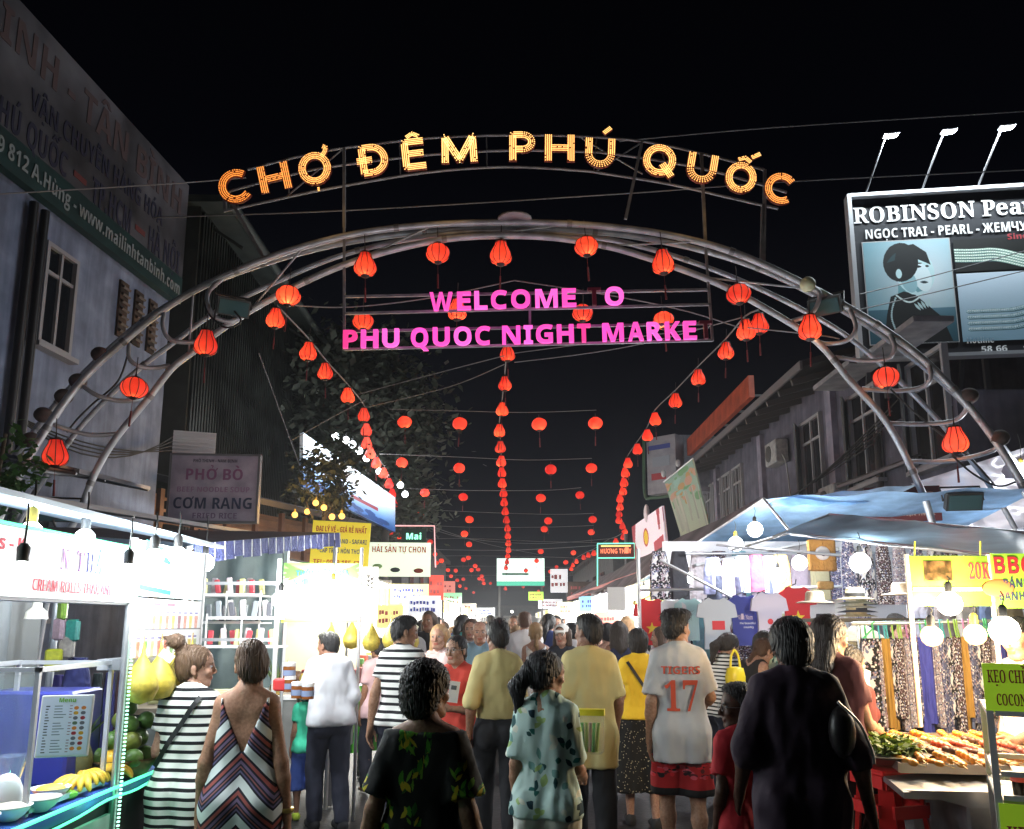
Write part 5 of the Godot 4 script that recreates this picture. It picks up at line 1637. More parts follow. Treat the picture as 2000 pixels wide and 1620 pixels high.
	for i in 4:
		var l: String = ["first", "second", "third", "fourth"][i] + " arm lamp from the left over the pearl shop billboard"
		if i == 0:
			first = thing("billboard_lamp", l, "lamp", b.transform * Vector3(px[i], 0.0, 0.0), deg_to_rad(-7), "arm lamps over the billboard")
			part("arm", tube_geo([Vector3(0, 0, -0.05), Vector3(0.22, 0.76, 0.5)], 0.017, 6), mt(0.14, 0.14, 0.15, 0.4, 0.5), first)
			part("housing", bx(Vector3(0.31, 0.79, 0.54), Vector3(0.24, 0.018, 0.13), Basis(Vector3.BACK, 0.06)), mt(0.3, 0.3, 0.32, 0.5), first)
			part("lamp_face", bx(Vector3(0.31, 0.768, 0.54), Vector3(0.15, 0.02, 0.1), Basis(Vector3.BACK, 0.06)), glow(0.9, 0.97, 1.0, 6.0), first)
			lamp(Vector3(0.31, 0.7, 0.5), 6.0, lin(0.85, 0.95, 1.0), 0.08, first)
		else: again(first, b.transform * Vector3(px[i], 0.0, 0.0), deg_to_rad(-7), l)
	var leg := Geo.new()
	for x in [0.5, 2.1, 3.8]:
		leg.bar(Vector3(x, -H - 0.6, -0.25), Vector3(x, -0.2, -0.25), 0.08)
		leg.bar(Vector3(x, -0.4, -0.2), Vector3(x, -H - 0.5, -1.4), 0.06)
	part("support", leg, mt(0.1, 0.1, 0.11, 0.5, 0.6), b)

# a flat print on a face that looks along local +z
func face_print(parent: Node3D, t: Texture2D, at: Vector3, w: float, h: float, called := "print", emit := 0.0) -> MeshInstance3D:
	var g := Geo.new()
	g.quad(Vector3(-w / 2, -h / 2, 0), Vector3(-w / 2, h / 2, 0), Vector3(w / 2, h / 2, 0), Vector3(w / 2, -h / 2, 0))
	return part(called, g, printed(t, 0.5, emit), parent, at)

func build_wires():
	var m := mt(0.16, 0.16, 0.17, 0.6)
	var k := 0
	for q in [[[Vector3(-5.611,6.173,-8),Vector3(-4.29,7.178,-9.5),Vector3(-3.59,7.551,-10)], "upper wire from the left building to the LED sign"], [[Vector3(-4.405,6.545,-9.2),Vector3(-1.891,6.647,-9.2),Vector3(1.519,6.873,-9.2),Vector3(3.426,7.024,-9.2),Vector3(6.475,7.076,-9)], "long wire crossing the street behind the LED sign"],
		[[Vector3(1.374,7.702,-9.4),Vector3(3.283,7.889,-9.4),Vector3(6.565,7.867,-9)], "thin wire running to the upper right above the billboard"], [[Vector3(-2.684,5.369,-9.1),Vector3(-1.994,5.424,-9.3),Vector3(-1.021,5.626,-9.5),Vector3(0.032,5.901,-9.6)], "sagging wire behind the welcome sign on its left half"],
		[[Vector3(0.032,5.901,-9.6),Vector3(1.137,5.631,-9.4),Vector3(2.077,5.431,-9.4),Vector3(2.73,5.124,-9.2)], "sagging wire behind the welcome sign on its right half"], [[Vector3(-2.562,5.393,-13),Vector3(-1.238,5.591,-12.5),Vector3(-0.119,5.722,-12)], "upper of two wires from the left string to the centre lantern"],
		[[Vector3(-2.568,5.444,-14),Vector3(-1.027,5.526,-13),Vector3(-0.119,5.582,-12)], "lower of two wires from the left string to the centre lantern"], [[Vector3(0.04,5.615,-12),Vector3(1.144,5.592,-11.5),Vector3(1.974,5.589,-11),Vector3(3.008,5.567,-10)], "wire from the centre lantern up to the right shoulder"],
		[[Vector3(0.04,5.764,-12),Vector3(1.07,5.736,-11.5),Vector3(2.696,5.615,-10.5)], "second wire from the centre lantern to the right"], [[Vector3(-3.61,5.421,-11),Vector3(-3.426,4.727,-11.5),Vector3(-3.221,3.981,-12)], "guy wire running down through the tree"],
		[[Vector3(-3.915,4.833,-14),Vector3(-3.293,5.208,-14),Vector3(-2.619,5.586,-14)], "wire through the tree crown to the left lantern string"], [[Vector3(4.204,5.546,-9.2),Vector3(6.204,6.767,-11.5),Vector3(8.48,7.552,-12)], "wire crossing the portrait on the billboard"], [[Vector3(4.189,5.351,-9.2),Vector3(6.418,6.561,-11.5),Vector3(8.44,7.205,-12)], "lower wire crossing the portrait on the billboard"],
		[[Vector3(-3.66,5.01,-26),Vector3(-1.78,4.55,-28),Vector3(0.95,4.52,-30),Vector3(3.82,4.72,-30)], "slack cable over the far street, left to right"], [[Vector3(-3.38,4.9,-24),Vector3(-2.5,4.82,-28),Vector3(-0.86,4.84,-34),Vector3(1.52,4.9,-40)], "bundle of cable sagging down the left side of the far street"],
		[[Vector3(-2.44,3.77,-24),Vector3(0,3.75,-24),Vector3(2.56,3.89,-24)], "straight cable above the far white screen"], [[Vector3(2.822,5.124,-9.2),Vector3(3.595,4.954,-9),Vector3(3.789,4.874,-8.9)], "short wire between two lanterns on the right shoulder"]]:
		solo("overhead_wire", tube_geo(curve(q[0], 6), 0.0085, 5), m, q[1], "wire")

# ---------------------------------------------------------------- red silk lanterns
var lantern_protos := {}

func lantern_proto(kind: String) -> Node3D:
	var o := Node3D.new()
	o.name = "red_lantern"
	var prof := []
	if kind.begins_with("round"):
		for i in 13:
			var t := PI * (0.12 + 0.76 * i / 12.0)
			prof.append(Vector2(sin(t) * 0.142 - 0.01, -cos(t) * 0.112))
	else:
		for i in 13:
			var t := i / 12.0
			prof.append(Vector2(0.048 + 0.082 * pow(sin(PI * pow(t, 0.62) * 0.97), 1.15) * (1.0 - 0.25 * t) + (0.006 if t > 0.9 else 0.0), -0.13 + 0.26 * t))
	var far := kind.ends_with("far")
	var silk := StandardMaterial3D.new()
	silk.albedo_color = lin(0.62, 0.01, 0.014)
	silk.roughness = 0.6
	silk.backlight_enabled = true
	silk.backlight = lin(1.0, 0.16, 0.1)
	silk.emission_enabled = true
	silk.emission = lin(1.0, 0.012, 0.018)
	silk.emission_energy_multiplier = 0.22 if not far else 0.36
	if mats.has("silk" + str(far)): silk = mats["silk" + str(far)]
	else: mats["silk" + str(far)] = silk
	part("shade", lathe_geo(prof, 40 if not far else 16, 0.08, 10), silk, o)
	var dark := mt(0.02, 0.006, 0.005, 0.6)
	var y0: float = prof[0].y
	var y1: float = prof[-1].y
	if not far:
		var ribs := Geo.new()
		for k in 10:
			var a := TAU * (k + 0.5) / 10.0
			var line := []
			for p in prof: line.append(Vector3(cos(a) * (p.x + 0.0), p.y, sin(a) * (p.x + 0.0)))
			ribs.tube(line, 0.0045, 4, false)
		part("ribs", ribs, dark, o)
	part("cap", lathe_geo([Vector2(prof[-1].x + 0.004, y1 - 0.004), Vector2(prof[-1].x + 0.002, y1 + 0.012), Vector2(0.012, y1 + 0.02), Vector2(0.004, y1 + 0.07)], 10), dark, o)
	part("cap", lathe_geo([Vector2(0.01, y0 - 0.022), Vector2(prof[0].x * 0.8, y0 - 0.014), Vector2(prof[0].x + 0.003, y0 + 0.004)], 10), dark, o)
	var tl := Geo.new()
	tl.tube([Vector3(0, y0 - 0.02, 0), Vector3(0, y0 - 0.14, 0)], 0.0025, 4)
	tl.tube([Vector3(0, y0 - 0.14, 0), Vector3(0, y0 - 0.3, 0)], [0.009, 0.011], 6)
	if not far: part("cord", tube_geo([Vector3(0, y1 + 0.06, 0), Vector3(0.004, y1 + 0.22, 0)], 0.005, 5), dark, o)
	part("tassel", tl, mt(0.12, 0.01, 0.012, 0.8), o)
	var hot := 0.032 if not far else 0.018
	var l := lamp(Vector3(0.0, y0 * 0.74, 0.0), hot, lin(1.0, 0.55, 0.22), 0.024, o, 5.0)
	lantern_protos[kind] = o
	return o

func lantern(kind: String, at: Vector3, label: String, group: String, size := 1.0):
	if not lantern_protos.has(kind): lantern_proto(kind)
	var c: Node3D = lantern_protos[kind].duplicate()
	c.name = "red_lantern"
	add_child(c, true)
	c.position = at
	c.rotation = Vector3(rng.randf_range(-0.05, 0.05), rng.randf() * TAU, rng.randf_range(-0.06, 0.06))
	c.scale = Vector3.ONE * size
	for q in c.get_children():
		if q is OmniLight3D:
			q.light_energy *= rng.randf_range(0.35, 1.5)
			q.position += Vector3(rng.randf_range(-0.03, 0.03), rng.randf_range(-0.02, 0.02), rng.randf_range(-0.03, 0.03))
	tag(c, label, "lantern", group)

func build_lanterns():
	var cord := mt(0.2, 0.19, 0.19, 0.7)
	# hung from the arch
	var arch := [
		[Vector3(-4.859,3.42,-8.4), "drop", "torn drop-shaped red lantern, lowest on the left leg of the arch"], [Vector3(-4.127,4.167,-8.5), "round", "round red lantern with long tassel, second up the left leg of the arch"],
		[Vector3(-3.458,4.753,-8.7), "drop", "drop-shaped red lantern on the left leg just below the floodlight"], [Vector3(-2.613,5.4,-8.9), "round", "round red lantern where the left string of lanterns meets the arch"],
		[Vector3(-1.738,5.812,-8.95), "drop", "drop-shaped red lantern under the arch above the left end of the welcome sign"], [Vector3(-0.885,5.979,-9), "round", "round red lantern under the arch, left of the top lantern"],
		[Vector3(-0.134,5.979,-9), "drop", "drop-shaped red lantern hanging at the crown of the arch"], [Vector3(0.887,6.064,-9), "round", "round red lantern under the arch, right of the crown"],
		[Vector3(1.787,5.845,-8.95), "drop", "drop-shaped red lantern under the arch above the right end of the welcome sign"], [Vector3(2.649,5.419,-8.9), "round", "round red lantern on the right shoulder of the arch"],
		[Vector3(3.416,4.973,-8.8), "drop", "drop-shaped red lantern on the right leg beside the dead lamp"], [Vector3(4.146,4.314,-8.6), "round", "round red lantern in front of the billboard's lower edge"],
		[Vector3(4.787,3.583,-8.5), "drop", "drop-shaped red lantern lowest on the right leg of the arch"]]
	var first := true
	for q in arch:
		lantern(q[1], q[0], q[2], "lanterns hung from the arch", 1.08)
	for q in [[Vector3(-1.866,5.356,-9.6), "round", "round red lantern showing behind the left end of the welcome sign"], [Vector3(-0.688,5.512,-9.6), "drop", "red lantern behind the letters E and L of WELCOME"], [Vector3(0.886,5.464,-9.6), "round", "round red lantern behind the dark missing T of the welcome sign"], [Vector3(1.898,5.37,-9.6), "round", "round red lantern behind the letters ARK of the welcome sign"]]:
		lantern(q[1], q[0], q[2], "lanterns behind the welcome sign", 1.0)
	# the three strings that run down the street
	var left := [Vector3(-3.167,5.653,-10.256), Vector3(-2.911,5.453,-11.025), Vector3(-2.953,5.545,-12.25), Vector3(-2.817,5.471,-13.364), Vector3(-2.88,5.61,-15.21), Vector3(-3.03,5.58,-16.33), Vector3(-3.13,5.44,-16.96), Vector3(-3.17,5.36,-17.64), Vector3(-3.29,5.44,-19.17), Vector3(-3.25,5.35,-20.05), Vector3(-3.25,5.25,-21), Vector3(-3.32,5.15,-22.05), Vector3(-3.44,5.04,-23.21), Vector3(-3.61,4.97,-24.5), Vector3(-3.85,4.88,-25.94), Vector3(-4.2,4.85,-27.56), Vector3(-4.37,4.88,-29.4), Vector3(-4.43,4.97,-31.5)]
	var centre := [Vector3(-0.073,5.85,-12.25), Vector3(-0.13,5.94,-14.23), Vector3(-0.19,5.72,-15.21), Vector3(-0.26,5.56,-16.33), Vector3(-0.26,5.5,-17.64), Vector3(-0.26,5.48,-19.17), Vector3(-0.27,5.55,-21), Vector3(-0.27,5.44,-22.05), Vector3(-0.25,5.35,-23.21), Vector3(-0.24,5.27,-24.5), Vector3(-0.22,5.18,-25.94), Vector3(-0.19,5.1,-27.56), Vector3(-0.16,4.92,-28.45), Vector3(-0.15,4.75,-29.4), Vector3(-0.14,4.69,-31.5), Vector3(-0.15,4.64,-33.92), Vector3(-0.19,4.61,-36.75), Vector3(-0.25,4.58,-40.09), Vector3(-0.33,4.56,-44.1), Vector3(-0.44,4.42,-46.42), Vector3(-0.53,4.24,-49), Vector3(-0.49,4.07,-51.88), Vector3(-0.45,3.87,-55.13)]
	var right := [Vector3(3.231,5.484,-10.023), Vector3(3.053,5.4,-10.023), Vector3(3.305,5.769,-11.919), Vector3(3.113,5.668,-12.971), Vector3(2.98,5.62,-14.23), Vector3(2.88,5.66,-15.75), Vector3(3.04,5.77,-17.64), Vector3(3.05,5.78,-19.17), Vector3(2.94,5.61,-20.05), Vector3(3,5.54,-21), Vector3(3.11,5.46,-22.05), Vector3(3.24,5.41,-23.21), Vector3(3.32,5.38,-24.5), Vector3(3.51,5.33,-25.94), Vector3(3.69,5.32,-27.56), Vector3(3.68,5.1,-27.56), Vector3(4.05,5.11,-29.4), Vector3(4.42,5.15,-31.5), Vector3(4.37,4.93,-31.5), Vector3(4.38,4.99,-33.92), Vector3(4.37,5.15,-36.75), Vector3(3.73,4.73,-36.75), Vector3(3.79,4.91,-40.09), Vector3(3.73,4.95,-42), Vector3(3.52,4.9,-44.1), Vector3(3.69,5.04,-49), Vector3(3.59,4.82,-49)]
	for s in [[left, "left", "drop"], [centre, "centre", "drop"], [right, "right", "drop"]]:
		var pts := []
		for i in s[0].size():
			var far: bool = i > 4
			lantern(s[2] + ("far" if far else ""), s[0][i], "%s red lantern from the near end of the %s string over the street" % [ordinal(i), s[1]], "lanterns on the %s string" % s[1], 1.0)
			pts.append(s[0][i] + Vector3(0, 0.19, 0))
		solo("lantern_string", tube_geo(curve(pts, 3), 0.012, 5), cord, "%s cord carrying a row of lanterns down the street" % s[1], "cord")
	# lanterns on wires across the street
	var rows := [
		[[Vector3(-2.59,6.07,-16.5),Vector3(-1.03,6.03,-16.5),Vector3(0.32,6,-16.5),Vector3(1.78,6.05,-16.5)], [Vector3(-1.95,5.22,-14.23), Vector3(-0.89,4.974,-13.364), Vector3(0.462,4.965,-13.364), Vector3(1.466,5.087,-13.781)]],
		[[Vector3(-3.2,5.63,-19),Vector3(-1.23,5.55,-19),Vector3(0.37,5.48,-19),Vector3(1.92,5.52,-19)], [Vector3(-2.36,5.01,-16.96), Vector3(-1.13,4.89,-16.96), Vector3(0.83,4.86,-16.96), Vector3(1.77,5.02,-17.64)]],
		[[Vector3(-3.55,5.47,-23),Vector3(-1.41,5.39,-23),Vector3(0.89,5.39,-23),Vector3(2,5.47,-23)], [Vector3(-2.3,5,-21), Vector3(-1.35,5.05,-22.05), Vector3(0.76,4.86,-21), Vector3(1.88,5.1,-22.05)]],
		[[Vector3(-3.66,5.29,-26),Vector3(-1.33,5.17,-26),Vector3(1.16,5.09,-26),Vector3(2.66,5.12,-26)], [Vector3(-2.82,4.86,-24.5), Vector3(-1.3,4.73,-24.5), Vector3(1.11,4.69,-24.5), Vector3(2.47,4.73,-24.5)]],
		[[Vector3(-4.26,5.17,-29),Vector3(-1.67,5.02,-29),Vector3(1.17,5.02,-29),Vector3(2.96,5.08,-29)], [Vector3(-3.17,4.72,-28.45), Vector3(-1.63,4.62,-27.56), Vector3(1.11,4.78,-27.56), Vector3(2.9,4.88,-29.4)]],
		[[Vector3(-4.76,5.06,-34),Vector3(-1.84,5.12,-34),Vector3(1.19,4.99,-34),Vector3(3.68,4.95,-34)], [Vector3(-3.45,4.96,-33.92), Vector3(-1.68,4.63,-31.5), Vector3(1.21,4.56,-33.92), Vector3(2.8,4.75,-36.75)]],
		[[Vector3(-5.07,4.82,-40),Vector3(-2.54,4.87,-40),Vector3(1.52,4.82,-40),Vector3(3.8,4.72,-40)], [Vector3(-3.5,4.63,-40.09), Vector3(-2.41,4.68,-40.09), Vector3(1.22,4.63,-40.09), Vector3(2.67,4.55,-40.09)]],
		[[Vector3(-4.95,4.72,-46),Vector3(-2.33,4.77,-46),Vector3(1.46,4.72,-46),Vector3(3.78,4.66,-46)], [Vector3(-3.16,4.48,-45.46), Vector3(-2.27,4.51,-45.46), Vector3(0.78,4.48,-45.46), Vector3(2.15,4.42,-45.46)]],
		[[Vector3(-5.02,4.62,-53),Vector3(-2.34,4.65,-53),Vector3(1.34,4.58,-53),Vector3(3.68,4.55,-53)], [Vector3(-3.15,4.36,-52.5), Vector3(-2.12,4.39,-52.5), Vector3(0.4,4.36,-52.5), Vector3(1.72,4.32,-52.5)]]]
	for r in rows.size():
		solo("lantern_wire", tube_geo(curve(rows[r][0], 6), 0.008, 5), cord, "%s wire across the street carrying four round lanterns" % ordinal(r), "wire")
		for i in 4:
			lantern("roundfar", rows[r][1][i], "%s round red lantern from the left on the %s wire across the street" % [ordinal(i), ordinal(r)], "lanterns on wires across the street", 1.0)
	# the small ones that trail off towards the far end
	var tiny := [Vector3(-4.2,5.29,-44.1), Vector3(-4.32,4.98,-46.42), Vector3(-3.67,4.57,-46.42), Vector3(-3.9,4.52,-51.88), Vector3(-3.5,4.26,-51.88), Vector3(-3.54,4.04,-55.13), Vector3(-2.16,4.78,-40.09), Vector3(-2.01,4.65,-44.1), Vector3(-1.94,4.6,-46.42), Vector3(-1.83,4.36,-49), Vector3(-1.87,4.29,-51.88), Vector3(-1.8,4.07,-51.88), Vector3(-1.67,4.58,-63), Vector3(1.5,5.78,-55.13), Vector3(1.36,5.85,-63), Vector3(1.49,5.38,-58.8), Vector3(1.27,5.26,-63), Vector3(0.78,4.5,-58.8), Vector3(0.87,4.31,-63), Vector3(2.46,4.86,-63), Vector3(2.38,4.39,-63), Vector3(2.86,5.11,-51.88), Vector3(3.2,4.91,-55.13), Vector3(-3.57,4.19,-63), Vector3(-3.2,4.05,-67.85), Vector3(-5.16,4.5,-63), Vector3(2.22,4.17,-67.85)]
	tiny.sort_custom(func(u, v): return u.x / -u.z < v.x / -v.z)
	for i in tiny.size(): lantern("roundfar", tiny[i], "%s tiny red lantern from the left in the scatter at the street's far end" % ordinal(i), "tiny lanterns at the far end", 1.0)

# ---------------------------------------------------------------- the left-hand stalls
var bulb_proto: Node3D

func bulb(at: Vector3, energy: float, label: String, col := Color(0.93, 0.97, 1.0), cord := 0.35, r := 0.06, group := "bare bulbs over the stalls", shape := "globe"):
	var o := thing("light_bulb", label, "bulb", at, 0.0, group)
	var g := Geo.new()
	if shape == "tube":
		g.tube([Vector3(-r * 5, 0, 0), Vector3(r * 5, 0, 0)], r * 0.35, 10)
	else:
		g.lathe([Vector2(0.0, -r), Vector2(r * 0.5, -r * 0.87), Vector2(r * 0.87, -r * 0.5), Vector2(r, 0), Vector2(r * 0.87, r * 0.5), Vector2(r * 0.5, r * 0.87), Vector2(r * 0.2, r)], 14)
	part("bulb_glass", g, glow(col.r, col.g, col.b, 9.0 if col.b > 0.5 else (3.5 if col.b > 0.2 else 2.0)), o)
	if shape != "tube":
		part("socket", lathe_geo([Vector2(0.02, r * 0.9), Vector2(0.022, r + 0.045), Vector2(0.01, r + 0.06)], 10), mt(0.35, 0.25, 0.03, 0.5) if rng.randf() < 0.5 else mt(0.02, 0.02, 0.02, 0.5), o)
		part("cord", tube_geo([Vector3(0, r + 0.05, 0), Vector3(0.01, r + 0.05 + cord * 0.6, 0.01), Vector3(0, r + 0.05 + cord, 0)], 0.004, 5), mt(0.02, 0.02, 0.02), o)
	lamp(Vector3.ZERO, energy, lin(col.r, col.g, col.b), r, o, 14.0)

func post_geo(h: float, r := 0.018) -> Geo:
	return tube_geo([Vector3.ZERO, Vector3(0, h, 0)], r, 8)

func build_left_stalls():
	var steel := mt(0.55, 0.56, 0.58, 0.35, 0.7)
	var white := mt(0.8, 0.8, 0.8, 0.5)
	# ---- the cream roll stall at the left front
	var s := thing("cream_roll_stall", "cream roll stall at the left front with a white lit sign and green LED edging", "stall", Vector3(-1.83, 0, -3.9))
	part("counter", bx(Vector3(-0.44, 0.43, 0.55), Vector3(0.84, 0.82, 2.3)), worn(0.02, 0.028, 0.03, 0.6), s)
	part("counter_top", bx(Vector3(-0.44, 0.87, 0.55), Vector3(0.88, 0.05, 2.36)), worn(0.05, 0.13, 0.5, 0.4, 0.0, 1.2), s)
	var fp := part("front_banner", bx(Vector3(-0.012, 0.46, 0.85), Vector3(0.024, 0.66, 1.66)), worn(0.78, 0.78, 0.78, 0.5, 0, 0.7), s)
	var cols := [mt(0.05, 0.25, 0.35), mt(0.1, 0.1, 0.22), mt(0.1, 0.12, 0.25), mt(0.08, 0.2, 0.2), mt(0.5, 0.5, 0.05), mt(0.25, 0.45, 0.06), mt(0.05, 0.25, 0.15), mt(0.04, 0.2, 0.18)]
	for i in 8:
		part("letter", text_geo("CTHÁILAN"[i], 0.15, "serifbold", 0.1, 0.004), cols[i], fp, Vector3(0.003, 0.58, 0.98 - 0.125 * i), Vector3(0, PI / 2, 0))
	words(fp, "THAILAND", Vector3(0.003, 0.34, 0.36), 0.09, mt(0.35, 0.03, 0.03), "bold", 0.62, 0.004, Vector3(0, PI / 2, 0))
	var green := glow(0.12, 1.0, 0.5, 1.7)
	part("led_strip_light", tube_geo([Vector3(0.012, 0.9, 1.7), Vector3(0.014, 0.902, 0.4), Vector3(0.012, 0.9, -0.6)], 0.008, 6), green, s)
	part("led_strip_light", tube_geo(curve([Vector3(0.016, 0.84, 1.7), Vector3(0.018, 0.84, 0.5), Vector3(0.02, 0.865, 0.1), Vector3(0.02, 0.855, -0.2), Vector3(0.014, 0.885, -0.6)], 4), 0.006, 6), green, s)
	var dots := Geo.new()
	for i in 110: dots.box(Vector3(0.03, 0.05 + i * 0.0175, 0.0), Vector3(0.01, 0.008, 0.012))
	part("led_dot_light", dots, glow(0.45, 1.0, 0.72, 2.2), s)
	for z in [1.4, 0.8, 0.2, -0.4]: lamp(Vector3(0.07, 0.88, z), 0.012, lin(0.15, 1.0, 0.5), 0.02, s, 3.0)
	for z in [0.0, -0.9]: part("post", post_geo(2.05), steel, s, Vector3(0, 0, z))
	for q in [[-0.06, 1.9], [-0.85, 1.8], [-0.85, 0.0], [-0.85, -0.9]]: part("post", post_geo(2.1, 0.022), mt(0.3, 0.31, 0.33, 0.4, 0.6), s, Vector3(q[0], 0, q[1]))
	part("sign_frame", bx(Vector3(-0.05, 1.865, 1.0), Vector3(0.1, 0.275, 2.0)), mt(0.3, 0.31, 0.33, 0.4, 0.4), s)
	var sg := part("sign_board", bx(Vector3(0.008, 1.865, 1.0), Vector3(0.012, 0.25, 1.98)), glow(0.95, 0.97, 1.0, 0.45, 0.7), s)
	var tc := [mt(0.5, 0.2, 0.55), mt(0.3, 0.05, 0.4), mt(0.06, 0.06, 0.45), mt(0.1, 0.2, 0.6), mt(0.75, 0.7, 0.2), mt(0.35, 0.65, 0.45)]
	var px := [0.615, 0.5, 0.42, 0.345, 0.28, 0.2]
	for i in 6: part("letter", text_geo("NTHÁIL"[i], 0.085, "serifbold", 0.06, 0.003), tc[i], sg, Vector3(0.016, 1.9, px[i]), Vector3(0, PI / 2, 0))
	words(sg, "CREAM ROLLS THAILAND", Vector3(0.016, 1.79, 0.52), 0.045, mt(0.6, 0.05, 0.08), "regular", 0.62, 0.003, Vector3(0, PI / 2, 0))
	words(sg, "os - K", Vector3(0.016, 1.93, 1.0), 0.05, mt(0.6, 0.05, 0.08), "bold", 0.2, 0.003, Vector3(0, PI / 2, 0))
	part("sign_glow_edge_light", tube_geo([Vector3(0.02, 2.0, 1.98), Vector3(0.02, 2.0, 0.05)], 0.006, 6), green, s)
	var roof := Geo.new()
	roof.sheet(Vector3(0.1, 2.1, 2.0), Vector3(-0.75, 2.25, 2.0), Vector3(-0.75, 2.25, -0.95), Vector3(0.1, 2.1, -0.95), 0.02)
	part("roof_sheet", roof, worn(0.5, 0.64, 0.78, 0.4, 0.0, 0.8), s)
	bulb(Vector3(-2.5, 2.12, -3.0), 1.0, "unseen bulb added behind the cream roll sign to brighten the stall inside", Color(0.9, 0.97, 1.0), 0.2, 0.045)  # unseen bulb, added to brighten the roof sheet and the inside
	part("back_sheet", bx(Vector3(-1.0, 1.4, 0.5), Vector3(0.02, 1.3, 3.0)), worn(0.045, 0.055, 0.06, 0.6), s)
	part("back_panel", bx(Vector3(-0.97, 1.5, -0.3), Vector3(0.02, 1.1, 0.7)), worn(0.1, 0.12, 0.13, 0.6), s)
	# the second panel: teal logo board and a print of fruit cups
	var p2 := part("glow_painted_logo_board", bx(Vector3(0.0, 1.91, -0.46), Vector3(0.02, 0.27, 0.84)), glow(0.9, 1.0, 0.98, 0.7, 0.8), s)  # white glow put into the board itself so it looks lit
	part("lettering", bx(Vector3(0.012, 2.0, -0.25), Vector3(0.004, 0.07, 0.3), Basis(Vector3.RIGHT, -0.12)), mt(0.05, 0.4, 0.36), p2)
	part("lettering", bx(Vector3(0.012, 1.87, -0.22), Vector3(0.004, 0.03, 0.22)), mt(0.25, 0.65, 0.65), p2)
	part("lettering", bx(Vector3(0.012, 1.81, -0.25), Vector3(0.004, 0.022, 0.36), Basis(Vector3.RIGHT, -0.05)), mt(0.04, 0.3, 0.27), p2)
	words(p2, "TRÁI CÂY", Vector3(0.014, 2.0, -0.25), 0.035, white, "bold", 0.22, 0.003, Vector3(0, PI / 2, 0))
	var p := Painter.new(256, 96, Color(0.93, 0.94, 0.95))
	var r := RandomNumberGenerator.new()
	r.seed = 8
	for row in 2:
		for i in 10:
			var c: Color = [Color(0.85, 0.75, 0.3), Color(0.4, 0.62, 0.3), Color(0.3, 0.35, 0.3), Color(0.45, 0.6, 0.8), Color(0.8, 0.45, 0.35), Color(0.65, 0.72, 0.5), Color(0.5, 0.25, 0.3)][r.randi() % 7]
			var x := 10 + i * 24
			var y := 26 + row * 44
			p.poly(PackedVector2Array([Vector2(x, y), Vector2(x + 15, y), Vector2(x + 13, y + 26), Vector2(x + 2, y + 26)]), c.lerp(Color.WHITE, 0.25))
			p.oval(x + 8, y + 8, 5, 7, c)
			p.rect(x + 1, y - 6, 13, 3, Color(0.45, 0.42, 0.7))
	p.rect(0, 50, 256, 2, Color(0.3, 0.3, 0.35))
	p.rect(60, 5, 24, 5, Color(0.9, 0.35, 0.45))
	p.rect(110, 5, 30, 5, Color(0.9, 0.35, 0.45))
	var fpn := face_print(s, p.done(), Vector3(0.012, 1.62, -0.46), 0.84, 0.28, "fruit_cup_print")
	fpn.rotation.y = PI / 2
	part("print_board", bx(Vector3(0.0, 1.62, -0.46), Vector3(0.02, 0.29, 0.86)), white, s)
	part("shelf_bar", bx(Vector3(-0.06, 1.45, -0.45), Vector3(0.14, 0.05, 0.9)), mt(0.3, 0.31, 0.33, 0.4, 0.5), s)
	# glass case frame and cooler on the counter
	var c := thing("glass_case_frame", "aluminium frame of a glass case on the cream roll counter", "display case", Vector3(-2.12, 0.9, -3.62))
	var fg := Geo.new()
	for x in [-0.22, 0.0, 0.22]:
		for z in ([0.3, -0.3] if x != 0.0 else [0.3]):
			fg.box(Vector3(x, 0.28, z), Vector3(0.018, 0.56, 0.018))
	for y in [0.02, 0.56]:
		for z in [0.3, -0.3]: fg.box(Vector3(0, y, z), Vector3(0.46, 0.018, 0.02))
		for x in [-0.22, 0.22]: fg.box(Vector3(x, y, 0), Vector3(0.02, 0.02, 0.62))
	part("frame", fg, steel, c)
	var gm := StandardMaterial3D.new()
	gm.albedo_color = Color(0.9, 1, 1, 0.06)
	gm.transparency = BaseMaterial3D.TRANSPARENCY_ALPHA
	gm.roughness = 0.05
	tex.pane = gm
	part("pane", bx(Vector3(0, 0.29, 0.3), Vector3(0.43, 0.5, 0.004)), gm, c)
	solo("cool_box", rounded_box(Vector3(0.42, 0.42, 0.3)), mt(0.02, 0.025, 0.17, 0.4), "dark blue cool box behind the menu board", "cool box", Vector3(-2.25, 1.12, -4.0))
	# menu board
	p = Painter.new(160, 224, Color(0.86, 0.89, 0.95))
	for i in 17:
		p.rect(12, 34 + i * 11, r.randi_range(6, 14), 4, Color(0.2, 0.22, 0.25))
		if i % 6 != 5:
			p.rect(40, 34 + i * 11, r.randi_range(22, 40), 3, Color(0.35, 0.42, 0.45))
			p.rect(90, 34 + i * 11, 9, 3, Color(0.5, 0.35, 0.4))
	for i in 18: p.oval(112 + (i % 2) * 24, 44 + (i / 2) * 19.5, 8, 7, [Color(0.8, 0.6, 0.15), Color(0.6, 0.15, 0.2), Color(0.35, 0.45, 0.35), Color(0.85, 0.5, 0.2), Color(0.4, 0.4, 0.45)][r.randi() % 5])
	var mb := thing("menu_board", "white menu board with food pictures leaning on the cream roll counter", "menu board", Vector3(-1.763,1.246,-3.3), 0.25)
	mb.rotation.x = -0.12
	part("board", rounded_box(Vector3(0.19, 0.235, 0.012), 0.004), white, mb)
	face_print(mb, p.done(), Vector3(0, 0, 0.0068), 0.175, 0.22, "menu_print")
	words(mb, "Menu", Vector3(0, 0.098, 0.0072), 0.016, mt(0.2, 0.5, 0.05), "bold", 0.06, 0.001)
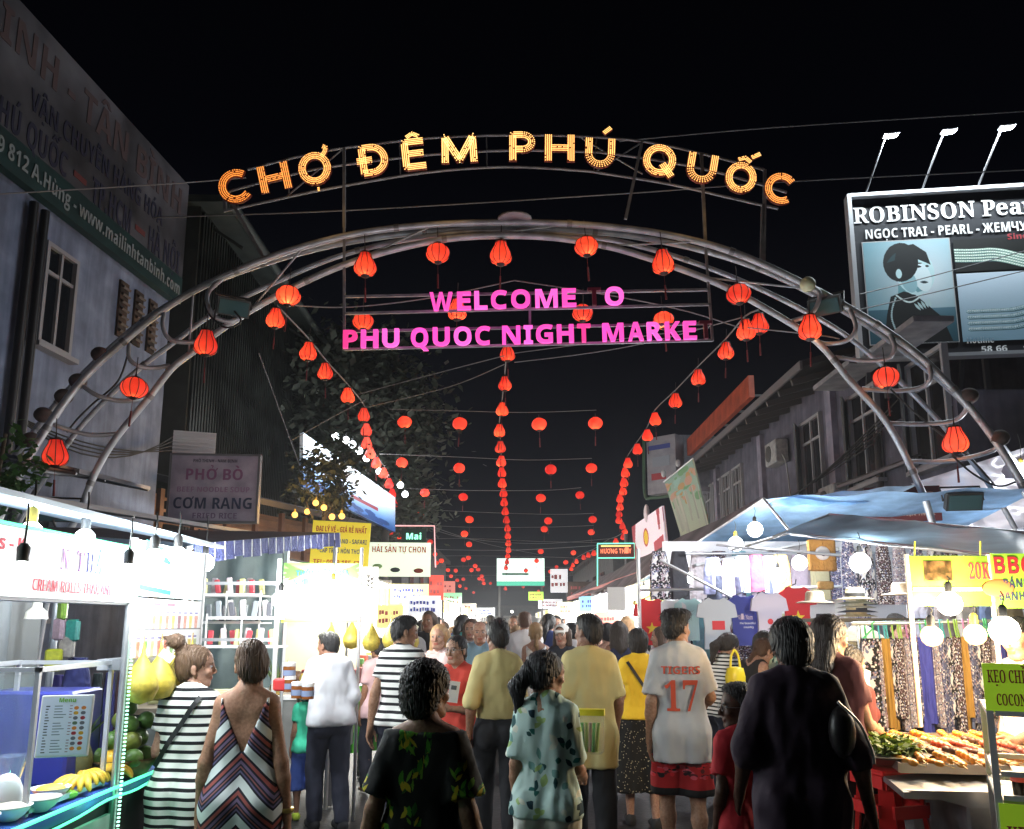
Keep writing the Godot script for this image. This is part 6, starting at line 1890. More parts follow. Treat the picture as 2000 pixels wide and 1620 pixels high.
	# bottles, cups and bowls
	for q in [[Vector3(-2.0, 0.9, -2.98), "brown sauce bottle with a white cap, right one of the pair at the left corner"], [Vector3(-2.03, 0.9, -2.86), "brown sauce bottle with a white cap, left one of the pair at the left corner"]]:
		var b := thing("sauce_bottle", q[1], "bottle", q[0], 0.0, "sauce bottles on the cream roll counter")
		part("bottle", lathe_geo([Vector2(0.045, 0), Vector2(0.048, 0.02), Vector2(0.046, 0.12), Vector2(0.024, 0.175), Vector2(0.022, 0.19)], 14), mt(0.07, 0.03, 0.015, 0.25), b)
		part("neck_band", lathe_geo([Vector2(0.049, 0.105), Vector2(0.047, 0.125), Vector2(0.03, 0.165)], 14), mt(0.5, 0.42, 0.33, 0.4), b)
		part("cap", lathe_geo([Vector2(0.03, 0.185), Vector2(0.031, 0.215), Vector2(0.02, 0.222)], 14), white, b)
	var cup := thing("plastic_tub", "pink and lilac plastic tub at the far left of the counter", "tub", Vector3(-2.16, 0.9, -3.12))
	part("tub", lathe_geo([Vector2(0.05, 0), Vector2(0.068, 0.17)], 18), mt(0.55, 0.4, 0.75, 0.3), cup)
	part("lid", lathe_geo([Vector2(0.072, 0.165), Vector2(0.073, 0.18), Vector2(0.06, 0.188)], 18), mt(0.75, 0.5, 0.6, 0.4), cup)
	var bag := thing("plastic_bag", "clear plastic bag of white sugar standing on the counter", "bag", Vector3(-1.98, 0.9, -3.32))
	part("bag", ball_geo(Vector3(0.06, 0.085, 0.055)), mt(0.75, 0.78, 0.8, 0.35), bag, Vector3(0, 0.08, 0))
	part("bag_top", lathe_geo([Vector2(0.045, 0.13), Vector2(0.06, 0.19), Vector2(0.07, 0.23)], 11, 0.2, 7), gm, bag)
	var bowl_prof := [Vector2(0.03, 0), Vector2(0.055, 0.02), Vector2(0.075, 0.05), Vector2(0.08, 0.055), Vector2(0.07, 0.05), Vector2(0.0, 0.035)]
	for q in [[Vector3(-1.95, 0.9, -3.1), "nearest white bowl on the blue counter cloth", 0.4, 0.12, 0.2], [Vector3(-1.93, 0.9, -3.27), "second white bowl from the left, beside the sugar bag", 0.75, 0.7, 0.6], [Vector3(-1.9, 0.9, -3.42), "white bowl nearest the green LED edge", 0.72, 0.75, 0.65], [Vector3(-2.06, 0.9, -3.22), "white bowl behind the nearest bowl, holding red berries", 0.5, 0.03, 0.03], [Vector3(-1.97, 0.9, -3.62), "white foam bowl of yellow fruit pieces by the bananas", 0.75, 0.5, 0.05]]:
		var b := thing("bowl", q[1], "bowl", q[0], 0.0, "white bowls on the cream roll counter")
		part("bowl", lathe_geo(bowl_prof, 20), white, b)
		part("food", ball_geo(Vector3(0.06, 0.022, 0.06)), mt(q[2], q[3], q[4], 0.5), b, Vector3(0, 0.045, 0))
	solo("packet", rounded_box(Vector3(0.12, 0.03, 0.07)), mt(0.7, 0.16, 0.03, 0.4), "orange packet lying behind the white bowls", "packet", Vector3(-2.04, 0.917, -3.52), 0.4)
	solo("packet", rounded_box(Vector3(0.1, 0.03, 0.06)), mt(0.15, 0.5, 0.05, 0.4), "bright green packet beside the orange packet", "packet", Vector3(-1.93, 0.917, -3.66), -0.3)
	for k in 3:
		var cs := thing("cup_stack", "%s stack of clear plastic cups from the left behind the sauce bottles" % ordinal(k), "cups", Vector3(-2.32 - 0.02 * k, 0.9, -3.0 - 0.13 * k), 0.0, "cup stacks")
		for j in 5: part("cup", lathe_geo([Vector2(0.033, 0), Vector2(0.042, 0.1)], 14), mt(0.6, 0.65, 0.66, 0.25), cs, Vector3(0, 0.022 * j, 0))
	for k in 4:
		var j := thing("syrup_jar", "%s syrup jar from the left at the back of the cream roll counter" % ordinal(k), "jar", Vector3(-2.5, 0.9, -3.1 - 0.16 * k), 0.0, "syrup jars")
		part("jar", lathe_geo([Vector2(0.045, 0), Vector2(0.048, 0.13), Vector2(0.04, 0.15)], 14), mt([0.4, 0.1, 0.5, 0.2][k], [0.05, 0.25, 0.3, 0.05][k], [0.05, 0.06, 0.02, 0.2][k], 0.2), j)
		part("lid", lathe_geo([Vector2(0.045, 0.15), Vector2(0.046, 0.175), Vector2(0.03, 0.18)], 14), [white, mt(0.5, 0.05, 0.05)][k % 2], j)
	# bananas
	for k in 3:
		var b := thing("banana_bunch", ["bunch of ripe bananas nearest the green LED edge", "middle bunch of small ripe bananas in front of the fruit basket", "bunch of bananas leaning on the fruit basket"][k], "bananas", Vector3(-1.93 - 0.06 * (k % 2), 0.92, -3.8 - 0.1 * k), k * 1.3, "banana bunches on the counter")
		for i in 6:
			var a := -0.8 + i * 0.3
			part("banana", tube_geo(curve([Vector3(0, 0.03, 0), Vector3(sin(a) * 0.05, 0.045, cos(a) * 0.05), Vector3(sin(a) * 0.1, 0.03, cos(a) * 0.1), Vector3(sin(a) * 0.13, 0.0, cos(a) * 0.12)], 3), [0.006, 0.012, 0.016, 0.018, 0.018, 0.018, 0.016, 0.013, 0.01, 0.005], 7), mt(0.62, 0.36 + 0.03 * (i % 3), 0.035, 0.5), b)
	# basket and mangoes
	var bk := thing("fruit_basket", "woven basket of fruit at the corner of the cream roll counter", "basket", Vector3(-1.95, 0.9, -4.22))
	part("basket", lathe_geo([Vector2(0.12, 0), Vector2(0.17, 0.07), Vector2(0.18, 0.085), Vector2(0.16, 0.07), Vector2(0.0, 0.02)], 24, 0.04, 24), worn(0.2, 0.12, 0.04, 0.8, 0, 6.0), bk)
	var fruit := ball_geo(Vector3(0.05, 0.046, 0.046), 14, 10)
	var fn := 0
	for q in [[0.0, 0.09, 0.12, 1], [0.09, 0.09, 0.09, 0], [-0.09, 0.09, 0.07, 0], [0.1, 0.09, -0.02, 0], [-0.1, 0.09, -0.05, 2], [0.0, 0.1, 0.0, 0], [0.06, 0.165, 0.05, 2], [-0.03, 0.17, 0.06, 0], [0.05, 0.17, -0.05, 0], [-0.05, 0.17, -0.05, 0], [0.02, 0.24, 0.01, 0], [-0.01, 0.32, -0.03, 0], [0.07, 0.25, -0.08, 0], [-0.06, 0.25, -0.08, 2]]:
		var m: Material = [worn(0.09, 0.19, 0.03, 0.45, 0, 9.0), mt(0.75, 0.42, 0.03, 0.45), worn(0.22, 0.26, 0.04, 0.45, 0, 9.0)][q[3]]
		solo("orange" if q[3] == 1 else "mango", fruit, m, "yellow orange at the front of the fruit basket" if q[3] == 1 else "green mango in the pile on the fruit basket, %s from the bottom" % ordinal(fn), "fruit", Vector3(-1.95, 0.9, -4.22) + Vector3(q[0], q[1], q[2]), fn * 0.7, "fruit piled on the basket")
		fn += 1
	var pa := thing("pineapple", "pineapple standing behind the fruit basket post", "pineapple", Vector3(-2.06, 0.9, -4.0))
	part("fruit", lathe_geo([Vector2(0.04, 0), Vector2(0.065, 0.05), Vector2(0.068, 0.12), Vector2(0.045, 0.18), Vector2(0.01, 0.19)], 18, 0.05, 18), worn(0.1, 0.1, 0.03, 0.7, 0, 12.0), pa)
	part("leaves", spiky(0.2, 16, 5), mt(0.06, 0.13, 0.04, 0.5), pa, Vector3(0, 0.18, 0))
	# pomelos in yellow nets
	for k in 4: pomelo(Vector3(-1.78, 1.42, -3.98 - 0.2 * k), "%s yellow net bag of pomelo from the left, hanging under the fruit cup print" % ordinal(k), "pomelo bags on the cream roll stall")
	# lamps of this stall
	bulb(Vector3(-1.96,2.009,-3.271), 1.1, "bare bulb above the left end of the cream roll sign", Color(0.9, 0.97, 1.0), 0.12, 0.045)
	bulb(Vector3(-1.96,2.027,-3.688), 1.1, "bare bulb above the middle of the cream roll sign", Color(0.9, 0.97, 1.0), 0.12, 0.045)
	bulb(Vector3(-1.68,1.864,-3.54), 0.2, "bare bulb by the LED corner post", Color(0.9, 0.97, 1.0), 0.15, 0.04)
	bulb(Vector3(-1.66,1.942,-3.741), 0.7, "bare bulb at the left end of the teal logo board", Color(0.9, 0.97, 1.0), 0.12, 0.045)
	bulb(Vector3(-1.66,1.975,-4.002), 0.9, "bare bulb at the right end of the teal logo board", Color(0.9, 0.97, 1.0), 0.12, 0.045)
	bulb(Vector3(-2.014,2.03,-5.3), 1.8, "bare bulb under the striped awning beside the logo board", Color(0.9, 0.97, 1.0), 0.2, 0.06)
	bulb(Vector3(-1.7,1.83,-2.806), 0.12, "dim spiral bulb in front of the sign's left end", Color(0.9, 1.0, 0.95), 0.15, 0.03)
	# inside
	var sh := thing("pendant_shade", "pale enamel lamp shade hanging under the cream roll sign, unlit", "lamp shade", Vector3(-2.444,1.694,-4.2))
	part("lamp_shade", lathe_geo([Vector2(0.055, -0.03), Vector2(0.05, 0.005), Vector2(0.024, 0.03), Vector2(0.02, 0.06)], 16), mt(0.5, 0.47, 0.4, 0.5), sh)
	for q in [[Vector3(-2.477,1.719,-4.5), 0.3, 0.5, 0.05, "green and yellow snack bag at the top of the hanging cluster"], [Vector3(-2.486,1.609,-4.5), 0.6, 0.4, 0.45, "pink snack bag in the hanging cluster"], [Vector3(-2.41,1.603,-4.5), 0.05, 0.35, 0.28, "teal snack bag in the hanging cluster"], [Vector3(-2.473,1.446,-4.45), 0.55, 0.55, 0.03, "yellow plastic bag lowest in the hanging cluster"], [Vector3(-2.435,1.512,-4.5), 0.4, 0.35, 0.3, "crumpled clear bag in the hanging cluster"]]:
		var sb := rounded_box(Vector3(0.085, 0.12, 0.035), 0.015)
		solo("snack_bag", sb, worn(q[1] * 0.5, q[2] * 0.5, q[3] * 0.5, 0.35, 0, 9.0), q[4], "bag", q[0], rng.randf_range(-0.8, 0.8), "bags hanging inside the cream roll stall")
	solo("jacket", drape(0.14, 0.42, 0.07, 3), cloth(0.01, 0.012, 0.07), "dark blue jacket hanging inside the cream roll stall", "jacket", Vector3(-2.421,1.453,-4.6), 0.2)
	for k in 6: solo("hanging_trousers", drape(0.07, 0.5, 0.05, 7 + k), cloth([0.03, 0.02, 0.05, 0.012, 0.02, 0.05][k], 0.02, [0.12, 0.02, 0.05, 0.02, 0.1, 0.02][k]), "%s dark garment from the left on the rail behind the post" % ordinal(k), "garment", Vector3(-2.6 + 0.05 * k, 1.35, -4.75 - 0.05 * k), 0.5, "dark garments on the rail")
	# ---- awning with the striped valance
	var aw := thing("striped_awning", "dark awning with a navy and white striped scalloped valance on the left", "awning", Vector3.ZERO)
	var a: Vector3 = Vector3(-2.089,2.158,-5.3)
	var e: Vector3 = Vector3(-1.627,2.48,-7.6)
	var top := Geo.new()
	top.sheet(a, a + Vector3(-2.0, 0.12, 0.1), e + Vector3(-1.6, 0.05, -0.2), e, 0.03)
	part("canvas", top, worn(0.03, 0.05, 0.075, 0.7), aw)
	var n := 19
	for i in n:
		for half in 2:
			var t0 := (i + half * 0.86) / n
			var t1 := (i + (0.86 if half == 0 else 1.0)) / n
			var u := a.lerp(e, t0)
			var v := a.lerp(e, t1)
			var vg := Geo.new()
			var dp := 0.125
			vg.sheet(u + Vector3(0.01, -dp + 0.01 * sin(i * 2.0), 0.015 * sin(i * 1.7)), u, v, v + Vector3(0.01, -dp + 0.01 * sin(i * 2.0), 0.015 * sin(i * 1.7)), 0.006)
			part("valance_strip", vg, cloth(0.035, 0.045, 0.16) if half == 0 else cloth(0.7, 0.72, 0.78), aw)
	var fr2 := Geo.new()
	fr2.bar(a + Vector3(-0.03, -0.03, 0), e + Vector3(-0.03, -0.03, 0), 0.03)
	part("frame", fr2, steel, aw)
	for q in [a, e]: part("post", post_geo(q.y - 0.02, 0.02), steel, aw, Vector3(q.x - 0.04, 0, q.z))
	# ---- grey-green tarpaulin and the racks of goods before it
	var tp := thing("tarpaulin", "grey-green tarpaulin wall behind the shelves on the left", "tarpaulin", Vector3.ZERO)
	var rows := []
	for i in 9:
		var row := []
		for j in 13:
			var q0: Vector3 = Vector3(-3.185,2.324,-8.3)
			var q1: Vector3 = Vector3(-2.403,2.403,-8.6)
			var w: Vector3 = q0.lerp(q1, j / 12.0)
			row.append(Vector3(w.x, lerpf(w.y + 0.1, 0.1, i / 8.0), w.z + 0.05 * sin(j * 1.3 + i * 0.8)))
		rows.append(row)
	var tg := Geo.new()
	tg.ringed(rows, false, true)
	part("sheet", tg, worn(0.22, 0.31, 0.32, 0.45, 0, 0.8), tp)
	for k in 2:
		var rk := thing("goods_rack", ["white wire rack stacked with packets, higher one before the tarpaulin", "lower white wire rack of packets beside the corn table"][k], "rack", [Vector3(-2.521,1.65,-7.2), Vector3(-2.308,1.448,-7)][k])
		var rg := Geo.new()
		for y in [0.0, 0.24]:
			rg.box(Vector3(0, y, 0), Vector3(0.62, 0.012, 0.02))
			rg.box(Vector3(0, y - 0.012, -0.16), Vector3(0.62, 0.012, 0.34))
		for x in [-0.3, 0.0, 0.3]: rg.box(Vector3(x, 0.02, 0.01), Vector3(0.012, 0.5, 0.012))
		part("rack_frame", rg, white, rk)
		for i in 11:
			for y in 2:
				part("packet", rounded_box(Vector3(0.045, 0.12 + 0.02 * (i % 3), 0.03), 0.006), mt([0.7, 0.5, 0.12, 0.7, 0.3, 0.65][(i * 2 + y + k) % 6], [0.65, 0.06, 0.12, 0.68, 0.33, 0.55][(i * 2 + y + k) % 6], [0.62, 0.08, 0.14, 0.3, 0.36, 0.6][(i * 2 + y + k) % 6], 0.4), rk, Vector3(-0.27 + i * 0.054 + rng.randf_range(-0.012, 0.012), 0.07 + y * 0.24, -0.03 - 0.1 * ((i * 7 + y) % 2)), Vector3(0, 0, rng.randf_range(-0.2, 0.2)))
	var sp := thing("steel_stand", "thin steel stand with crossbars between the racks and the green banner", "stand", Vector3(-1.896,1.208,-6.6))
	var ssg := Geo.new()
	ssg.box(Vector3(0, 0.0, 0), Vector3(0.03, 1.9, 0.03))
	ssg.box(Vector3(-0.42, 0.75, 0), Vector3(0.82, 0.025, 0.025))
	ssg.box(Vector3(-0.37, 0.3, 0), Vector3(0.72, 0.025, 0.025))
	part("pole", ssg, steel, sp)
	bulb(Vector3(-1.817,1.82,-6.4), 1.6, "bright bulb at the left edge of the green palm-sugar banner", Color(0.95, 0.98, 1.0), 0.25, 0.07)
	# ---- table of leaf rolls and jars
	table("wooden table of leaf rolls behind the two women", Vector3(-2.35, 0, -6.0), 1.1, 0.9, 1.08, worn(0.25, 0.2, 0.14, 0.7), worn(0.2, 0.22, 0.2, 0.7))
	for k in 22: solo("leaf_roll", tube_geo([Vector3(-0.13, 0, 0), Vector3(0.13, 0.005, 0.0)], 0.017, 7), mt(0.5, 0.5, 0.26, 0.6) if k % 3 else mt(0.22, 0.3, 0.1, 0.6), "%s pale green leaf roll from the front in the %s column on the wooden table" % [ordinal(k / 3), ordinal(k % 3)], "leaf roll", Vector3(-2.68 + 0.28 * (k % 3), 1.1 + 0.033 * (k / 12), -5.72 - 0.07 * (k % 12) + 0.02 * (k / 12)), rng.randf_range(-0.1, 0.1), "leaf rolls on the table")
	var jr := thing("honey_jar", "amber jar with a white lid, topmost of the stack beside the woman in chevrons", "jar", Vector3(-1.669,1.284,-6.2), 0.0, "amber jars")
	part("jar", lathe_geo([Vector2(0.045, -0.05), Vector2(0.047, 0.03), Vector2(0.042, 0.04)], 14), mt(0.28, 0.09, 0.02, 0.2), jr)
	part("lid", lathe_geo([Vector2(0.047, 0.038), Vector2(0.048, 0.062), Vector2(0.04, 0.066)], 14), white, jr)
	part("label", lathe_geo([Vector2(0.0475, -0.03), Vector2(0.0478, 0.01)], 14), mt(0.25, 0.32, 0.5), jr)
	again(jr, Vector3(-1.664,1.187,-6.2), 0.5, "amber jar with a white lid under the topmost jar")
	again(jr, Vector3(-1.575,1.15,-6.1), 0.9, "amber jar with a white lid, left one by the white-shirted man's elbow")
	again(jr, Vector3(-1.5,1.143,-6.1), 0.2, "amber jar with a white lid touching the white-shirted man's sleeve")
	solo("box", rounded_box(Vector3(0.1, 0.09, 0.08)), mt(0.6, 0.03, 0.03, 0.4), "small red box next to the amber jars", "box", Vector3(-1.729,1.187,-6.2))
	# ---- palm sugar stall: banner, counter with green printed cloth
	var bn := thing("palm_sugar_banner", "green banner for palm fruit, its middle painted white as the bulb bleaches it", "banner", Vector3(-1.685,1.904,-7.2), deg_to_rad(4))
	p = Painter.new(128, 96, Color(0.96, 0.98, 0.92))  # the white middle paints the bulb's blow-out; the cloth is green
	p.shade(0, 0, 128, 34, Color(0.45, 0.75, 0.3), Color(0.93, 0.98, 0.85))
	p.shade(0, 74, 128, 96, Color(0.95, 0.97, 0.8), Color(0.78, 0.88, 0.25))
	for i in 9: p.leaf(118 - (i % 3) * 6, 6 + i * 2, 40, 3, 2.6 + i * 0.12, Color(0.25, 0.55, 0.15))
	for i in 9: p.leaf(10 + (i % 3) * 5, 6 + i * 2, 36, 3, 0.5 - i * 0.12, Color(0.35, 0.65, 0.2))
	part("banner_cloth", bx(Vector3(0, 0, -0.012), Vector3(0.68, 0.52, 0.02)), white, bn)
	face_print(bn, p.done(), Vector3.ZERO, 0.68, 0.52, "banner_print")
	words(bn, "THỐT NỐT DỪA", Vector3(0, 0.17, 0.002), 0.045, mt(0.02, 0.2, 0.2), "bold", 0.46)
	words(bn, "NƯỚC THỐT NỐT", Vector3(0, 0.09, 0.002), 0.04, mt(0.05, 0.35, 0.35), "bold", 0.5)
	words(bn, "PALM", Vector3(-0.2, -0.14, 0.002), 0.03, mt(0.5, 0.25, 0.3), "bold", 0.12)
	for q in [Vector3(-2.004,1.65,-7.22), Vector3(-1.338,1.65,-7.18)]: part("post", post_geo(2.3, 0.015), steel, bn, bn.transform.affine_inverse() * Vector3(q.x, 0, q.z))
	bulb(Vector3(-1.565,1.936,-7.1), 1.9, "blinding bulb hanging before the green palm-sugar banner", Color(1.0, 1.0, 0.97), 0.3, 0.075)
	bulb(Vector3(-1.458,1.766,-7.5), 1.4, "bulb low beside the white poster of the palm-sugar stall", Color(1.0, 0.98, 0.9), 0.3, 0.07)
	var wp := thing("white_poster", "narrow white poster with a black palm sprig beside the green banner", "poster", Vector3(-1.329,1.909,-7.6), deg_to_rad(3))
	part("sheet", bx(Vector3.ZERO, Vector3(0.15, 0.5, 0.015)), mt(0.85, 0.85, 0.85), wp)
	var lg := Geo.new()
	for i in 6: lg.flat_poly([Vector2(0, 0.15 - i * 0.02), Vector2(0.035 * (1 if i % 2 else -1), 0.17 - i * 0.02), Vector2(0.02 * (1 if i % 2 else -1), 0.14 - i * 0.02)], 0.003)
	part("sprig_print", lg, mt(0.03, 0.03, 0.03), wp, Vector3(0, 0, 0.009))
	table("palm sugar counter with a green printed cloth on its street side", Vector3(-2.1, 0, -8.4), 1.0, 1.5, 0.98, white, worn(0.3, 0.3, 0.28))
	p = Painter.new(128, 96, Color(0.2, 0.55, 0.12))
	for i in 40: p.leaf(r.randf() * 128, r.randf() * 96, r.randf_range(14, 40), r.randf_range(2, 6), r.randf_range(0.6, 2.3), [Color(0.35, 0.75, 0.2), Color(0.1, 0.4, 0.08), Color(0.55, 0.75, 0.35), Color(0.35, 0.42, 0.2)][i % 4])
	var gc := thing("green_cloth", "bright green leaf-printed cloth hanging on the street side of the palm sugar counter", "cloth", Vector3(-1.56,0.664,-8.6), deg_to_rad(38))
	part("cloth", bx(Vector3(0, 0, -0.01), Vector3(0.86, 0.66, 0.016)), mt(0.1, 0.4, 0.05), gc)
	face_print(gc, p.done(), Vector3.ZERO, 0.86, 0.66, "cloth_print")
	for k in 5: pomelo(Vector3(-1.603,1.547,-7.3) + Vector3(0.17 * k, 0.02 * (k % 2), -0.04 * k), "%s yellow net bag of pomelo from the left, hanging under the green banner" % ordinal(k), "pomelo bags on the palm sugar stall")
	for k in 9: solo("palm_fruit", ball_geo(Vector3(0.06, 0.055, 0.06)), mt(0.12, 0.06, 0.03, 0.5) if k % 2 else mt(0.65, 0.5, 0.12, 0.5), "%s round fruit in the heap on the palm sugar counter" % ordinal(k), "fruit", Vector3(-2.25 + 0.14 * (k % 4), 1.03 + 0.09 * (k / 5), -7.9 - 0.12 * (k % 3)), 0.0, "fruit heaped on the palm sugar counter")
	var fl := thing("leafy_fruit", "spiky leaves of a pineapple among the palm fruit", "pineapple", Vector3(-2.2, 1.06, -7.75))
	part("leaves", spiky(0.28, 22, 9), mt(0.2, 0.3, 0.12, 0.5), fl)
	part("fruit", ball_geo(Vector3(0.07, 0.09, 0.07)), mt(0.3, 0.2, 0.05), fl, Vector3(0, -0.05, 0))
	# ---- upper signs on the left
	var ys := thing("yellow_ticket_sign", "tilted yellow sign for cheap ferry and safari tickets above the striped awning", "sign", Vector3(-1.921,2.478,-9), deg_to_rad(6))
	ys.rotation.z = deg_to_rad(-2.5)
	part("board", bx(Vector3(0, 0, -0.03), Vector3(0.64, 0.56, 0.05)), glow(0.75, 0.6, 0.03, 0.25, 1.0), ys)
	words(ys, "ĐẠI LÝ VÉ - GIÁ RẺ NHẤT", Vector3(0, 0.19, 0.0), 0.06, mt(0.4, 0.03, 0.02), "bold", 0.56)
	words(ys, "VINPEARLAND - SAFARI", Vector3(0.02, 0.06, 0.0), 0.05, mt(0.05, 0.06, 0.12), "bold", 0.54)
	words(ys, "CÁP TREO HÒN THƠM", Vector3(0.02, -0.05, 0.0), 0.05, mt(0.05, 0.06, 0.12), "bold", 0.48)
	words(ys, "TEL: 0979 185 474", Vector3(-0.01, -0.18, 0.0), 0.055, mt(0.5, 0.06, 0.02), "bold", 0.54)
	var hs := thing("seafood_sign", "white-green lightbox reading HẢI SẢN TỰ CHỌN with red letters", "sign", Vector3(-1.61,2.526,-11.5), deg_to_rad(6))
	part("lightbox", bx(Vector3(0, 0, -0.06), Vector3(0.9, 0.48, 0.1)), glow(0.85, 0.97, 0.75, 0.8, 0.9), hs)
	words(hs, "HẢI SẢN TỰ CHỌN", Vector3(0.0, 0.14, -0.006), 0.085, mt(0.5, 0.02, 0.02), "bold", 0.76)
	for q in [[-0.05, -0.15, 0.05, 0.07, 0.07], [0.28, -0.16, 0.3, 0.05, 0.03], [-0.3, -0.1, 0.3, 0.5, 0.2]]: part("picture", ball_geo(Vector3(0.07, 0.035, 0.008)), mt(q[2], q[3], q[4]), hs, Vector3(q[0], q[1], -0.008))
	var gs := thing("green_led_sign", "small green LED word glowing in a frame above the seafood sign", "sign", Vector3(-1.59,3.012,-13), deg_to_rad(3))
	part("backing", bx(Vector3(0, 0, -0.03), Vector3(0.4, 0.26, 0.03)), mt(0.01, 0.03, 0.02), gs)
	part("led_lettering", text_geo("Mai", 0.1, "bold", 0.24, 0.01), glow(0.3, 1.0, 0.65, 2.2), gs)
	part("frame_light", tube_geo([Vector3(-0.3, 0.17, 0), Vector3(0.33, 0.17, 0), Vector3(0.36, -0.5, 0)], 0.012, 6), glow(1.0, 0.5, 0.5, 1.2), gs)
	# floodlit blue billboard with its row of bulbs, beyond the tree
	var bb := thing("blue_roadside_billboard", "blue and white roadside billboard under a row of floodlights beyond the tree", "billboard", Vector3.ZERO)
	var c0: Vector3 = Vector3(-4.78,5.92,-18)
	var c1: Vector3 = Vector3(-3.22,5.03,-22)
	var c2: Vector3 = Vector3(-3.2,4.07,-22)
	var c3: Vector3 = Vector3(-4.73,4.65,-18)
	var bg := Geo.new()
	bg.sheet(c3, c0, c1, c2, 0.1)
	p = Painter.new(128, 64, Color(0.9, 0.95, 1.0))
	p.shade(0, 24, 128, 64, Color(0.8, 0.9, 1.0), Color(0.08, 0.3, 0.6))
	p.rect(60, 36, 40, 6, Color(0.5, 0.15, 0.2))
	for i in 14: p.oval(r.randf() * 128, 50 + r.randf() * 14, 8, 4, Color(0.05, 0.22, 0.45))
	part("board", bg, printed(p.done(), 0.6), bb)
	part("post", post_geo(4.5, 0.1), mt(0.05, 0.05, 0.05), bb, Vector3(c2.x - 0.3, 0, c2.z - 0.2))
	var fk := 0
	for q in [Vector3(-3.93,5.71,-17.5), Vector3(-3.8,5.74,-18), Vector3(-3.71,5.71,-18.3), Vector3(-3.62,5.64,-18.7), Vector3(-3.5,5.52,-19), Vector3(-3.44,5.48,-20.5), Vector3(-2.88,5.12,-20.5), Vector3(-2.82,4.96,-21)]:
		bulb(q, 1.1, "%s floodlight from the left above the blue roadside billboard" % ordinal(fk), Color(0.9, 0.96, 1.0), 0.05, 0.085, "floodlights above the blue billboard")
		fk += 1
	# warm lit restaurant front
	var rt := thing("restaurant_front", "wooden restaurant front glowing orange behind the yellow sign", "restaurant", Vector3(-5.6, 0, -17.5), deg_to_rad(70))
	part("wall", bx(Vector3(0, 2.0, -0.6), Vector3(6, 4.2, 0.2)), worn(0.3, 0.13, 0.05, 0.7), rt)
	for i in 7: part("post", bx(Vector3(-2.8 + i * 0.93, 2.0, 0.0), Vector3(0.1, 4.2, 0.1)), worn(0.16, 0.06, 0.02, 0.6), rt)
	for i in 9: part("slat", bx(Vector3(0, 2.2 + i * 0.22, -0.2), Vector3(5.8, 0.06, 0.03)), worn(0.22, 0.09, 0.03, 0.6), rt)
	part("roof", bx(Vector3(0, 4.25, 0.2), Vector3(6.4, 0.12, 1.8), Basis(Vector3.RIGHT, 0.25)), worn(0.06, 0.05, 0.05), rt)
	var k2 := 0
	for q in [Vector3(-4.21,3.69,-15.5), Vector3(-3.69,3.85,-15), Vector3(-3.58,3.79,-15.2), Vector3(-3.33,3.56,-14.8), Vector3(-3.19,3.6,-15), Vector3(-4.1,3.82,-16)]:
		bulb(q, 0.7, "%s amber bulb from the left at the wooden restaurant" % ordinal(k2), Color(1.0, 0.55, 0.13), 0.3, 0.06, "amber bulbs of the restaurant")
		k2 += 1

func rounded_box(s: Vector3, r := 0.012) -> Geo:      # a box with its upright and upper edges bevelled
	var g := Geo.new()
	r = minf(r, minf(s.x, minf(s.y, s.z)) * 0.3)
	var rings := []
	for q in [[-s.y / 2, r], [-s.y / 2 + r, 0.0], [s.y / 2 - r, 0.0], [s.y / 2, r]]:
		var ring := []
		var x: float = s.x / 2 - q[1]
		var z: float = s.z / 2 - q[1]
		for c in [[1, 1], [-1, 1], [-1, -1], [1, -1]]:
			var a := Vector3(c[0] * (x - r), q[0], c[1] * z)
			var b := Vector3(c[0] * x, q[0], c[1] * (z - r))
			if c[0] * c[1] > 0: ring.append_array([b, a])
			else: ring.append_array([a, b])
		rings.append(ring)
	for i in 3:
		for j in 8: g.quad(rings[i][j], rings[i + 1][j], rings[i + 1][(j + 1) % 8], rings[i][(j + 1) % 8])
	g.cap(rings[3], Vector3.UP)
	g.cap(rings[0], Vector3.DOWN)
	return g

func spiky(l: float, n: int, sd: int) -> Geo:
	var r := RandomNumberGenerator.new()
	r.seed = sd
	var g := Geo.new()
	for i in n:
		var a := r.randf() * TAU
		var t := r.randf_range(0.1, 0.8)
		var d := Vector3(cos(a) * t, 1.0, sin(a) * t).normalized()
		var x := Vector3(-sin(a), 0, cos(a))
		var q := l * r.randf_range(0.6, 1.0)
		var k := d.cross(x).normalized()
		g.tri(x * q * 0.08, d * q + Vector3(cos(a), -0.2, sin(a)) * q * 0.25, -x * q * 0.08, k, k, k)
		g.tri(x * q * 0.08, d * q * 0.5 + k * q * 0.04, d * q + Vector3(cos(a), -0.2, sin(a)) * q * 0.25, k, k, k)
	return g

func drape(w: float, l: float, d: float, sd: int) -> Geo:          # cloth hanging in folds from a rail, top at 0
	var g := Geo.new()
	var rings := []
	for i in 7:
		var ring := []
		for j in 20:
			var a := TAU * j / 20.0
			var f := 1.0 + 0.22 * sin(a * 5.0 + sd) * (0.3 + i / 8.0)
			ring.append(Vector3(cos(a) * w * 0.5 * f * (0.7 + 0.3 * minf(i / 2.0, 1.0)), -l * i / 6.0, sin(a) * d * 0.5 * f))
		rings.append(ring)
	g.ringed(rings, true, true)
	g.cap(rings[0], Vector3.UP)
	return g

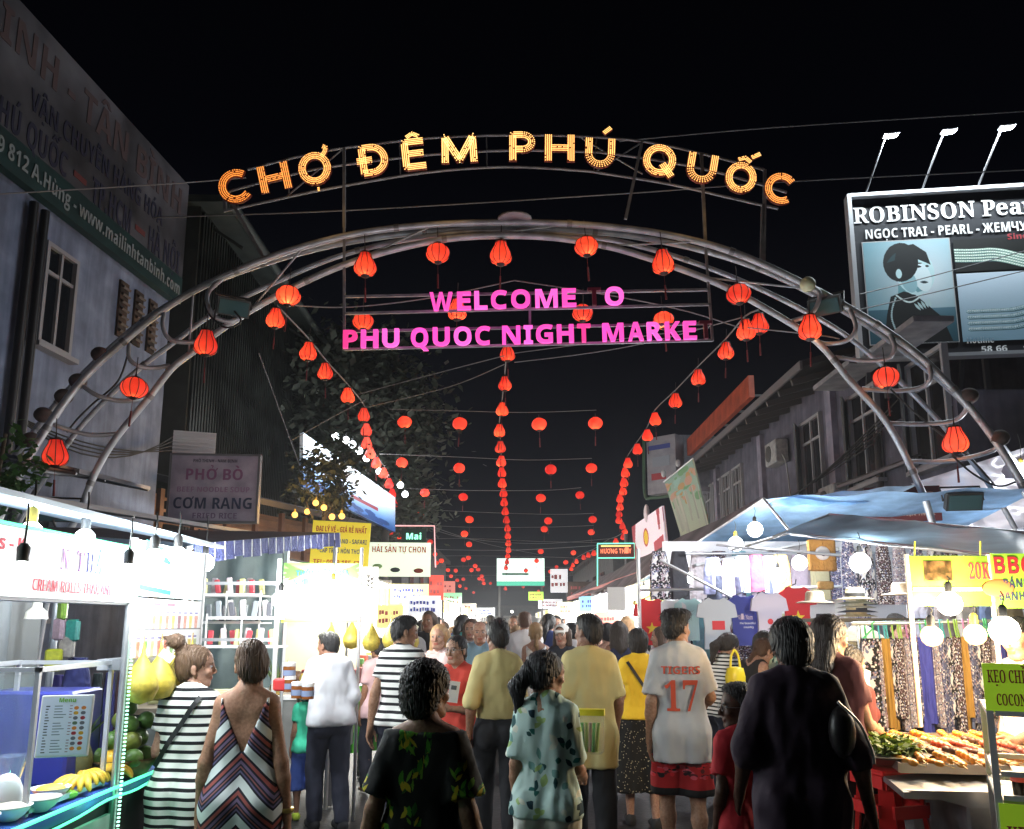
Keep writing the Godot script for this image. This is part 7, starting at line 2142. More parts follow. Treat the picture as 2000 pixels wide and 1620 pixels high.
func pomelo(at: Vector3, label: String, group: String):
	var o := thing("pomelo_bag", label, "fruit bag", at, rng.randf() * 3.0, group)
	part("net", lathe_geo([Vector2(0.0, -0.16), Vector2(0.06, -0.14), Vector2(0.082, -0.09), Vector2(0.078, -0.05), Vector2(0.045, 0.02), Vector2(0.012, 0.07), Vector2(0.004, 0.13)], 18, 0.03, 12), worn(0.72, 0.56, 0.08, 0.5, 0, 8.0), o)
	part("tag", bx(Vector3(0.03, 0.06, 0.02), Vector3(0.07, 0.045, 0.003), Basis(Vector3.BACK, -0.6)), mt(0.75, 0.7, 0.5), o)
	part("hook", tube_geo([Vector3(0, 0.12, 0), Vector3(0, 0.17, 0)], 0.003, 5), mt(0.5, 0.3, 0.1), o)

func table(label: String, at: Vector3, w: float, d: float, h: float, top: Material, side: Material):
	var o := thing("stall_table", label, "table", at)
	part("table_top", bx(Vector3(0, h - 0.02, 0), Vector3(w, 0.04, d)), top, o)
	part("apron", bx(Vector3(0, h - 0.3, 0), Vector3(w - 0.04, 0.5, d - 0.04)), side, o)
	for x in [-1, 1]:
		for z in [-1, 1]: part("leg", bx(Vector3(x * (w / 2 - 0.05), (h - 0.5) / 2, z * (d / 2 - 0.05)), Vector3(0.04, h - 0.52, 0.04)), mt(0.3, 0.3, 0.32, 0.4, 0.6), o)

# ---------------------------------------------------------------- the right-hand stalls
func tshirt_geo(w: float, h: float) -> Geo:
	var g := Geo.new()
	var o := [Vector2(-0.22, 0.5), Vector2(-0.1, 0.46), Vector2(0.1, 0.46), Vector2(0.22, 0.5), Vector2(0.5, 0.36), Vector2(0.56, 0.12), Vector2(0.36, 0.1), Vector2(0.34, -0.1), Vector2(0.36, -0.5), Vector2(-0.36, -0.5), Vector2(-0.34, -0.1), Vector2(-0.36, 0.1), Vector2(-0.56, 0.12), Vector2(-0.5, 0.36)]
	var p := []
	for q in o: p.append(Vector2(q.x * w, q.y * h))
	g.flat_poly(p, 0.03)
	return g

func shirt(at: Vector3, col: Material, label: String, w := 0.36, h := 0.5) -> Node3D:
	var o := thing("hanging_shirt", label, "t-shirt", at, rng.randf_range(-0.12, 0.12), "t-shirts hung along the front rail")
	part("cloth", tshirt_geo(w, h), col, o)
	part("hanger", tube_geo([Vector3(-0.12, h * 0.47, 0.012), Vector3(0, h * 0.56, 0.012), Vector3(0.01, h * 0.66, 0.012)], 0.006, 5), mt(0.02, 0.02, 0.02), o)
	return o

func star_geo(r: float) -> Geo:
	var p := []
	for i in 10: p.append(Vector2(0, r if i % 2 == 0 else r * 0.4).rotated(TAU * i / 10.0))
	var g := Geo.new()
	g.flat_poly(p, 0.004)
	return g

func build_right_stalls():
	var steel := mt(0.55, 0.56, 0.58, 0.35, 0.7)
	var white := mt(0.8, 0.8, 0.8, 0.5)
	# ---- tarpaulins overhead
	var tarp: StandardMaterial3D = worn(0.38, 0.62, 0.88, 0.45, 0, 0.8).duplicate()
	tarp.backlight_enabled = true
	tarp.backlight = lin(0.6, 0.7, 0.8)
	var t := thing("blue_tarpaulin", "blue tarpaulin roof over the clothes stall on the right", "tarpaulin", Vector3.ZERO)
	sheet_part(t, [Vector3(2.119,2.319,-14), Vector3(2.843,3.027,-9), Vector3(5.543,3.028,-8.2), Vector3(6.198,2.566,-14)], tarp, 0.05)
	var t2 := thing("blue_tarpaulin_flap", "folded blue tarpaulin flap running to the upper right under the dark red sign", "tarpaulin", Vector3.ZERO)
	sheet_part(t2, [Vector3(2.82,2.9,-8.8), Vector3(2.914,2.995,-8.9), Vector3(4.947,3.294,-9.6), Vector3(3.982,2.957,-9)], tarp, 0.03)
	var pl: StandardMaterial3D = worn(0.42, 0.56, 0.64, 0.3, 0.1, 0.8).duplicate()
	pl.backlight_enabled = true
	pl.backlight = lin(0.25, 0.3, 0.34)
	var t3 := thing("grey_tarpaulin", "translucent grey-blue tarpaulin roof over the grill stall at the right", "tarpaulin", Vector3.ZERO)
	sheet_part(t3, [Vector3(2.702,2.519,-8), Vector3(3.243,2.74,-8.2), Vector3(4.265,2.307,-6.2), Vector3(3.009,1.966,-4.4)], pl, 0.035)
	var fr := Geo.new()
	for q in [[Vector3(2.118,2.302,-14),Vector3(2.843,3.016,-9)], [Vector3(2.843,3.016,-9),Vector3(2.848,2.551,-8.2)], [Vector3(2.598,2.478,-8),Vector3(3.253,2.73,-8.2)], [Vector3(3.253,2.73,-8.2),Vector3(4.186,2.307,-6.2)], [Vector3(2.778,2.513,-8),Vector3(3.021,1.978,-4.5)], [Vector3(2.288,2.495,-9),Vector3(3.55,2.274,-8)], [Vector3(2.457,2.438,-9),Vector3(2.848,2.551,-8.2)]]: fr.tube([q[0], q[1]], 0.016, 7)
	part("frame", fr, steel, t3)
	var ed := thing("awning_edge", "long red and grey edge of the right-hand row of awnings running down the street", "awning", Vector3.ZERO)
	sheet_part(ed, [Vector3(1.66,2.35,-24), Vector3(2.27,2.77,-24), Vector3(2.896,3.076,-9.2), Vector3(2.042,2.262,-13.5)], worn(0.25, 0.2, 0.22, 0.7, 0, 0.8, "stain"), 0.05)
	var e2 := Geo.new()
	e2.bar(Vector3(1.66,2.32,-24), Vector3(2.43,2.527,-12.8), 0.09)
	part("red_edge", e2, mt(0.35, 0.06, 0.05, 0.6), ed)
	# ---- clothes stall
	var cs := thing("clothes_stall", "clothes stall with a white lit back wall and steel rails on the right", "stall", Vector3(2.2, 0, -9.5))
	part("back_wall", bx(Vector3(1.9, 1.35, -1.2), Vector3(4.2, 2.7, 0.05)), mt(0.7, 0.7, 0.72, 0.7), cs)
	part("side_wall", bx(Vector3(3.6, 1.35, 1.0), Vector3(0.05, 2.7, 4.4)), mt(0.5, 0.5, 0.55, 0.7), cs)
	var rail := Geo.new()
	rail.tube([Vector3(-0.7, 2.02, -0.2), Vector3(2.4, 2.06, 0.3)], 0.018, 8)
	rail.tube([Vector3(0.0, 2.5, -0.7), Vector3(2.6, 2.5, -0.7)], 0.016, 8)
	rail.tube([Vector3(-0.5, 2.35, 0.2), Vector3(0.6, 1.75, 0.35)], 0.016, 8)
	for x in [-0.7, 2.45]: rail.tube([Vector3(x, 0, -0.1), Vector3(x, 2.5, -0.1)], 0.022, 8)
	part("rail", rail, steel, cs)
	part("counter", bx(Vector3(1.1, 0.4, 0.5), Vector3(2.6, 0.8, 0.9)), worn(0.2, 0.18, 0.2), cs)
	var red := cloth(0.62, 0.03, 0.035)
	var yel := mt(0.85, 0.62, 0.04)
	var a := shirt(Vector3(1.667,1.65,-9.8), red, "red t-shirt with a yellow star at the left end of the rail", 0.4, 0.55)
	part("star_print", star_geo(0.075), yel, a, Vector3(0, -0.08, 0.031))
	a = shirt(Vector3(1.912,1.668,-9.8), cloth(0.75, 0.74, 0.73), "white t-shirt with a tiny red heart beside the left red one", 0.34, 0.5)
	part("heart_print", ball_geo(Vector3(0.02, 0.02, 0.004)), mt(0.6, 0.05, 0.05), a, Vector3(0, 0.0, 0.031))
	a = shirt(Vector3(2.115,1.68,-9.8), cloth(0.45, 0.68, 0.65), "pale mint t-shirt on the rail", 0.34, 0.5)
	words(a, "i", Vector3(0, 0.03, 0.031), 0.05, mt(0.05, 0.05, 0.1))
	a = shirt(Vector3(2.1,1.634,-8.4), cloth(0.5, 0.52, 0.57), "pale grey t-shirt with a red patch on the chest", 0.38, 0.52)
	part("red_print", rounded_box(Vector3(0.13, 0.09, 0.006), 0.002), mt(0.62, 0.04, 0.05), a, Vector3(0.01, -0.02, 0.033))
	a = shirt(Vector3(2.419,1.666,-8.5), cloth(0.045, 0.055, 0.26), "navy t-shirt with white handwriting", 0.38, 0.52)
	words(a, "Việt Nam", Vector3(0.0, 0.03, 0.031), 0.045, mt(0.7, 0.55, 0.6), "serif", 0.15)
	words(a, "the beautiful", Vector3(0.02, -0.03, 0.031), 0.02, white, "regular", 0.16)
	words(a, "country", Vector3(0.03, -0.07, 0.031), 0.02, white, "regular", 0.1)
	a = shirt(Vector3(2.64,1.702,-8.4), cloth(0.62, 0.55, 0.65), "pale lilac t-shirt with a red heart", 0.36, 0.5)
	part("heart_print", ball_geo(Vector3(0.03, 0.03, 0.005)), mt(0.65, 0.04, 0.05), a, Vector3(0, -0.05, 0.031))
	a = shirt(Vector3(2.962,1.771,-8.5), red, "red t-shirt with a yellow star at the right end of the rail", 0.38, 0.48)
	part("star_print", star_geo(0.075), yel, a, Vector3(0, -0.08, 0.031))
	var sm0 := []
	for k in 4: sm0.append(patterned(tex["scarf%d" % k], Vector3(4, 3, 1)))
	var i := 0
	for q in [[1395,1125, 0.42, 0.45, 0.72], [1428,1128, 0.6, 0.5, 0.62], [1455,1122, 0.4, 0.5, 0.7], [1482,1120, 0.5, 0.08, 0.15], [1506,1122, 0.5, 0.62, 0.75], [1530,1120, 0.75, 0.42, 0.12], [1400,1160, 0.05, 0.06, 0.1], [1440,1162, 0.05, 0.05, 0.09], [1500,1158, 0.05, 0.06, 0.1]]:
		solo("hanging_dress", drape(0.2, 0.42, 0.1, i), cloth(q[2], q[3], q[4]), "%s garment hung in the upper row of the clothes stall, counted from the left" % ordinal(i), "garment", at_px(q[0], q[1] - 32, 9.3), 0.0, "garments in the upper row of the clothes stall")
		i += 1
	for k in 22:
		var c: Color = [Color(0.1, 0.12, 0.3), Color(0.5, 0.42, 0.5), Color(0.3, 0.05, 0.08), Color(0.05, 0.05, 0.06), Color(0.55, 0.5, 0.3), Color(0.15, 0.35, 0.4), Color(0.6, 0.55, 0.58)][(k * 3 + k / 7) % 7]
		solo("hanging_dress", drape(0.24, 0.62, 0.09, k + 90), sm0[k % 4] if k % 3 == 0 else cloth(c.r, c.g, c.b), "%s garment from the left in the %s row on the clothes stall's back wall" % [ordinal(k % 11), "upper" if k < 11 else "lower"], "garment", Vector3(1.9 + 0.26 * (k % 11), 2.55 if k < 11 else 1.75, -10.45), 0.0, "garments on the stall's back wall")
	var po := thing("animal_poncho", "orange hooded children's towel with a white face panel on the stall's back wall", "poncho", Vector3(3.3,2.348,-8.6))
	part("cloth", rounded_box(Vector3(0.3, 0.34, 0.05), 0.03), cloth(0.62, 0.3, 0.07), po)
	part("face_panel", ball_geo(Vector3(0.08, 0.075, 0.02)), mt(0.8, 0.75, 0.72), po, Vector3(0, 0.02, 0.03))
	part("nose", ball_geo(Vector3(0.018, 0.014, 0.012)), mt(0.04, 0.03, 0.04), po, Vector3(0, 0.0, 0.055))
	part("hem_flap", rounded_box(Vector3(0.17, 0.09, 0.05), 0.02), cloth(0.6, 0.34, 0.1), po, Vector3(0.02, -0.32, 0.0))
	# bulbs of the clothes stall
	for q in [[Vector3(2.635,2.634,-8.7), 1.7, "large bulb under the peak of the blue tarpaulin"], [Vector3(2.528,2.516,-9.1), 1.3, "bulb to the left of the large one under the blue tarpaulin"], [Vector3(3.167,2.288,-8.9), 1.5, "bright bulb before the orange poncho"], [Vector3(2.885,2.13,-6.7), 1.8, "bright bulb at the right end of the hat shelves"], [Vector3(2.286,2.205,-10.5), 1.7, "bulb over the small t-shirts"], [Vector3(2.174,2.149,-11.5), 1.6, "left bulb of the pair above the leftmost red t-shirt"], [Vector3(1.654,1.786,-11), 1.0, "low bulb hanging beside the leftmost red t-shirt"], [Vector3(2.111,2.133,-13), 1.4, "far bulb at the start of the clothes stalls"], [Vector3(3.021,2.165,-9.2), 1.0, "bulb in the upper row of dresses"]]:
		bulb(q[0], q[1], q[2], Color(0.94, 0.97, 1.0), 0.12, 0.085)
	# ---- hats
	var hx: Vector3 = Vector3(2.865,1.692,-6.8)
	var hat := [Vector2(0.0, 0.1), Vector2(0.06, 0.1), Vector2(0.075, 0.085), Vector2(0.082, 0.02), Vector2(0.14, 0.008), Vector2(0.165, 0.0), Vector2(0.14, 0.002), Vector2(0.0, 0.002)]
	hat.reverse()
	for k in 5:
		var hm: Material = [worn(0.6, 0.52, 0.35, 0.8, 0, 8.0), worn(0.05, 0.06, 0.1, 0.8, 0, 8.0), worn(0.55, 0.55, 0.5, 0.8, 0, 8.0), worn(0.3, 0.35, 0.32, 0.8, 0, 8.0), worn(0.62, 0.52, 0.3, 0.8, 0, 8.0)][k]
		var h := thing("sun_hat", "%s sun hat from the bottom of the stack above the conical hats" % ordinal(k) if k < 4 else "straw hat with a black band on top of the hat stack", "hat", hx + Vector3(0.008 * (k % 2), 0.035 * k, 0), k * 1.0, "sun hats in the stack")
		part("hat", lathe_geo(hat, 24, 0.05, 6), hm, h)
		if k == 4: part("band", lathe_geo([Vector2(0.0835, 0.022), Vector2(0.079, 0.055)], 24), mt(0.02, 0.02, 0.02), h)
	for q in [[Vector3(2.602,1.81,-7), "beige sun hat on the left of the hat shelf, above the maroon-shirted woman"], [Vector3(3.162,1.863,-6.6), "pale straw hat at the right of the hat shelf behind the glass sign"]]:
		var h := thing("sun_hat", q[1], "hat", q[0], 0.3, "hats on the shelf")
		part("hat", lathe_geo(hat, 24, 0.05, 6), worn(0.6, 0.47, 0.33, 0.8, 0, 8.0), h)
	for k in 6:
		solo("conical_hat", lathe_geo([Vector2(0.22, 0.0), Vector2(0.12, 0.075), Vector2(0.0, 0.155)] if k == 5 else [Vector2(0.22, 0.0), Vector2(0.2, 0.022), Vector2(0.18, 0.02)], 28), worn(0.68, 0.6, 0.42, 0.7, 0, 6.0), "topmost conical leaf hat of the stack beside the maroon-shirted woman" if k == 5 else "%s conical leaf hat from the bottom, only its rim showing" % ordinal(k), "conical hat", Vector3(2.755,1.372,-6.5) + Vector3(0, 0.026 * k, 0), 0.0, "conical leaf hats in one stack")
	part("shelf", bx(Vector3.ZERO, Vector3(0.9, 0.03, 0.4)), worn(0.2, 0.16, 0.12), cs, Vector3(2.781,1.344,-6.5) - Vector3(2.2, 0.0, -9.5))
	part("shelf", bx(Vector3.ZERO, Vector3(0.9, 0.03, 0.4)), worn(0.2, 0.16, 0.12), cs, Vector3(2.935,1.663,-6.8) - Vector3(2.2, 0.0, -9.5))
	# ---- the scarf rack
	var r0: Vector3 = Vector3(2.713,1.584,-6.3)
	var r1: Vector3 = Vector3(3.537,1.61,-5.9)
	var rk := thing("scarf_rail", "steel rail carrying a long row of patterned scarves behind the grill", "rail", r0)
	part("rail", tube_geo([Vector3(-0.1, 0.05, 0), r1 - r0 + Vector3(0.2, 0.05, 0)], 0.015, 8), steel, rk)
	part("post", tube_geo([Vector3(-0.05, 0.05, 0), Vector3(-0.05, -r0.y, 0)], 0.018, 8), steel, rk)
	var sm := sm0
	for k in 30:
		var q := r0.lerp(r1, k / 29.0)
		var big := k == 1
		var o := thing("hanging_scarf", "wide black and white geometric scarf at the left end of the rail" if big else "%s patterned scarf from the left on the rail behind the grill" % ordinal(k), "scarf", q + Vector3(0, -0.02, 0.05 if big else 0.02 * sin(k * 2.1)), 1.2 if not big else 0.1, "scarves on the rail behind the grill")
		part("cloth", drape(0.26 if big else 0.13, 0.62 + 0.06 * sin(k * 1.7), 0.07, k), sm[0] if big else ([cloth(0.45, 0.25, 0.05), cloth(0.06, 0.07, 0.4)][(k / 8) % 2] if k % 8 == 4 or k % 8 == 5 else sm[(k * 7 + k / 3) % 4]), o, Vector3(0, -0.04, 0))
		part("hanger", tube_geo([Vector3(-0.08, -0.04, 0), Vector3(0, 0.03, 0), Vector3(0, 0.07, 0), Vector3(0.02, 0.085, 0)], 0.007, 5), [mt(0.1, 0.55, 0.2, 0.4), mt(0.1, 0.5, 0.55, 0.4), mt(0.35, 0.6, 0.1, 0.4), mt(0.6, 0.25, 0.5, 0.4)][(k / 3) % 4], o)
	for k in 8:
		var o := thing("hanging_garment", "%s dark garment on pink hangers under the conical hats, from the left" % ordinal(k), "garment", Vector3(2.491,1.246,-6.2) + Vector3(0.05 * k, 0, -0.02 * k), 1.1, "garments on pink hangers")
		part("cloth", drape(0.2, 0.5, 0.05, k + 3), cloth(0.08 + 0.1 * (k % 2), 0.03, 0.03), o, Vector3(0, -0.03, 0))
		part("hanger", tube_geo([Vector3(-0.09, -0.03, 0), Vector3(0, 0.05, 0), Vector3(0.0, 0.1, 0)], 0.007, 5), mt(0.7, 0.2, 0.4, 0.4), o)
	for k in 9: solo("hanging_cloth", drape(0.16, 0.62, 0.05, k + 31), sm[(k * 3 + 1) % 4], "%s patterned cloth from the left hung high behind the scarves" % ordinal(k), "cloth", Vector3(3.332,2.416,-8) + Vector3(0.17 * k, 0.02, 0.0), 0.2, "patterned cloths hung high")
	for k in 5: solo("display_cloth", drape(0.2, 0.4, 0.06, k + 51), cloth([0.5, 0.35, 0.6, 0.2, 0.45][k], [0.5, 0.3, 0.55, 0.28, 0.35][k], [0.62, 0.3, 0.5, 0.5, 0.2][k]), "%s plain cloth from the left hung behind the glass grill sign" % ordinal(k), "cloth", Vector3(3.613,1.783,-7.2) + Vector3(0.2 * k, 0.1, 0.0), 0.2, "plain cloths behind the glass sign")
	var dm := thing("mannequin", "white plastic mannequin torso standing on the ground beside the scarves", "mannequin", Vector3(2.262,1.063,-5.4), 0.2)
	part("torso", lathe_geo([Vector2(0.075, 0.0), Vector2(0.085, 0.06), Vector2(0.075, 0.14), Vector2(0.062, 0.2), Vector2(0.075, 0.27), Vector2(0.03, 0.29)], 20), mt(0.78, 0.76, 0.75, 0.35), dm)
	part("stand", tube_geo([Vector3(0, 0, 0), Vector3(0, -0.9, 0)], 0.02, 8), steel, dm)
	# ---- herbs on a pan on a red stool
	var st := thing("plastic_stool", "bright red plastic stool under the pan of herbs", "stool", Vector3(1.96, 0.45, -4.4), 0.25)
	solo("crate", rounded_box(Vector3(0.4, 0.45, 0.4)), worn(0.03, 0.03, 0.08, 0.5), "dark crate carrying the red plastic stool", "crate", Vector3(1.96, 0.225, -4.4), 0.25)
	var leg := Geo.new()
	leg.sheet(Vector3(-0.045, 0, 0), Vector3(-0.035, 0.42, 0), Vector3(0.035, 0.42, 0), Vector3(0.045, 0, 0), 0.02)
	for k in 4:
		var b := Basis(Vector3.UP, PI / 4 + k * PI / 2)
		part("leg", leg, mt(0.75, 0.03, 0.03, 0.35), st, b * Vector3(0, 0, 0.19), Vector3(-0.1, PI / 4 + k * PI / 2, 0))
	for k in 4:
		var b := Basis(Vector3.UP, k * PI / 2)
		part("side_rail", bx(Vector3(0, 0.26, 0), Vector3(0.2, 0.06, 0.018)), mt(0.75, 0.03, 0.03, 0.35), st, b * Vector3(0, 0, 0.145), Vector3(0, k * PI / 2, 0))
		part("apron", bx(Vector3(0, 0.4, 0), Vector3(0.25, 0.06, 0.02)), mt(0.75, 0.03, 0.03, 0.35), st, b * Vector3(0, 0, 0.13), Vector3(0, k * PI / 2, 0))
	part("seat", rounded_box(Vector3(0.29, 0.03, 0.29)), mt(0.75, 0.03, 0.03, 0.35), st, Vector3(0, 0.445, 0))
	var pan := thing("herb_pan", "wide metal pan heaped with green herbs on the red stool", "pan", Vector3(1.97, 0.945, -4.42))
	part("pan", lathe_geo([Vector2(0.13, -0.02), Vector2(0.2, 0.02), Vector2(0.21, 0.03), Vector2(0.0, 0.02)], 24), mt(0.25, 0.22, 0.2, 0.35, 0.7), pan)
	part("herbs", leaf_cloud(Vector3(0.13, 0.05, 0.12), 900, 0.045, 77, 12), leafm(0.07, 0.11, 0.02), pan, Vector3(0, 0.06, 0))
	var rb := thing("red_basket", "small red plastic basket behind the herb pan", "basket", Vector3(2.05, 0.98, -4.9))
	part("basket", lathe_geo([Vector2(0.07, 0), Vector2(0.09, 0.07), Vector2(0.1, 0.075), Vector2(0.0, 0.03)], 18, 0.05, 18), mt(0.6, 0.03, 0.04, 0.4), rb)
	part("stand", bx(Vector3(0, -0.49, 0), Vector3(0.14, 0.98, 0.14)), mt(0.04, 0.04, 0.04), rb)
	# ---- the grill cart
	var g := thing("grill_cart", "stainless steel grill cart heaped with skewers at the right", "cart", Vector3(2.14, 0, -4.2), deg_to_rad(-8))
	var inox := worn(0.5, 0.5, 0.52, 0.35, 0.7, 1.5)
	part("body", rounded_box(Vector3(0.75, 0.8, 0.8)), inox, g, Vector3(0.42, 0.42, -0.25))
	var rim := Geo.new()
	rim.sheet(Vector3(-0.28, 0.87, 0.3), Vector3(-0.28, 0.95, -0.85), Vector3(1.3, 0.95, -0.85), Vector3(1.3, 0.87, 0.3), 0.03)
	part("counter_top", rim, inox, g)
	var lip := Geo.new()
	lip.sheet(Vector3(0.0, 0.81, 0.3), Vector3(-0.28, 0.88, 0.31), Vector3(1.3, 0.89, 0.31), Vector3(1.3, 0.81, 0.3), 0.015)
	part("lip", lip, inox, g)
	for q in [[0.12, -0.18, 0.66, 0.44], [0.75, -0.2, 0.5, 0.48], [0.3, -0.62, 0.8, 0.36]]:
		var tr := Geo.new()
		tr.box(Vector3(0, 0.0, 0), Vector3(q[2], 0.012, q[3]))
		for s in [-1, 1]:
			tr.box(Vector3(0, 0.02, s * q[3] / 2), Vector3(q[2] + 0.02, 0.045, 0.01))
			tr.box(Vector3(s * q[2] / 2, 0.02, 0), Vector3(0.01, 0.045, q[3]))
		part("tray", tr, mt(0.45, 0.4, 0.35, 0.3, 0.8), g, Vector3(q[0], 0.93 + (0.02 if q[1] < -0.5 else 0.0), q[1]), Vector3(0.06, 0, 0))
	var sk := thing("skewer", "", "skewer", Vector3.ZERO)
	var skm := [worn(0.75, 0.32, 0.04, 0.4, 0, 9.0), worn(0.65, 0.2, 0.03, 0.4, 0, 9.0), worn(0.1, 0.04, 0.02, 0.35, 0, 9.0), worn(0.7, 0.45, 0.15, 0.4, 0, 9.0), worn(0.5, 0.08, 0.03, 0.4, 0, 9.0)]
	remove_child(sk)
	for row in 5:
		for k in 14:
			var o := thing("skewer", ordinal(k) + [" golden prawn skewer from the left in the front row on the grill", " dark meat skewer from the left in the second row on the grill", " sausage skewer from the left in the middle row on the grill", " squid skewer from the left in the fourth row on the grill", " golden skewer from the left in the back row on the grill"][row], "skewer", g.transform * Vector3(-0.16 + k * 0.058 + 0.22 * (row % 2) * 0.6, 0.965 + 0.018 * (k % 2) + 0.012 * (row / 2), 0.02 - row * 0.16 + rng.randf_range(-0.02, 0.02)), rng.randf_range(-0.25, 0.25) + 0.3 * (row % 2), ["golden prawn skewers", "dark meat skewers", "sausage skewers", "squid skewers", "golden skewers"][row])
			o.rotation.x = 0.06 + rng.randf_range(-0.06, 0.06)
			o.scale = Vector3(rng.randf_range(0.8, 1.25), rng.randf_range(0.8, 1.2), rng.randf_range(0.85, 1.15))
			part("stick", tube_geo([Vector3(0, 0, 0.13), Vector3(0, 0, -0.1)], 0.003, 5), mt(0.5, 0.35, 0.15), o)
			var mg := Geo.new()
			for z in 4: mg.ball(Vector3(0, 0, -0.1 + z * 0.045), Vector3(0.02 + 0.006 * sin(k * 3.0 + z), 0.017, 0.028), 7, 5)
			part("meat", mg, skm[[0, 2, 4, 3, 0][row] if (k + row) % 5 else (k % 5)], o)
	# the frame with its glass sign, and the grill sign
	var gf := thing("grill_stall_sign", "green and yellow glass sign on white posts over the grill, crossed by a painted light streak", "sign", Vector3(2.643,1.893,-4.9))
	part("glass_sign", bx(Vector3(0, 0, 0), Vector3(0.5, 0.3, 0.015)), worn(0.3, 0.5, 0.05, 0.15, 0, 1.0), gf)
	part("picture", bx(Vector3(-0.07, 0.06, 0.009), Vector3(0.17, 0.12, 0.004)), worn(0.16, 0.08, 0.03, 0.3, 0, 9.0, "stain"), gf)
	words(gf, "20K", Vector3(0.18, 0.06, 0.009), 0.1, mt(0.35, 0.02, 0.03), "serifbold", 0.13)
	part("painted_light_streak", bx(Vector3(0, -0.05, 0.012), Vector3(0.46, 0.02, 0.006)), glow(1.0, 1.0, 0.85, 1.6), gf)  # glowing strip painted in for blown light on the glass
	for x in [-0.25, 0.25]: part("post", tube_geo([Vector3(x, -0.85, 0), Vector3(x, 0.16, 0)], 0.014, 8), mt(0.75, 0.65, 0.5, 0.35), gf)
	for x in [-0.2, 0.2]: part("hanging_tie", tube_geo([Vector3(x, 0.15, 0), Vector3(x + 0.01, 0.24, 0)], 0.005, 5), mt(0.6, 0.6, 0.05), gf)
	var bs := thing("bbq_sign", "lime green grill sign with BBQ in fat red letters at the right edge", "sign", Vector3(2.672,2.024,-4.5), deg_to_rad(-4))
	part("board", bx(Vector3(0.3, -0.15, -0.01), Vector3(0.6, 0.3, 0.016)), glow(0.3, 0.6, 0.03, 0.15, 1.0), bs)  # faint glow put into the board in place of bulb light
	words(bs, "BBQ", Vector3(0.12, -0.065, 0.0), 0.095, mt(0.45, 0.015, 0.02), "bold", 0.22)
	words(bs, "BÁNH MÌ", Vector3(0.16, -0.165, 0.0), 0.045, mt(0.03, 0.03, 0.05), "bold", 0.22)
	words(bs, "BÁNH TRÁNG", Vector3(0.18, -0.235, 0.0), 0.045, mt(0.03, 0.03, 0.05), "bold", 0.32)
	part("picture", ball_geo(Vector3(0.09, 0.05, 0.006)), mt(0.5, 0.15, 0.03), bs, Vector3(0.02, -0.19, -0.001))
	var warm := Color(1.0, 0.64, 0.28)
	bulb(Vector3(2.403,1.569,-4.7), 1.3, "warm bulb over the left of the grill", warm, 0.06, 0.06, "warm bulbs over the grill")
	bulb(Vector3(2.596,1.579,-4.6), 1.3, "warm bulb over the right of the grill", warm, 0.06, 0.06, "warm bulbs over the grill")
	bulb(Vector3(2.582,1.605,-4.3), 1.3, "brightest bulb under the dark lamp shade at the right edge", Color(1.0, 0.93, 0.78), 0.08, 0.075, "warm bulbs over the grill")
	bulb(Vector3(2.549,1.753,-4.75), 0.8, "bulb behind the lower edge of the glass grill sign", Color(1.0, 0.98, 0.92), 0.04, 0.07, "warm bulbs over the grill")
	# ---- the coconut candy cart nearest on the right
	var kc := thing("candy_cart", "coconut candy cart at the right edge with lime green signs and a glass case", "cart", Vector3(1.905, 0, -3.35), deg_to_rad(-27))
	part("sign_board", bx(Vector3(0.35, 1.39, 0.0), Vector3(0.7, 0.19, 0.015)), glow(0.36, 0.6, 0.03, 0.4, 1.0), kc)  # glow added to the board colour; little light reaches this face
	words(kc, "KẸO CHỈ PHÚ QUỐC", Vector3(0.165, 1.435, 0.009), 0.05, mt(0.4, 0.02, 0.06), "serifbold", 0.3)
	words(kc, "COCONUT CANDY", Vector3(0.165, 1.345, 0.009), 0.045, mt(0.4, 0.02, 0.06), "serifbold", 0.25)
	part("lower_sign", bx(Vector3(0.4, 0.72, 0.012), Vector3(0.78, 0.46, 0.015)), glow(0.36, 0.6, 0.03, 0.3, 1.0), kc)  # glow added to brighten the panel, which no lamp reaches
	words(kc, "KẸO CHỈ PHÚ", Vector3(0.2, 0.84, 0.021), 0.06, mt(0.4, 0.02, 0.06), "serifbold", 0.34)
	var cf := Geo.new()
	for x in [0.012, 0.78]:
		for z in [0.0, -0.5]: cf.box(Vector3(x, 0.65, z), Vector3(0.025, 1.3, 0.025))
	for y in [1.29, 1.06, 0.97]:
		for z in [0.0, -0.5]: cf.box(Vector3(0.4, y, z), Vector3(0.74, 0.02, 0.02))
		cf.box(Vector3(0.012, y, -0.25), Vector3(0.02, 0.02, 0.48))
	part("frame", cf, mt(0.72, 0.72, 0.72, 0.4), kc)
	part("shelf", bx(Vector3(0.4, 0.955, -0.25), Vector3(0.74, 0.01, 0.48)), mt(0.5, 0.5, 0.5, 0.4, 0.3), kc)
	part("pane", bx(Vector3(0.4, 1.175, 0.0), Vector3(0.73, 0.2, 0.004)), tex.pane, kc)
	part("cart_body", bx(Vector3(0.4, 0.47, -0.25), Vector3(0.76, 0.9, 0.5)), mt(0.3, 0.3, 0.3, 0.5, 0.3), kc)
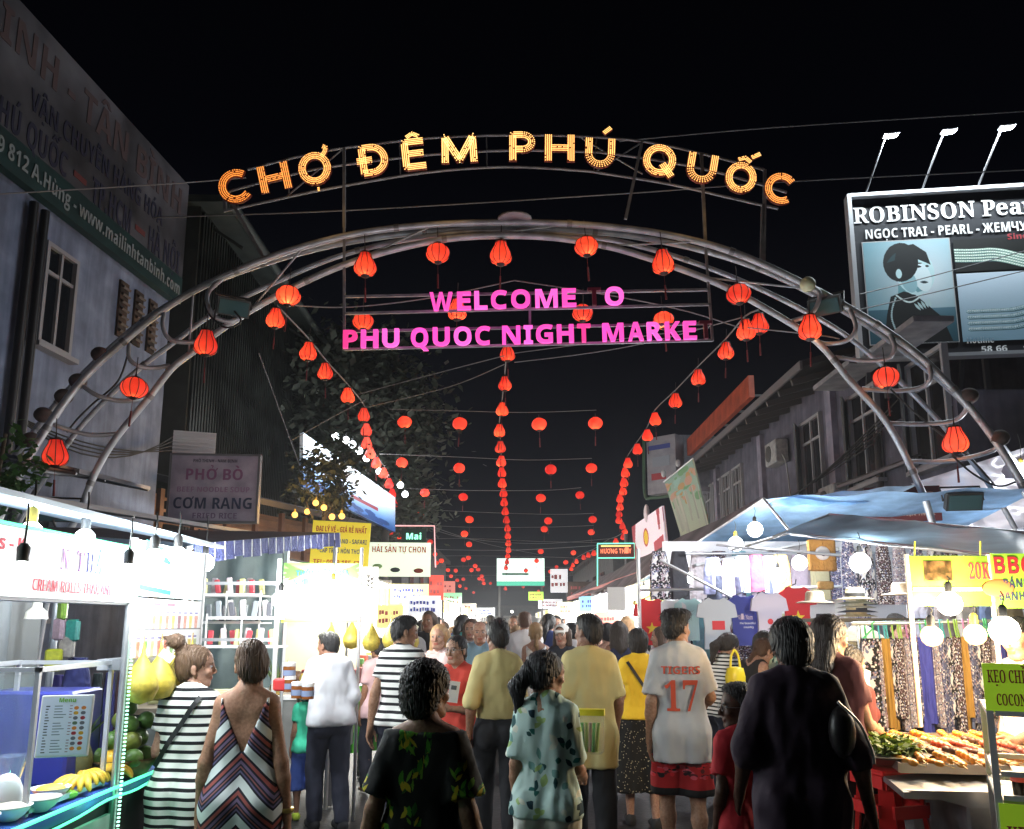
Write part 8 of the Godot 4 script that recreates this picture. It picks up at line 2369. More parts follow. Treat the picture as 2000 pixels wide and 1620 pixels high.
	for k in 4:
		var j := thing("sauce_jar", "%s sauce jar from the left with a red lid in the candy cart" % ordinal(k), "jar", kc.transform * Vector3(0.1 + k * 0.085, 0.962, -0.1), 0.0, "red-lidded jars in the candy cart")
		part("jar", lathe_geo([Vector2(0.03, 0), Vector2(0.032, 0.06)], 14), [mt(0.02, 0.015, 0.01, 0.2), mt(0.45, 0.3, 0.1, 0.3), mt(0.55, 0.6, 0.3, 0.3), mt(0.5, 0.4, 0.3, 0.3)][k], j)
		part("lid", lathe_geo([Vector2(0.035, 0.058), Vector2(0.036, 0.075), Vector2(0.02, 0.08)], 14), mt(0.65, 0.08, 0.05, 0.4), j)
	for k in 12: solo("fried_roll", tube_geo([Vector3(-0.1, 0, 0), Vector3(0, 0.006, 0), Vector3(0.1, 0, 0)], 0.022, 8), mt(0.72, 0.32, 0.04, 0.45) if k % 3 else mt(0.75, 0.45, 0.08, 0.45), "%s golden fried roll in the %s layer of the heap behind the candy cart" % [ordinal(k % 4), ordinal(k / 4)], "fried roll", kc.transform * Vector3(0.26 + 0.03 * (k % 2), 1.03 + 0.036 * (k / 4), -0.36 - 0.05 * (k % 4)), rng.randf_range(-0.3, 0.3), "golden fried rolls in the heap")
	part("roll_tray", bx(Vector3(0.4, 0.98, -0.45), Vector3(0.6, 0.05, 0.3)), mt(0.4, 0.35, 0.3, 0.3, 0.8), kc)
	# ---- hanging signs of the right side
	var b1 := thing("faded_banner", "tilted faded green and cream banner hanging above the blue tarpaulin", "banner", Vector3.ZERO)
	var p := Painter.new(64, 128, Color(0.5, 0.52, 0.42))
	p.shade(0, 0, 64, 128, Color(0.35, 0.48, 0.42), Color(0.62, 0.62, 0.5))
	var r := RandomNumberGenerator.new()
	r.seed = 6
	for k in 40: p.oval(r.randf() * 64, r.randf_range(5, 60), r.randf_range(2, 9), r.randf_range(2, 8), [Color(0.25, 0.45, 0.25), Color(0.55, 0.4, 0.15), Color(0.4, 0.55, 0.5), Color(0.6, 0.42, 0.32)][k % 4])
	for k in 14: p.rect(r.randf() * 60, 40, 2 + r.randf() * 4, r.randf_range(30, 88), Color(0.6, 0.6, 0.52).lerp(Color(0.45, 0.45, 0.4), r.randf()))
	var bg := Geo.new()
	bg.sheet(Vector3(2.896,2.936,-13.6), Vector3(2.612,4.006,-13.6), Vector3(2.872,4.197,-12.6), Vector3(3.123,3.002,-12.6), 0.03)
	part("cloth", bg, printed(p.done(), 0.6), b1)
	part("rod", tube_geo([Vector3(2.594,4.006,-13.6), Vector3(2.889,4.214,-12.6)], 0.015, 6), steel, b1)
	var b2 := thing("glow_painted_emblem_board", "white board with red corners and a yellow oval emblem along the right side", "sign", Vector3.ZERO)
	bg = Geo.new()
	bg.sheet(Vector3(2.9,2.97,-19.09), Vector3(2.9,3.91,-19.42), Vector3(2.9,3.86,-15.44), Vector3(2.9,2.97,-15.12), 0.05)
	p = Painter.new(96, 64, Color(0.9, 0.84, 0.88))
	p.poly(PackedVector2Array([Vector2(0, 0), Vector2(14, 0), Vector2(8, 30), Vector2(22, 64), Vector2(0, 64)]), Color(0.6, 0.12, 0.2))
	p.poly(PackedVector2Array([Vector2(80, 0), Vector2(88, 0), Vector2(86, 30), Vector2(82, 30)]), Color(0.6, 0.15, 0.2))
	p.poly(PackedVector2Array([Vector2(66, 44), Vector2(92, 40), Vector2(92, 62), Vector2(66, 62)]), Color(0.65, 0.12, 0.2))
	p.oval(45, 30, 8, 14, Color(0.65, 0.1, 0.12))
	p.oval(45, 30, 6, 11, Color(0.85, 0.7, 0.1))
	part("board", bg, printed(p.done(), 0.5, 0.35), b2)  # emission put into the print in place of light falling on it
	part("topper", ball_geo(Vector3(0.06, 0.2, 0.14)), mt(0.7, 0.62, 0.66), b2, Vector3(2.9,3.95,-17.23))
	part("bracket", tube_geo([Vector3(2.95,3,-15.38), Vector3(2.95,2.99,-19.42), Vector3(2.95,2.58,-19.91)], 0.02, 6), mt(0.2, 0.2, 0.2), b2)
	var b3 := thing("red_led_sign", "red LED sign with a green tube border at the far right of the street", "sign", Vector3(2.45,3.3,-19), deg_to_rad(-5))
	part("backing", bx(Vector3(0, 0, -0.04), Vector3(0.86, 0.3, 0.05)), mt(0.12, 0.01, 0.01), b3)
	part("led_lettering", text_geo("HƯƠNG THỦY", 0.11, "bold", 0.72, 0.01), glow(1.0, 0.25, 0.12, 1.5), b3, Vector3(0, -0.01, 0))
	part("led_lettering", bx(Vector3(0, 0.11, 0), Vector3(0.7, 0.035, 0.01)), glow(1.0, 0.75, 0.25, 1.3), b3)
	part("tube_light", tube_geo([Vector3(-0.43, 0.17, 0), Vector3(0.43, 0.17, 0), Vector3(0.43, -0.17, 0), Vector3(-0.43, -0.17, 0), Vector3(-0.43, 0.17, 0), Vector3(-0.45, -0.95, 0)], 0.014, 6), glow(0.2, 1.0, 0.7, 1.8), b3)
	solo("street_pole", tube_geo([Vector3.ZERO, Vector3(0, 4.6, 0)], 0.055, 8), worn(0.2, 0.2, 0.21, 0.6, 0.4), "steel pole rising behind the pink and white board", "pole", Vector3(3.34,0,-23.59) * Vector3(1.16, 0, 1.16))
	var wb := solo("white_placard", bx(Vector3.ZERO, Vector3(0.2, 0.26, 0.012)), mt(0.8, 0.8, 0.8), "small blank white placard hanging left of the leftmost red t-shirt", "placard", Vector3(1.179,1.906,-9.2), -0.2)
	var ur := thing("unlit_bulbs", "pair of unlit bulbs on the box sign's wires", "bulbs", Vector3(3.15,4.61,-15))
	for x in [0.0, -0.28]: part("bulb_glass", ball_geo(Vector3(0.05, 0.075, 0.05)), mt(0.5, 0.5, 0.52, 0.3), ur, Vector3(x, x * 0.7, 0))

func at_px(u: float, v: float, d: float) -> Vector3:      # a spot on the stall's back rail plane
	return Vector3((u - 1000.0) * d * 0.000627, 1.65 + (1215.0 - v) * d * 0.000641, -d)

# a rippled sheet between four corners (near-left, near-right, far-right, far-left order)
func sheet_part(parent: Node3D, c: Array, m: Material, wave: float):
	var rows := []
	for i in 13:
		var row := []
		for j in 17:
			var a: Vector3 = c[0].lerp(c[1], i / 12.0)
			var b: Vector3 = c[3].lerp(c[2], i / 12.0)
			var t := j / 16.0
			row.append(a.lerp(b, t) + Vector3(0, wave * (sin(t * 21.0 + i * 0.4) * 0.4 - sin(PI * i / 12.0) * 0.7 * absf(sin(t * 9.0))), 0))
		rows.append(row)
	var g := Geo.new()
	g.ringed(rows, false, true)
	part("sheet", g, m, parent)

# ---------------------------------------------------------------- the far end of the street
func build_far_street():
	var steel := mt(0.5, 0.5, 0.52, 0.4, 0.6)
	var names := ["striped", "blue-roofed", "white-roofed", "green-signed", "yellow-signed", "red-signed"]
	for side in [-1, 1]:
		for k in 15:
			if side == -1 and k == 0: continue
			var z: float = -10.0 - k * 3.6 - (2.0 if side == 1 else 0.0)
			var x: float = side * (2.75 - k * 0.03)
			var v: int = (k * 2 + (side + 1)) % 6
			var s := thing("market_stall", "%s market stall from the near end on the far street's %s side" % [ordinal(k), "left" if side < 0 else "right"], "stall", Vector3(x, 0, z), 0.0, "stalls lining the far street")
			var bw: Color = [Color(0.75, 0.75, 0.72), Color(0.7, 0.68, 0.5), Color(0.6, 0.65, 0.7), Color(0.75, 0.7, 0.7)][k % 4]
			part("back_wall", bx(Vector3(side * 1.5, 1.3, 0), Vector3(0.05, 2.6, 3.2)), mt(bw.r, bw.g, bw.b, 0.7), s)
			part("end_wall", bx(Vector3(side * 0.8, 1.4, -1.6), Vector3(1.4, 2.4, 0.04)), mt(bw.r, bw.g, bw.b, 0.7), s)
			var rf := Geo.new()
			rf.sheet(Vector3(-side * 0.4, 2.35, 1.7), Vector3(side * 1.6, 2.75, 1.7), Vector3(side * 1.6, 2.75, -1.7), Vector3(-side * 0.4, 2.35, -1.7), 0.03 * side)
			part("roof", rf, [worn(0.3, 0.3, 0.35), worn(0.1, 0.25, 0.55), worn(0.6, 0.6, 0.6), worn(0.1, 0.3, 0.25), worn(0.35, 0.3, 0.2), worn(0.4, 0.08, 0.08)][v], s)
			part("counter", bx(Vector3(side * 0.35, 0.42, 0), Vector3(0.75, 0.84, 2.8)), [worn(0.5, 0.5, 0.5), worn(0.1, 0.35, 0.1), worn(0.5, 0.1, 0.08), worn(0.1, 0.15, 0.4), worn(0.5, 0.42, 0.1), worn(0.4, 0.4, 0.42)][v], s)
			for q in [1.55, -1.55]: part("post", tube_geo([Vector3(-side * 0.3, 0, q), Vector3(-side * 0.3, 2.38, q)], 0.02, 6), steel, s)
			part("sign_board", bx(Vector3(-side * 0.1, 2.12, 1.5), Vector3(0.95, 0.34, 0.03)), glow([0.9, 0.95, 0.9, 0.6, 0.95, 0.9][v], [0.9, 0.9, 0.95, 0.95, 0.85, 0.3][v], [0.85, 0.7, 1.0, 0.6, 0.25, 0.2][v], 0.35, 0.9), s)
			for q in 7: part("goods", rounded_box(Vector3(0.22, 0.1 + 0.05 * (q % 3), 0.24)), mt([0.6, 0.1, 0.7, 0.15, 0.6, 0.5, 0.2][(q + k) % 7], [0.1, 0.35, 0.55, 0.15, 0.4, 0.5, 0.2][(q + k) % 7], [0.08, 0.1, 0.1, 0.4, 0.1, 0.5, 0.25][(q + k) % 7], 0.5), s, Vector3(side * 0.3, 0.9, -1.2 + q * 0.4))
			for q in 5: part("hanging_goods", drape(0.16, 0.45, 0.08, q + k), mt([0.7, 0.15, 0.55, 0.6, 0.75][(q + k) % 5], [0.55, 0.3, 0.1, 0.6, 0.6][(q + k) % 5], [0.1, 0.5, 0.15, 0.62, 0.3][(q + k) % 5], 0.6), s, Vector3(side * 1.2, 2.1, -1.2 + q * 0.55))
			for q in (2 if k < 9 else 1):
				bulb(Vector3(x + side * 0.1, 2.05, z + 0.7 - q * 1.6), 3.2 + 0.25 * k, "%s bulb of the %s stall on the %s of the far street" % [ordinal(q), ordinal(k), "left" if side < 0 else "right"], Color(1.0, 0.98, 0.92), 0.25, 0.09 + 0.008 * k, "bulbs of the far stalls")
	# the white and green screen that closes the street
	var sc := thing("white_green_screen", "large glowing white screen with a green band at the end of the street", "screen", Vector3(0.49,4.43,-46))
	part("screen_panel", bx(Vector3(0, 0.0, 0), Vector3(2.75, 1.6, 0.12)), mt(0.1, 0.12, 0.12), sc)
	part("screen_light", bx(Vector3(0, 0.12, 0.07), Vector3(2.7, 1.3, 0.03)), glow(0.8, 1.0, 0.9, 1.3), sc)
	part("green_band_light", bx(Vector3(0, -0.66, 0.07), Vector3(2.7, 0.22, 0.03)), glow(0.08, 0.65, 0.42, 1.0), sc)
	part("lettering", bx(Vector3(-0.3, -0.12, 0.09), Vector3(1.5, 0.12, 0.02)), mt(0.2, 0.55, 0.42), sc)
	for x in [-1.2, 1.2]: part("leg", bx(Vector3(x, -2.7, 0), Vector3(0.12, 4.0, 0.12)), mt(0.1, 0.1, 0.1), sc)
	for q in [[Vector3(2.32,3.64,-40), 0.85, 1.15, [0.85, 0.85, 0.9], "white lightbox sign with faint red print right of the far screen", "sign"], [Vector3(2.91,2.88,-33), 1.3, 0.75, [0.12, 0.07, 0.05], "brown unlit board right of the far lightbox", "sign"], [Vector3(2.26,2.11,-30), 1.2, 0.5, [0.9, 0.85, 0.45], "pale yellow lightbox low over the crowd at the right", "sign"], [Vector3(1.12,2.83,-38), 0.7, 0.4, [0.5, 0.85, 0.1], "small green-yellow sign below the far screen", "sign"], [Vector3(-1.86,2.48,-20), 0.35, 0.6, [0.7, 0.06, 0.04], "small red sign beside the far left stalls", "sign"], [Vector3(-1.349,1.882,-12.5), 0.5, 0.32, [0.85, 0.88, 0.95], "white sign with blue scribble over the left stalls", "sign"], [Vector3(-2.3,2.45,-30), 0.9, 0.5, [0.4, 0.85, 0.5], "green-white lightbox over the crowd at the far left of the street", "sign"], [Vector3(-2.26,2.24,-38), 1.2, 0.5, [0.95, 0.9, 0.8], "cream lightbox low at the far left of the street", "sign"], [Vector3(-1.8,2.21,-48), 1.6, 0.5, [0.9, 0.95, 1.0], "pale blue-white sign just left of the street's vanishing point", "sign"], [Vector3(2.07,2.6,-44), 1.3, 0.5, [0.9, 0.9, 0.95], "white sign just right of the street's vanishing point", "sign"], [Vector3(2.21,2.13,-22), 0.8, 0.4, [0.35, 0.7, 0.9], "pale blue lightbox beside the street pole", "sign"], [Vector3(-1.89,2.16,-15), 0.7, 0.35, [0.9, 0.85, 0.35], "yellow lightbox behind the white sign with blue scribble", "sign"], [Vector3(1.97,1.65,-17), 0.5, 0.4, [0.9, 0.3, 0.25], "small red lightbox low beside the street pole", "sign"], [Vector3(-2.83,3.02,-34), 0.9, 0.6, [0.85, 0.25, 0.2], "red lightbox high at the far left of the street", "sign"], [Vector3(-1.415,1.709,-9.5), 0.3, 0.26, [0.85, 0.75, 0.3], "pale yellow stall sign behind the striped-shirt man", "sign"]]:
		var o := thing("shop_sign", q[4], q[5], q[0])
		var lit: bool = q[3][0] > 0.3
		part("board", bx(Vector3.ZERO, Vector3(q[1], q[2], 0.06)), glow(q[3][0], q[3][1], q[3][2], 0.7, 0.9) if lit else worn(q[3][0], q[3][1], q[3][2]), o)
		for k in 2:
			var lx := Geo.new()
			var x := -float(q[1]) * 0.38
			while x < q[1] * 0.36:
				var cw: float = q[2] * rng.randf_range(0.07, 0.13)
				lx.box(Vector3(x, q[2] * (0.16 - 0.32 * k) + rng.randf_range(-0.01, 0.01), 0.034), Vector3(cw, q[2] * rng.randf_range(0.13, 0.2), 0.006))
				x += cw * (1.5 if rng.randf() < 0.8 else 3.0)
			part("lettering", lx, mt(0.4, 0.08, 0.08) if not "blue" in q[4] else mt(0.1, 0.12, 0.5), o)
		part("post", bx(Vector3(q[1] * 0.45, -q[2] / 2 - 0.6, -0.05), Vector3(0.05, 1.2, 0.05)), mt(0.1, 0.1, 0.1), o)
	# dark shop houses that close the far end
	for q in [[-7.5, -44, 6, 22, 5.5, "left"], [7.5, -48, 6, 24, 5.0, "right"]]:
		var o := thing("far_building", "dark low building behind the far stalls on the %s" % q[5], "building", Vector3(q[0], 0, q[1]))
		part("wall", bx(Vector3(0, q[4] / 2, 0), Vector3(q[2], q[4], q[3])), worn(0.12, 0.12, 0.13), o)
		part("roof", bx(Vector3(0, q[4] + 0.1, 0), Vector3(q[2] + 0.6, 0.2, q[3] + 0.6)), worn(0.06, 0.05, 0.05), o)
		for k in 5: part("window", bx(Vector3((3.02 if q[0] < 0 else -3.02), 3.4, -8 + k * 4), Vector3(0.08, 1.3, 1.4)), mt(0.02, 0.02, 0.025, 0.2), o)
	var eb := thing("end_building", "dark building across the end of the street", "building", Vector3(0, 0, -92))
	part("wall", bx(Vector3(0, 1.6, 0), Vector3(22, 3.2, 4)), worn(0.05, 0.05, 0.055), eb)
	part("roof", bx(Vector3(0, 3.3, 0), Vector3(22.6, 0.2, 4.6)), worn(0.06, 0.05, 0.05), eb)
	for k in 7: part("shop_opening", bx(Vector3(-7.5 + k * 2.5, 1.2, 2.03), Vector3(1.9, 2.2, 0.08)), mt(0.5, 0.48, 0.45), eb)
	for x in [-4.0, 0.0, 4.0]: bulb(Vector3(x, 2.6, -78), 6.0, "%s bulb from the left at the very end of the street" % ordinal(int(x / 4.0) + 1), Color(1, 0.97, 0.9), 0.2, 0.12, "bulbs at the end of the street")

# ---------------------------------------------------------------- the crowd
func build_people():
	var black := [0.012, 0.01, 0.01]
	var brown := [0.07, 0.04, 0.025]
	var tan := [0.34, 0.18, 0.115]
	var fair := [0.52, 0.31, 0.23]
	var deep := [0.1, 0.05, 0.035]
	var navy := cloth(0.014, 0.016, 0.032)
	var ink := cloth(0.01, 0.01, 0.013)
	var tank := func(p: Vector3) -> float:
		var ax := absf(p.x)
		return maxf((p.y - (1.34 + ax * 0.9)) * 0.6, (ax - 0.125 - maxf(0.0, 1.3 - p.y) * 0.5) if p.y > 1.14 else -1.0)
	var cami := func(p: Vector3) -> float:
		var ax := absf(p.x)
		return maxf((p.y - (1.14 + ax * 2.5)) * 0.38, (ax - 0.12 - maxf(0.0, 1.3 - p.y) * 0.6) if p.y > 1.12 else -1.0)
	person("woman in a black and white striped dress, hair in a messy bun, looking right", Vector3(-1.634,0,-4.250), -8, {"h": 1.522, "fem": true, "w": 1.02, "cell": 0.015, "skin": fair, "hair": "bun", "hair_color": [0.1, 0.055, 0.03], "look": -62, "tilt": -5, "left": [Vector3(-0.215, 1.12, 0.03), Vector3(-0.2, 0.93, -0.17)], "right": [Vector3(0.2, 1.1, 0.0), Vector3(0.2, 0.9, -0.12)],
		"wear": [{"t": "dress", "hem": 0.45, "sleeve": 0.6, "name": "dress", "flare": 0.0, "mat": patterned(tex.stripes, Vector3(1, 21, 1)), "crumple": 0.004, "strap": [0.1, 1.43, -0.15, 1.05]}, {"t": "shoes", "mat": ink, "name": "shoes"}]})
	person("woman in a chevron-striped strappy top and pink shorts, brown hair pinned up", Vector3(-1.252,0,-3.950), 6, {"h": 1.551, "fem": true, "w": 1.0, "cell": 0.014, "skin": [0.4, 0.22, 0.145], "hair": "updo", "hair_color": [0.075, 0.042, 0.026], "look": 22, "tilt": 4, "step": 0.03, "left": [Vector3(-0.235, 1.1, 0.03), Vector3(-0.265, 0.84, 0.0)], "right": [Vector3(0.235, 1.1, 0.03), Vector3(0.285, 0.84, 0.02)],
		"wear": [{"t": "legs", "hem": 0.62, "name": "shorts", "mat": cloth(0.5, 0.015, 0.13)}, {"t": "top", "hem": 0.77, "sleeve": 0.0, "flare": 0.005, "carve": cami, "mat": patterned(tex.chevron, Vector3(2.9, 2.9, 1), Vector3(-0.95, 0, 0)), "crumple": 0.005}, {"t": "shoes", "mat": ink, "name": "shoes"}]})
	person("man in a white shirt and navy trousers standing at the left stall", Vector3(-1.501,0,-6.900), 32, {"h": 1.6, "w": 1.08, "lean": 0.08, "skin": tan, "hair": "crop", "hair_color": black, "look": 25, "left": [Vector3(-0.24, 1.14, -0.16), Vector3(-0.2, 1.08, -0.4)], "right": [Vector3(0.25, 1.1, 0.02), Vector3(0.26, 0.93, -0.14)],
		"wear": [{"t": "legs", "hem": 0.06, "name": "trousers", "mat": navy}, {"t": "top", "hem": 0.86, "sleeve": 1.5, "crumple": 0.002, "mat": cloth(0.5, 0.51, 0.54)}, {"t": "shoes", "mat": ink, "name": "shoes"}]})
	person("child in a green t-shirt and blue shorts half hidden behind the white-shirted man", Vector3(-1.756,0,-7.200), 25, {"h": 1.12, "head": 1.18, "skin": tan, "hair": "bowl", "hair_color": black, "wear": [{"t": "legs", "hem": 0.36, "loose": 0.03, "name": "shorts", "mat": cloth(0.05, 0.1, 0.38)}, {"t": "top", "hem": 0.84, "sleeve": 0.6, "mat": cloth(0.03, 0.4, 0.24)}, {"t": "shoes", "mat": cloth(0.45, 0.6, 0.05), "name": "shoes"}]})
	person("tall man in a black and white striped t-shirt turning to the right", Vector3(-0.848,0,-6.400), -22, {"h": 1.682, "w": 0.98, "skin": [0.42, 0.24, 0.15], "hair": "short", "hair_color": black, "look": -45, "nod": -6, "left": [Vector3(-0.245, 1.12, 0.08), Vector3(-0.27, 0.88, 0.1)],
		"wear": [{"t": "legs", "hem": 0.06, "name": "trousers", "mat": navy}, {"t": "top", "hem": 0.88, "sleeve": 0.6, "mat": patterned(tex.stripes, Vector3(1, 17.5, 1)), "crumple": 0.005}, {"t": "shoes", "mat": ink, "name": "shoes"}]})
	person("older woman with short permed hair in a black blouse with green and yellow flowers", Vector3(-0.328,0,-3.200), -10, {"h": 1.480, "fem": true, "w": 1.06, "cell": 0.014, "skin": [0.4, 0.23, 0.15], "hair": "curly", "hair_color": [0.016, 0.01, 0.008], "look": -30, "left": [Vector3(-0.265, 1.1, 0.06), Vector3(-0.33, 0.86, 0.04)], "right": [Vector3(0.265, 1.1, 0.06), Vector3(0.34, 0.88, 0.06)],
		"wear": [{"t": "legs", "hem": 0.06, "name": "trousers", "mat": ink}, {"t": "top", "hem": 0.7, "sleeve": 0.8, "loose": 0.03, "flare": 0.02, "top_y": 1.43, "mat": patterned(tex.black_floral, Vector3(1.9, 1.9, 1), Vector3(0.02, 0.1, 0))}, {"t": "shoes", "mat": ink, "name": "shoes"}]})
	person("woman with glasses in a red blouse facing the camera", Vector3(-0.421,0,-6.300), 158, {"h": 1.538, "fem": true, "w": 1.1, "skin": [0.55, 0.34, 0.24], "hair": "lowpony", "hair_color": black, "glasses": true, "look": -6, "head_cell": 0.005, "right": [Vector3(0.22, 1.13, -0.06), Vector3(0.12, 1.3, -0.22)], "left": [Vector3(-0.23, 1.1, 0.0), Vector3(-0.06, 1.13, -0.22)], "hands": ["grip", "grip"],
		"wear": [{"t": "legs", "hem": 0.06, "name": "trousers", "mat": navy}, {"t": "top", "hem": 0.86, "sleeve": 0.9, "loose": 0.025, "mat": cloth(0.55, 0.05, 0.03)}, {"t": "shoes", "mat": ink, "name": "shoes"}]})
	person("blonde woman in a pale pink top behind the woman in red", Vector3(-0.674,0,-7.700), 150, {"h": 1.617, "fem": true, "cell": 0.024, "skin": fair, "hair": "long", "hair_color": [0.42, 0.27, 0.13], "look": 15, "wear": [{"t": "legs", "hem": 0.06, "name": "trousers", "mat": navy}, {"t": "top", "hem": 0.84, "sleeve": 0.5, "mat": cloth(0.66, 0.5, 0.5)}]})
	var khaki := cloth(0.6, 0.5, 0.22)
	person("man in a tucked-in yellow shirt with rolled sleeves, left of two in yellow", Vector3(-0.105,0,-6.000), 6, {"h": 1.650, "w": 0.92, "skin": tan, "hair": "short", "hair_color": black, "look": 20, "tilt": 3, "step": 0.09, "left": [Vector3(-0.25, 1.13, 0.1), Vector3(-0.27, 0.9, 0.06)],
		"wear": [{"t": "legs", "hem": 0.06, "name": "trousers", "mat": ink}, {"t": "top", "hem": 0.99, "sleeve": 1.15, "loose": 0.012, "inf": 0.012, "mat": khaki, "crumple": 0.01}, {"t": "shoes", "mat": ink, "name": "shoes"}]})
	person("girl with a thick black ponytail in a leaf-print blouse and white denim shorts", Vector3(0.165,0,-4.000), -14, {"h": 1.498, "fem": true, "w": 0.95, "cell": 0.014, "skin": [0.42, 0.24, 0.16], "hair": "pony", "hair_color": [0.01, 0.009, 0.012], "look": -48, "tilt": -4, "nod": -4, "step": 0.02, "right": [Vector3(0.2, 1.1, -0.02), Vector3(0.2, 1.02, -0.24)], "hands": ["relaxed", "grip"],
		"wear": [{"t": "legs", "hem": 0.74, "loose": 0.03, "name": "shorts", "mat": cloth(0.66, 0.68, 0.62)}, {"t": "top", "hem": 0.86, "sleeve": 0.9, "loose": 0.02, "flare": 0.01, "inf": 0.01, "mat": patterned(tex.leaf_print, Vector3(2.2, 2.2, 1)), "crumple": 0.013, "folds": Vector3(14, 3, 14)}, {"t": "shoes", "mat": ink, "name": "shoes"}]})
	person("man in a loose untucked yellow shirt, right of two in yellow", Vector3(0.531,0,-5.700), -4, {"h": 1.689, "w": 0.94, "skin": tan, "hair": "short", "hair_color": black, "look": 42, "tilt": -3, "step": 0.06, "right": [Vector3(0.25, 1.12, 0.0), Vector3(0.23, 0.92, -0.12)],
		"wear": [{"t": "legs", "hem": 0.06, "name": "trousers", "mat": ink}, {"t": "top", "hem": 0.69, "sleeve": 0.9, "loose": 0.014, "inf": 0.012, "mat": khaki, "crumple": 0.008}, {"t": "shoes", "mat": ink, "name": "shoes"}]})
	person("woman in a yellow t-shirt and long speckled black skirt with a strap across her back", Vector3(1.072,0,-7.000), 2, {"h": 1.581, "fem": true, "skin": fair, "hair": "bowl", "hair_color": black, "step": 0.06,
		"wear": [{"t": "skirt", "hem": 0.3, "flare": 0.07, "name": "skirt", "mat": patterned(tex.specks, Vector3(4, 4, 1)), "crumple": 0.014, "folds": Vector3(16, 2, 16)}, {"t": "top", "hem": 0.92, "sleeve": 0.6, "inf": 0.018, "mat": cloth(0.72, 0.47, 0.02), "strap": [-0.12, 1.42, 0.13, 1.04]}, {"t": "shoes", "mat": cloth(0.02, 0.02, 0.022), "name": "shoes"}]})
	var numred := mt(0.6, 0.075, 0.03, 0.7)
	person("young man in a white number 17 jersey and red dyed shorts", Vector3(1.148,0,-5.700), -4, {"h": 1.717, "w": 0.95, "cell": 0.016, "skin": [0.45, 0.26, 0.17], "hair": "tousled", "hair_color": black, "look": -42, "step": 0.04, "left": [Vector3(-0.25, 1.1, 0.06), Vector3(-0.265, 0.86, 0.02)], "right": [Vector3(0.265, 1.13, -0.02), Vector3(0.26, 1.06, -0.24)],
		"wear": [{"t": "legs", "hem": 0.5, "loose": 0.045, "name": "shorts", "mat": patterned(tex.dyed, Vector3(3.0, 3.9, 1), Vector3(0, -0.94, 0)), "crumple": 0.01}, {"t": "top", "hem": 0.72, "sleeve": 0.85, "loose": 0.022, "inf": 0.014, "mat": cloth(0.5, 0.5, 0.51), "crumple": 0.006, "print": [["TIGERS", 1.315, 0.05, "bold", 0.26, numred], ["17", 1.15, 0.2, "serifbold", 0.22, numred]]}, {"t": "shoes", "mat": ink, "name": "shoes"}]})
	person("small boy with glasses in a red t-shirt, in profile in front of the big man", Vector3(1.100,0,-4.000), 12, {"h": 1.332, "head": 1.16, "w": 0.9, "cell": 0.015, "skin": deep, "hair": "short", "hair_color": black, "glasses": true, "look": 78, "wear": [{"t": "legs", "hem": 0.4, "loose": 0.03, "name": "shorts", "mat": cloth(0.03, 0.2, 0.17)}, {"t": "top", "hem": 0.8, "sleeve": 0.7, "loose": 0.02, "mat": cloth(0.4, 0.01, 0.02)}, {"t": "shoes", "mat": ink, "name": "shoes"}]})
	person("heavy man in a dark plum shirt seen from behind, largest dark figure on the right", Vector3(1.273,0,-3.750), -6, {"h": 1.657, "w": 1.06, "cell": 0.016, "skin": deep, "look": 12, "tilt": 4, "nod": -4, "hair": "bowl", "hair_color": [0.006, 0.005, 0.006], "left": [Vector3(-0.3, 1.12, 0.04), Vector3(-0.32, 0.9, -0.1)], "right": [Vector3(0.31, 1.12, 0.06), Vector3(0.36, 0.87, 0.06)],
		"wear": [{"t": "legs", "hem": 0.06, "name": "trousers", "mat": ink}, {"t": "top", "hem": 0.66, "sleeve": 1.3, "loose": 0.012, "inf": 0.012, "mat": cloth(0.022, 0.01, 0.024)}, {"t": "shoes", "mat": ink, "name": "shoes"}]})
	person("long-haired woman in a maroon t-shirt looking down at the grill, face lit orange", Vector3(1.813,0,-4.700), -48, {"h": 1.68, "fem": true, "w": 1.05, "cell": 0.017, "skin": [0.5, 0.28, 0.18], "hair": "long", "hair_color": [0.018, 0.011, 0.009], "look": -28, "nod": -14, "left": [Vector3(-0.2, 1.1, -0.06), Vector3(-0.12, 1.04, -0.28)], "right": [Vector3(0.2, 1.1, -0.06), Vector3(0.14, 1.04, -0.3)], "hands": ["grip", "grip"],
		"wear": [{"t": "legs", "hem": 0.06, "name": "trousers", "mat": ink}, {"t": "top", "hem": 0.82, "sleeve": 0.6, "mat": cloth(0.06, 0.006, 0.01)}, {"t": "shoes", "mat": ink, "name": "shoes"}]})
	person("second woman in dark red, her orange-lit face just below the long-haired woman's chin", Vector3(2.012,0,-4.950), -60, {"h": 1.5, "fem": true, "cell": 0.02, "skin": [0.5, 0.27, 0.17], "hair": "updo", "hair_color": black, "look": -15, "nod": -12, "wear": [{"t": "legs", "hem": 0.06, "name": "trousers", "mat": ink}, {"t": "top", "hem": 0.8, "sleeve": 0.7, "mat": cloth(0.09, 0.01, 0.008)}]})
	person("girl with a ponytail in a thin-striped top bending over the clothes counter", Vector3(1.926,0,-7.700), -62, {"h": 1.58, "fem": true, "lean": 0.1, "cell": 0.022, "skin": fair, "hair": "pony", "hair_color": [0.02, 0.014, 0.012], "nod": -24, "left": [Vector3(-0.2, 1.12, -0.1), Vector3(-0.12, 1.06, -0.3)], "wear": [{"t": "legs", "hem": 0.06, "name": "trousers", "mat": navy}, {"t": "top", "hem": 0.86, "sleeve": 0.7, "mat": patterned(tex.stripes, Vector3(1, 28, 1))}]})
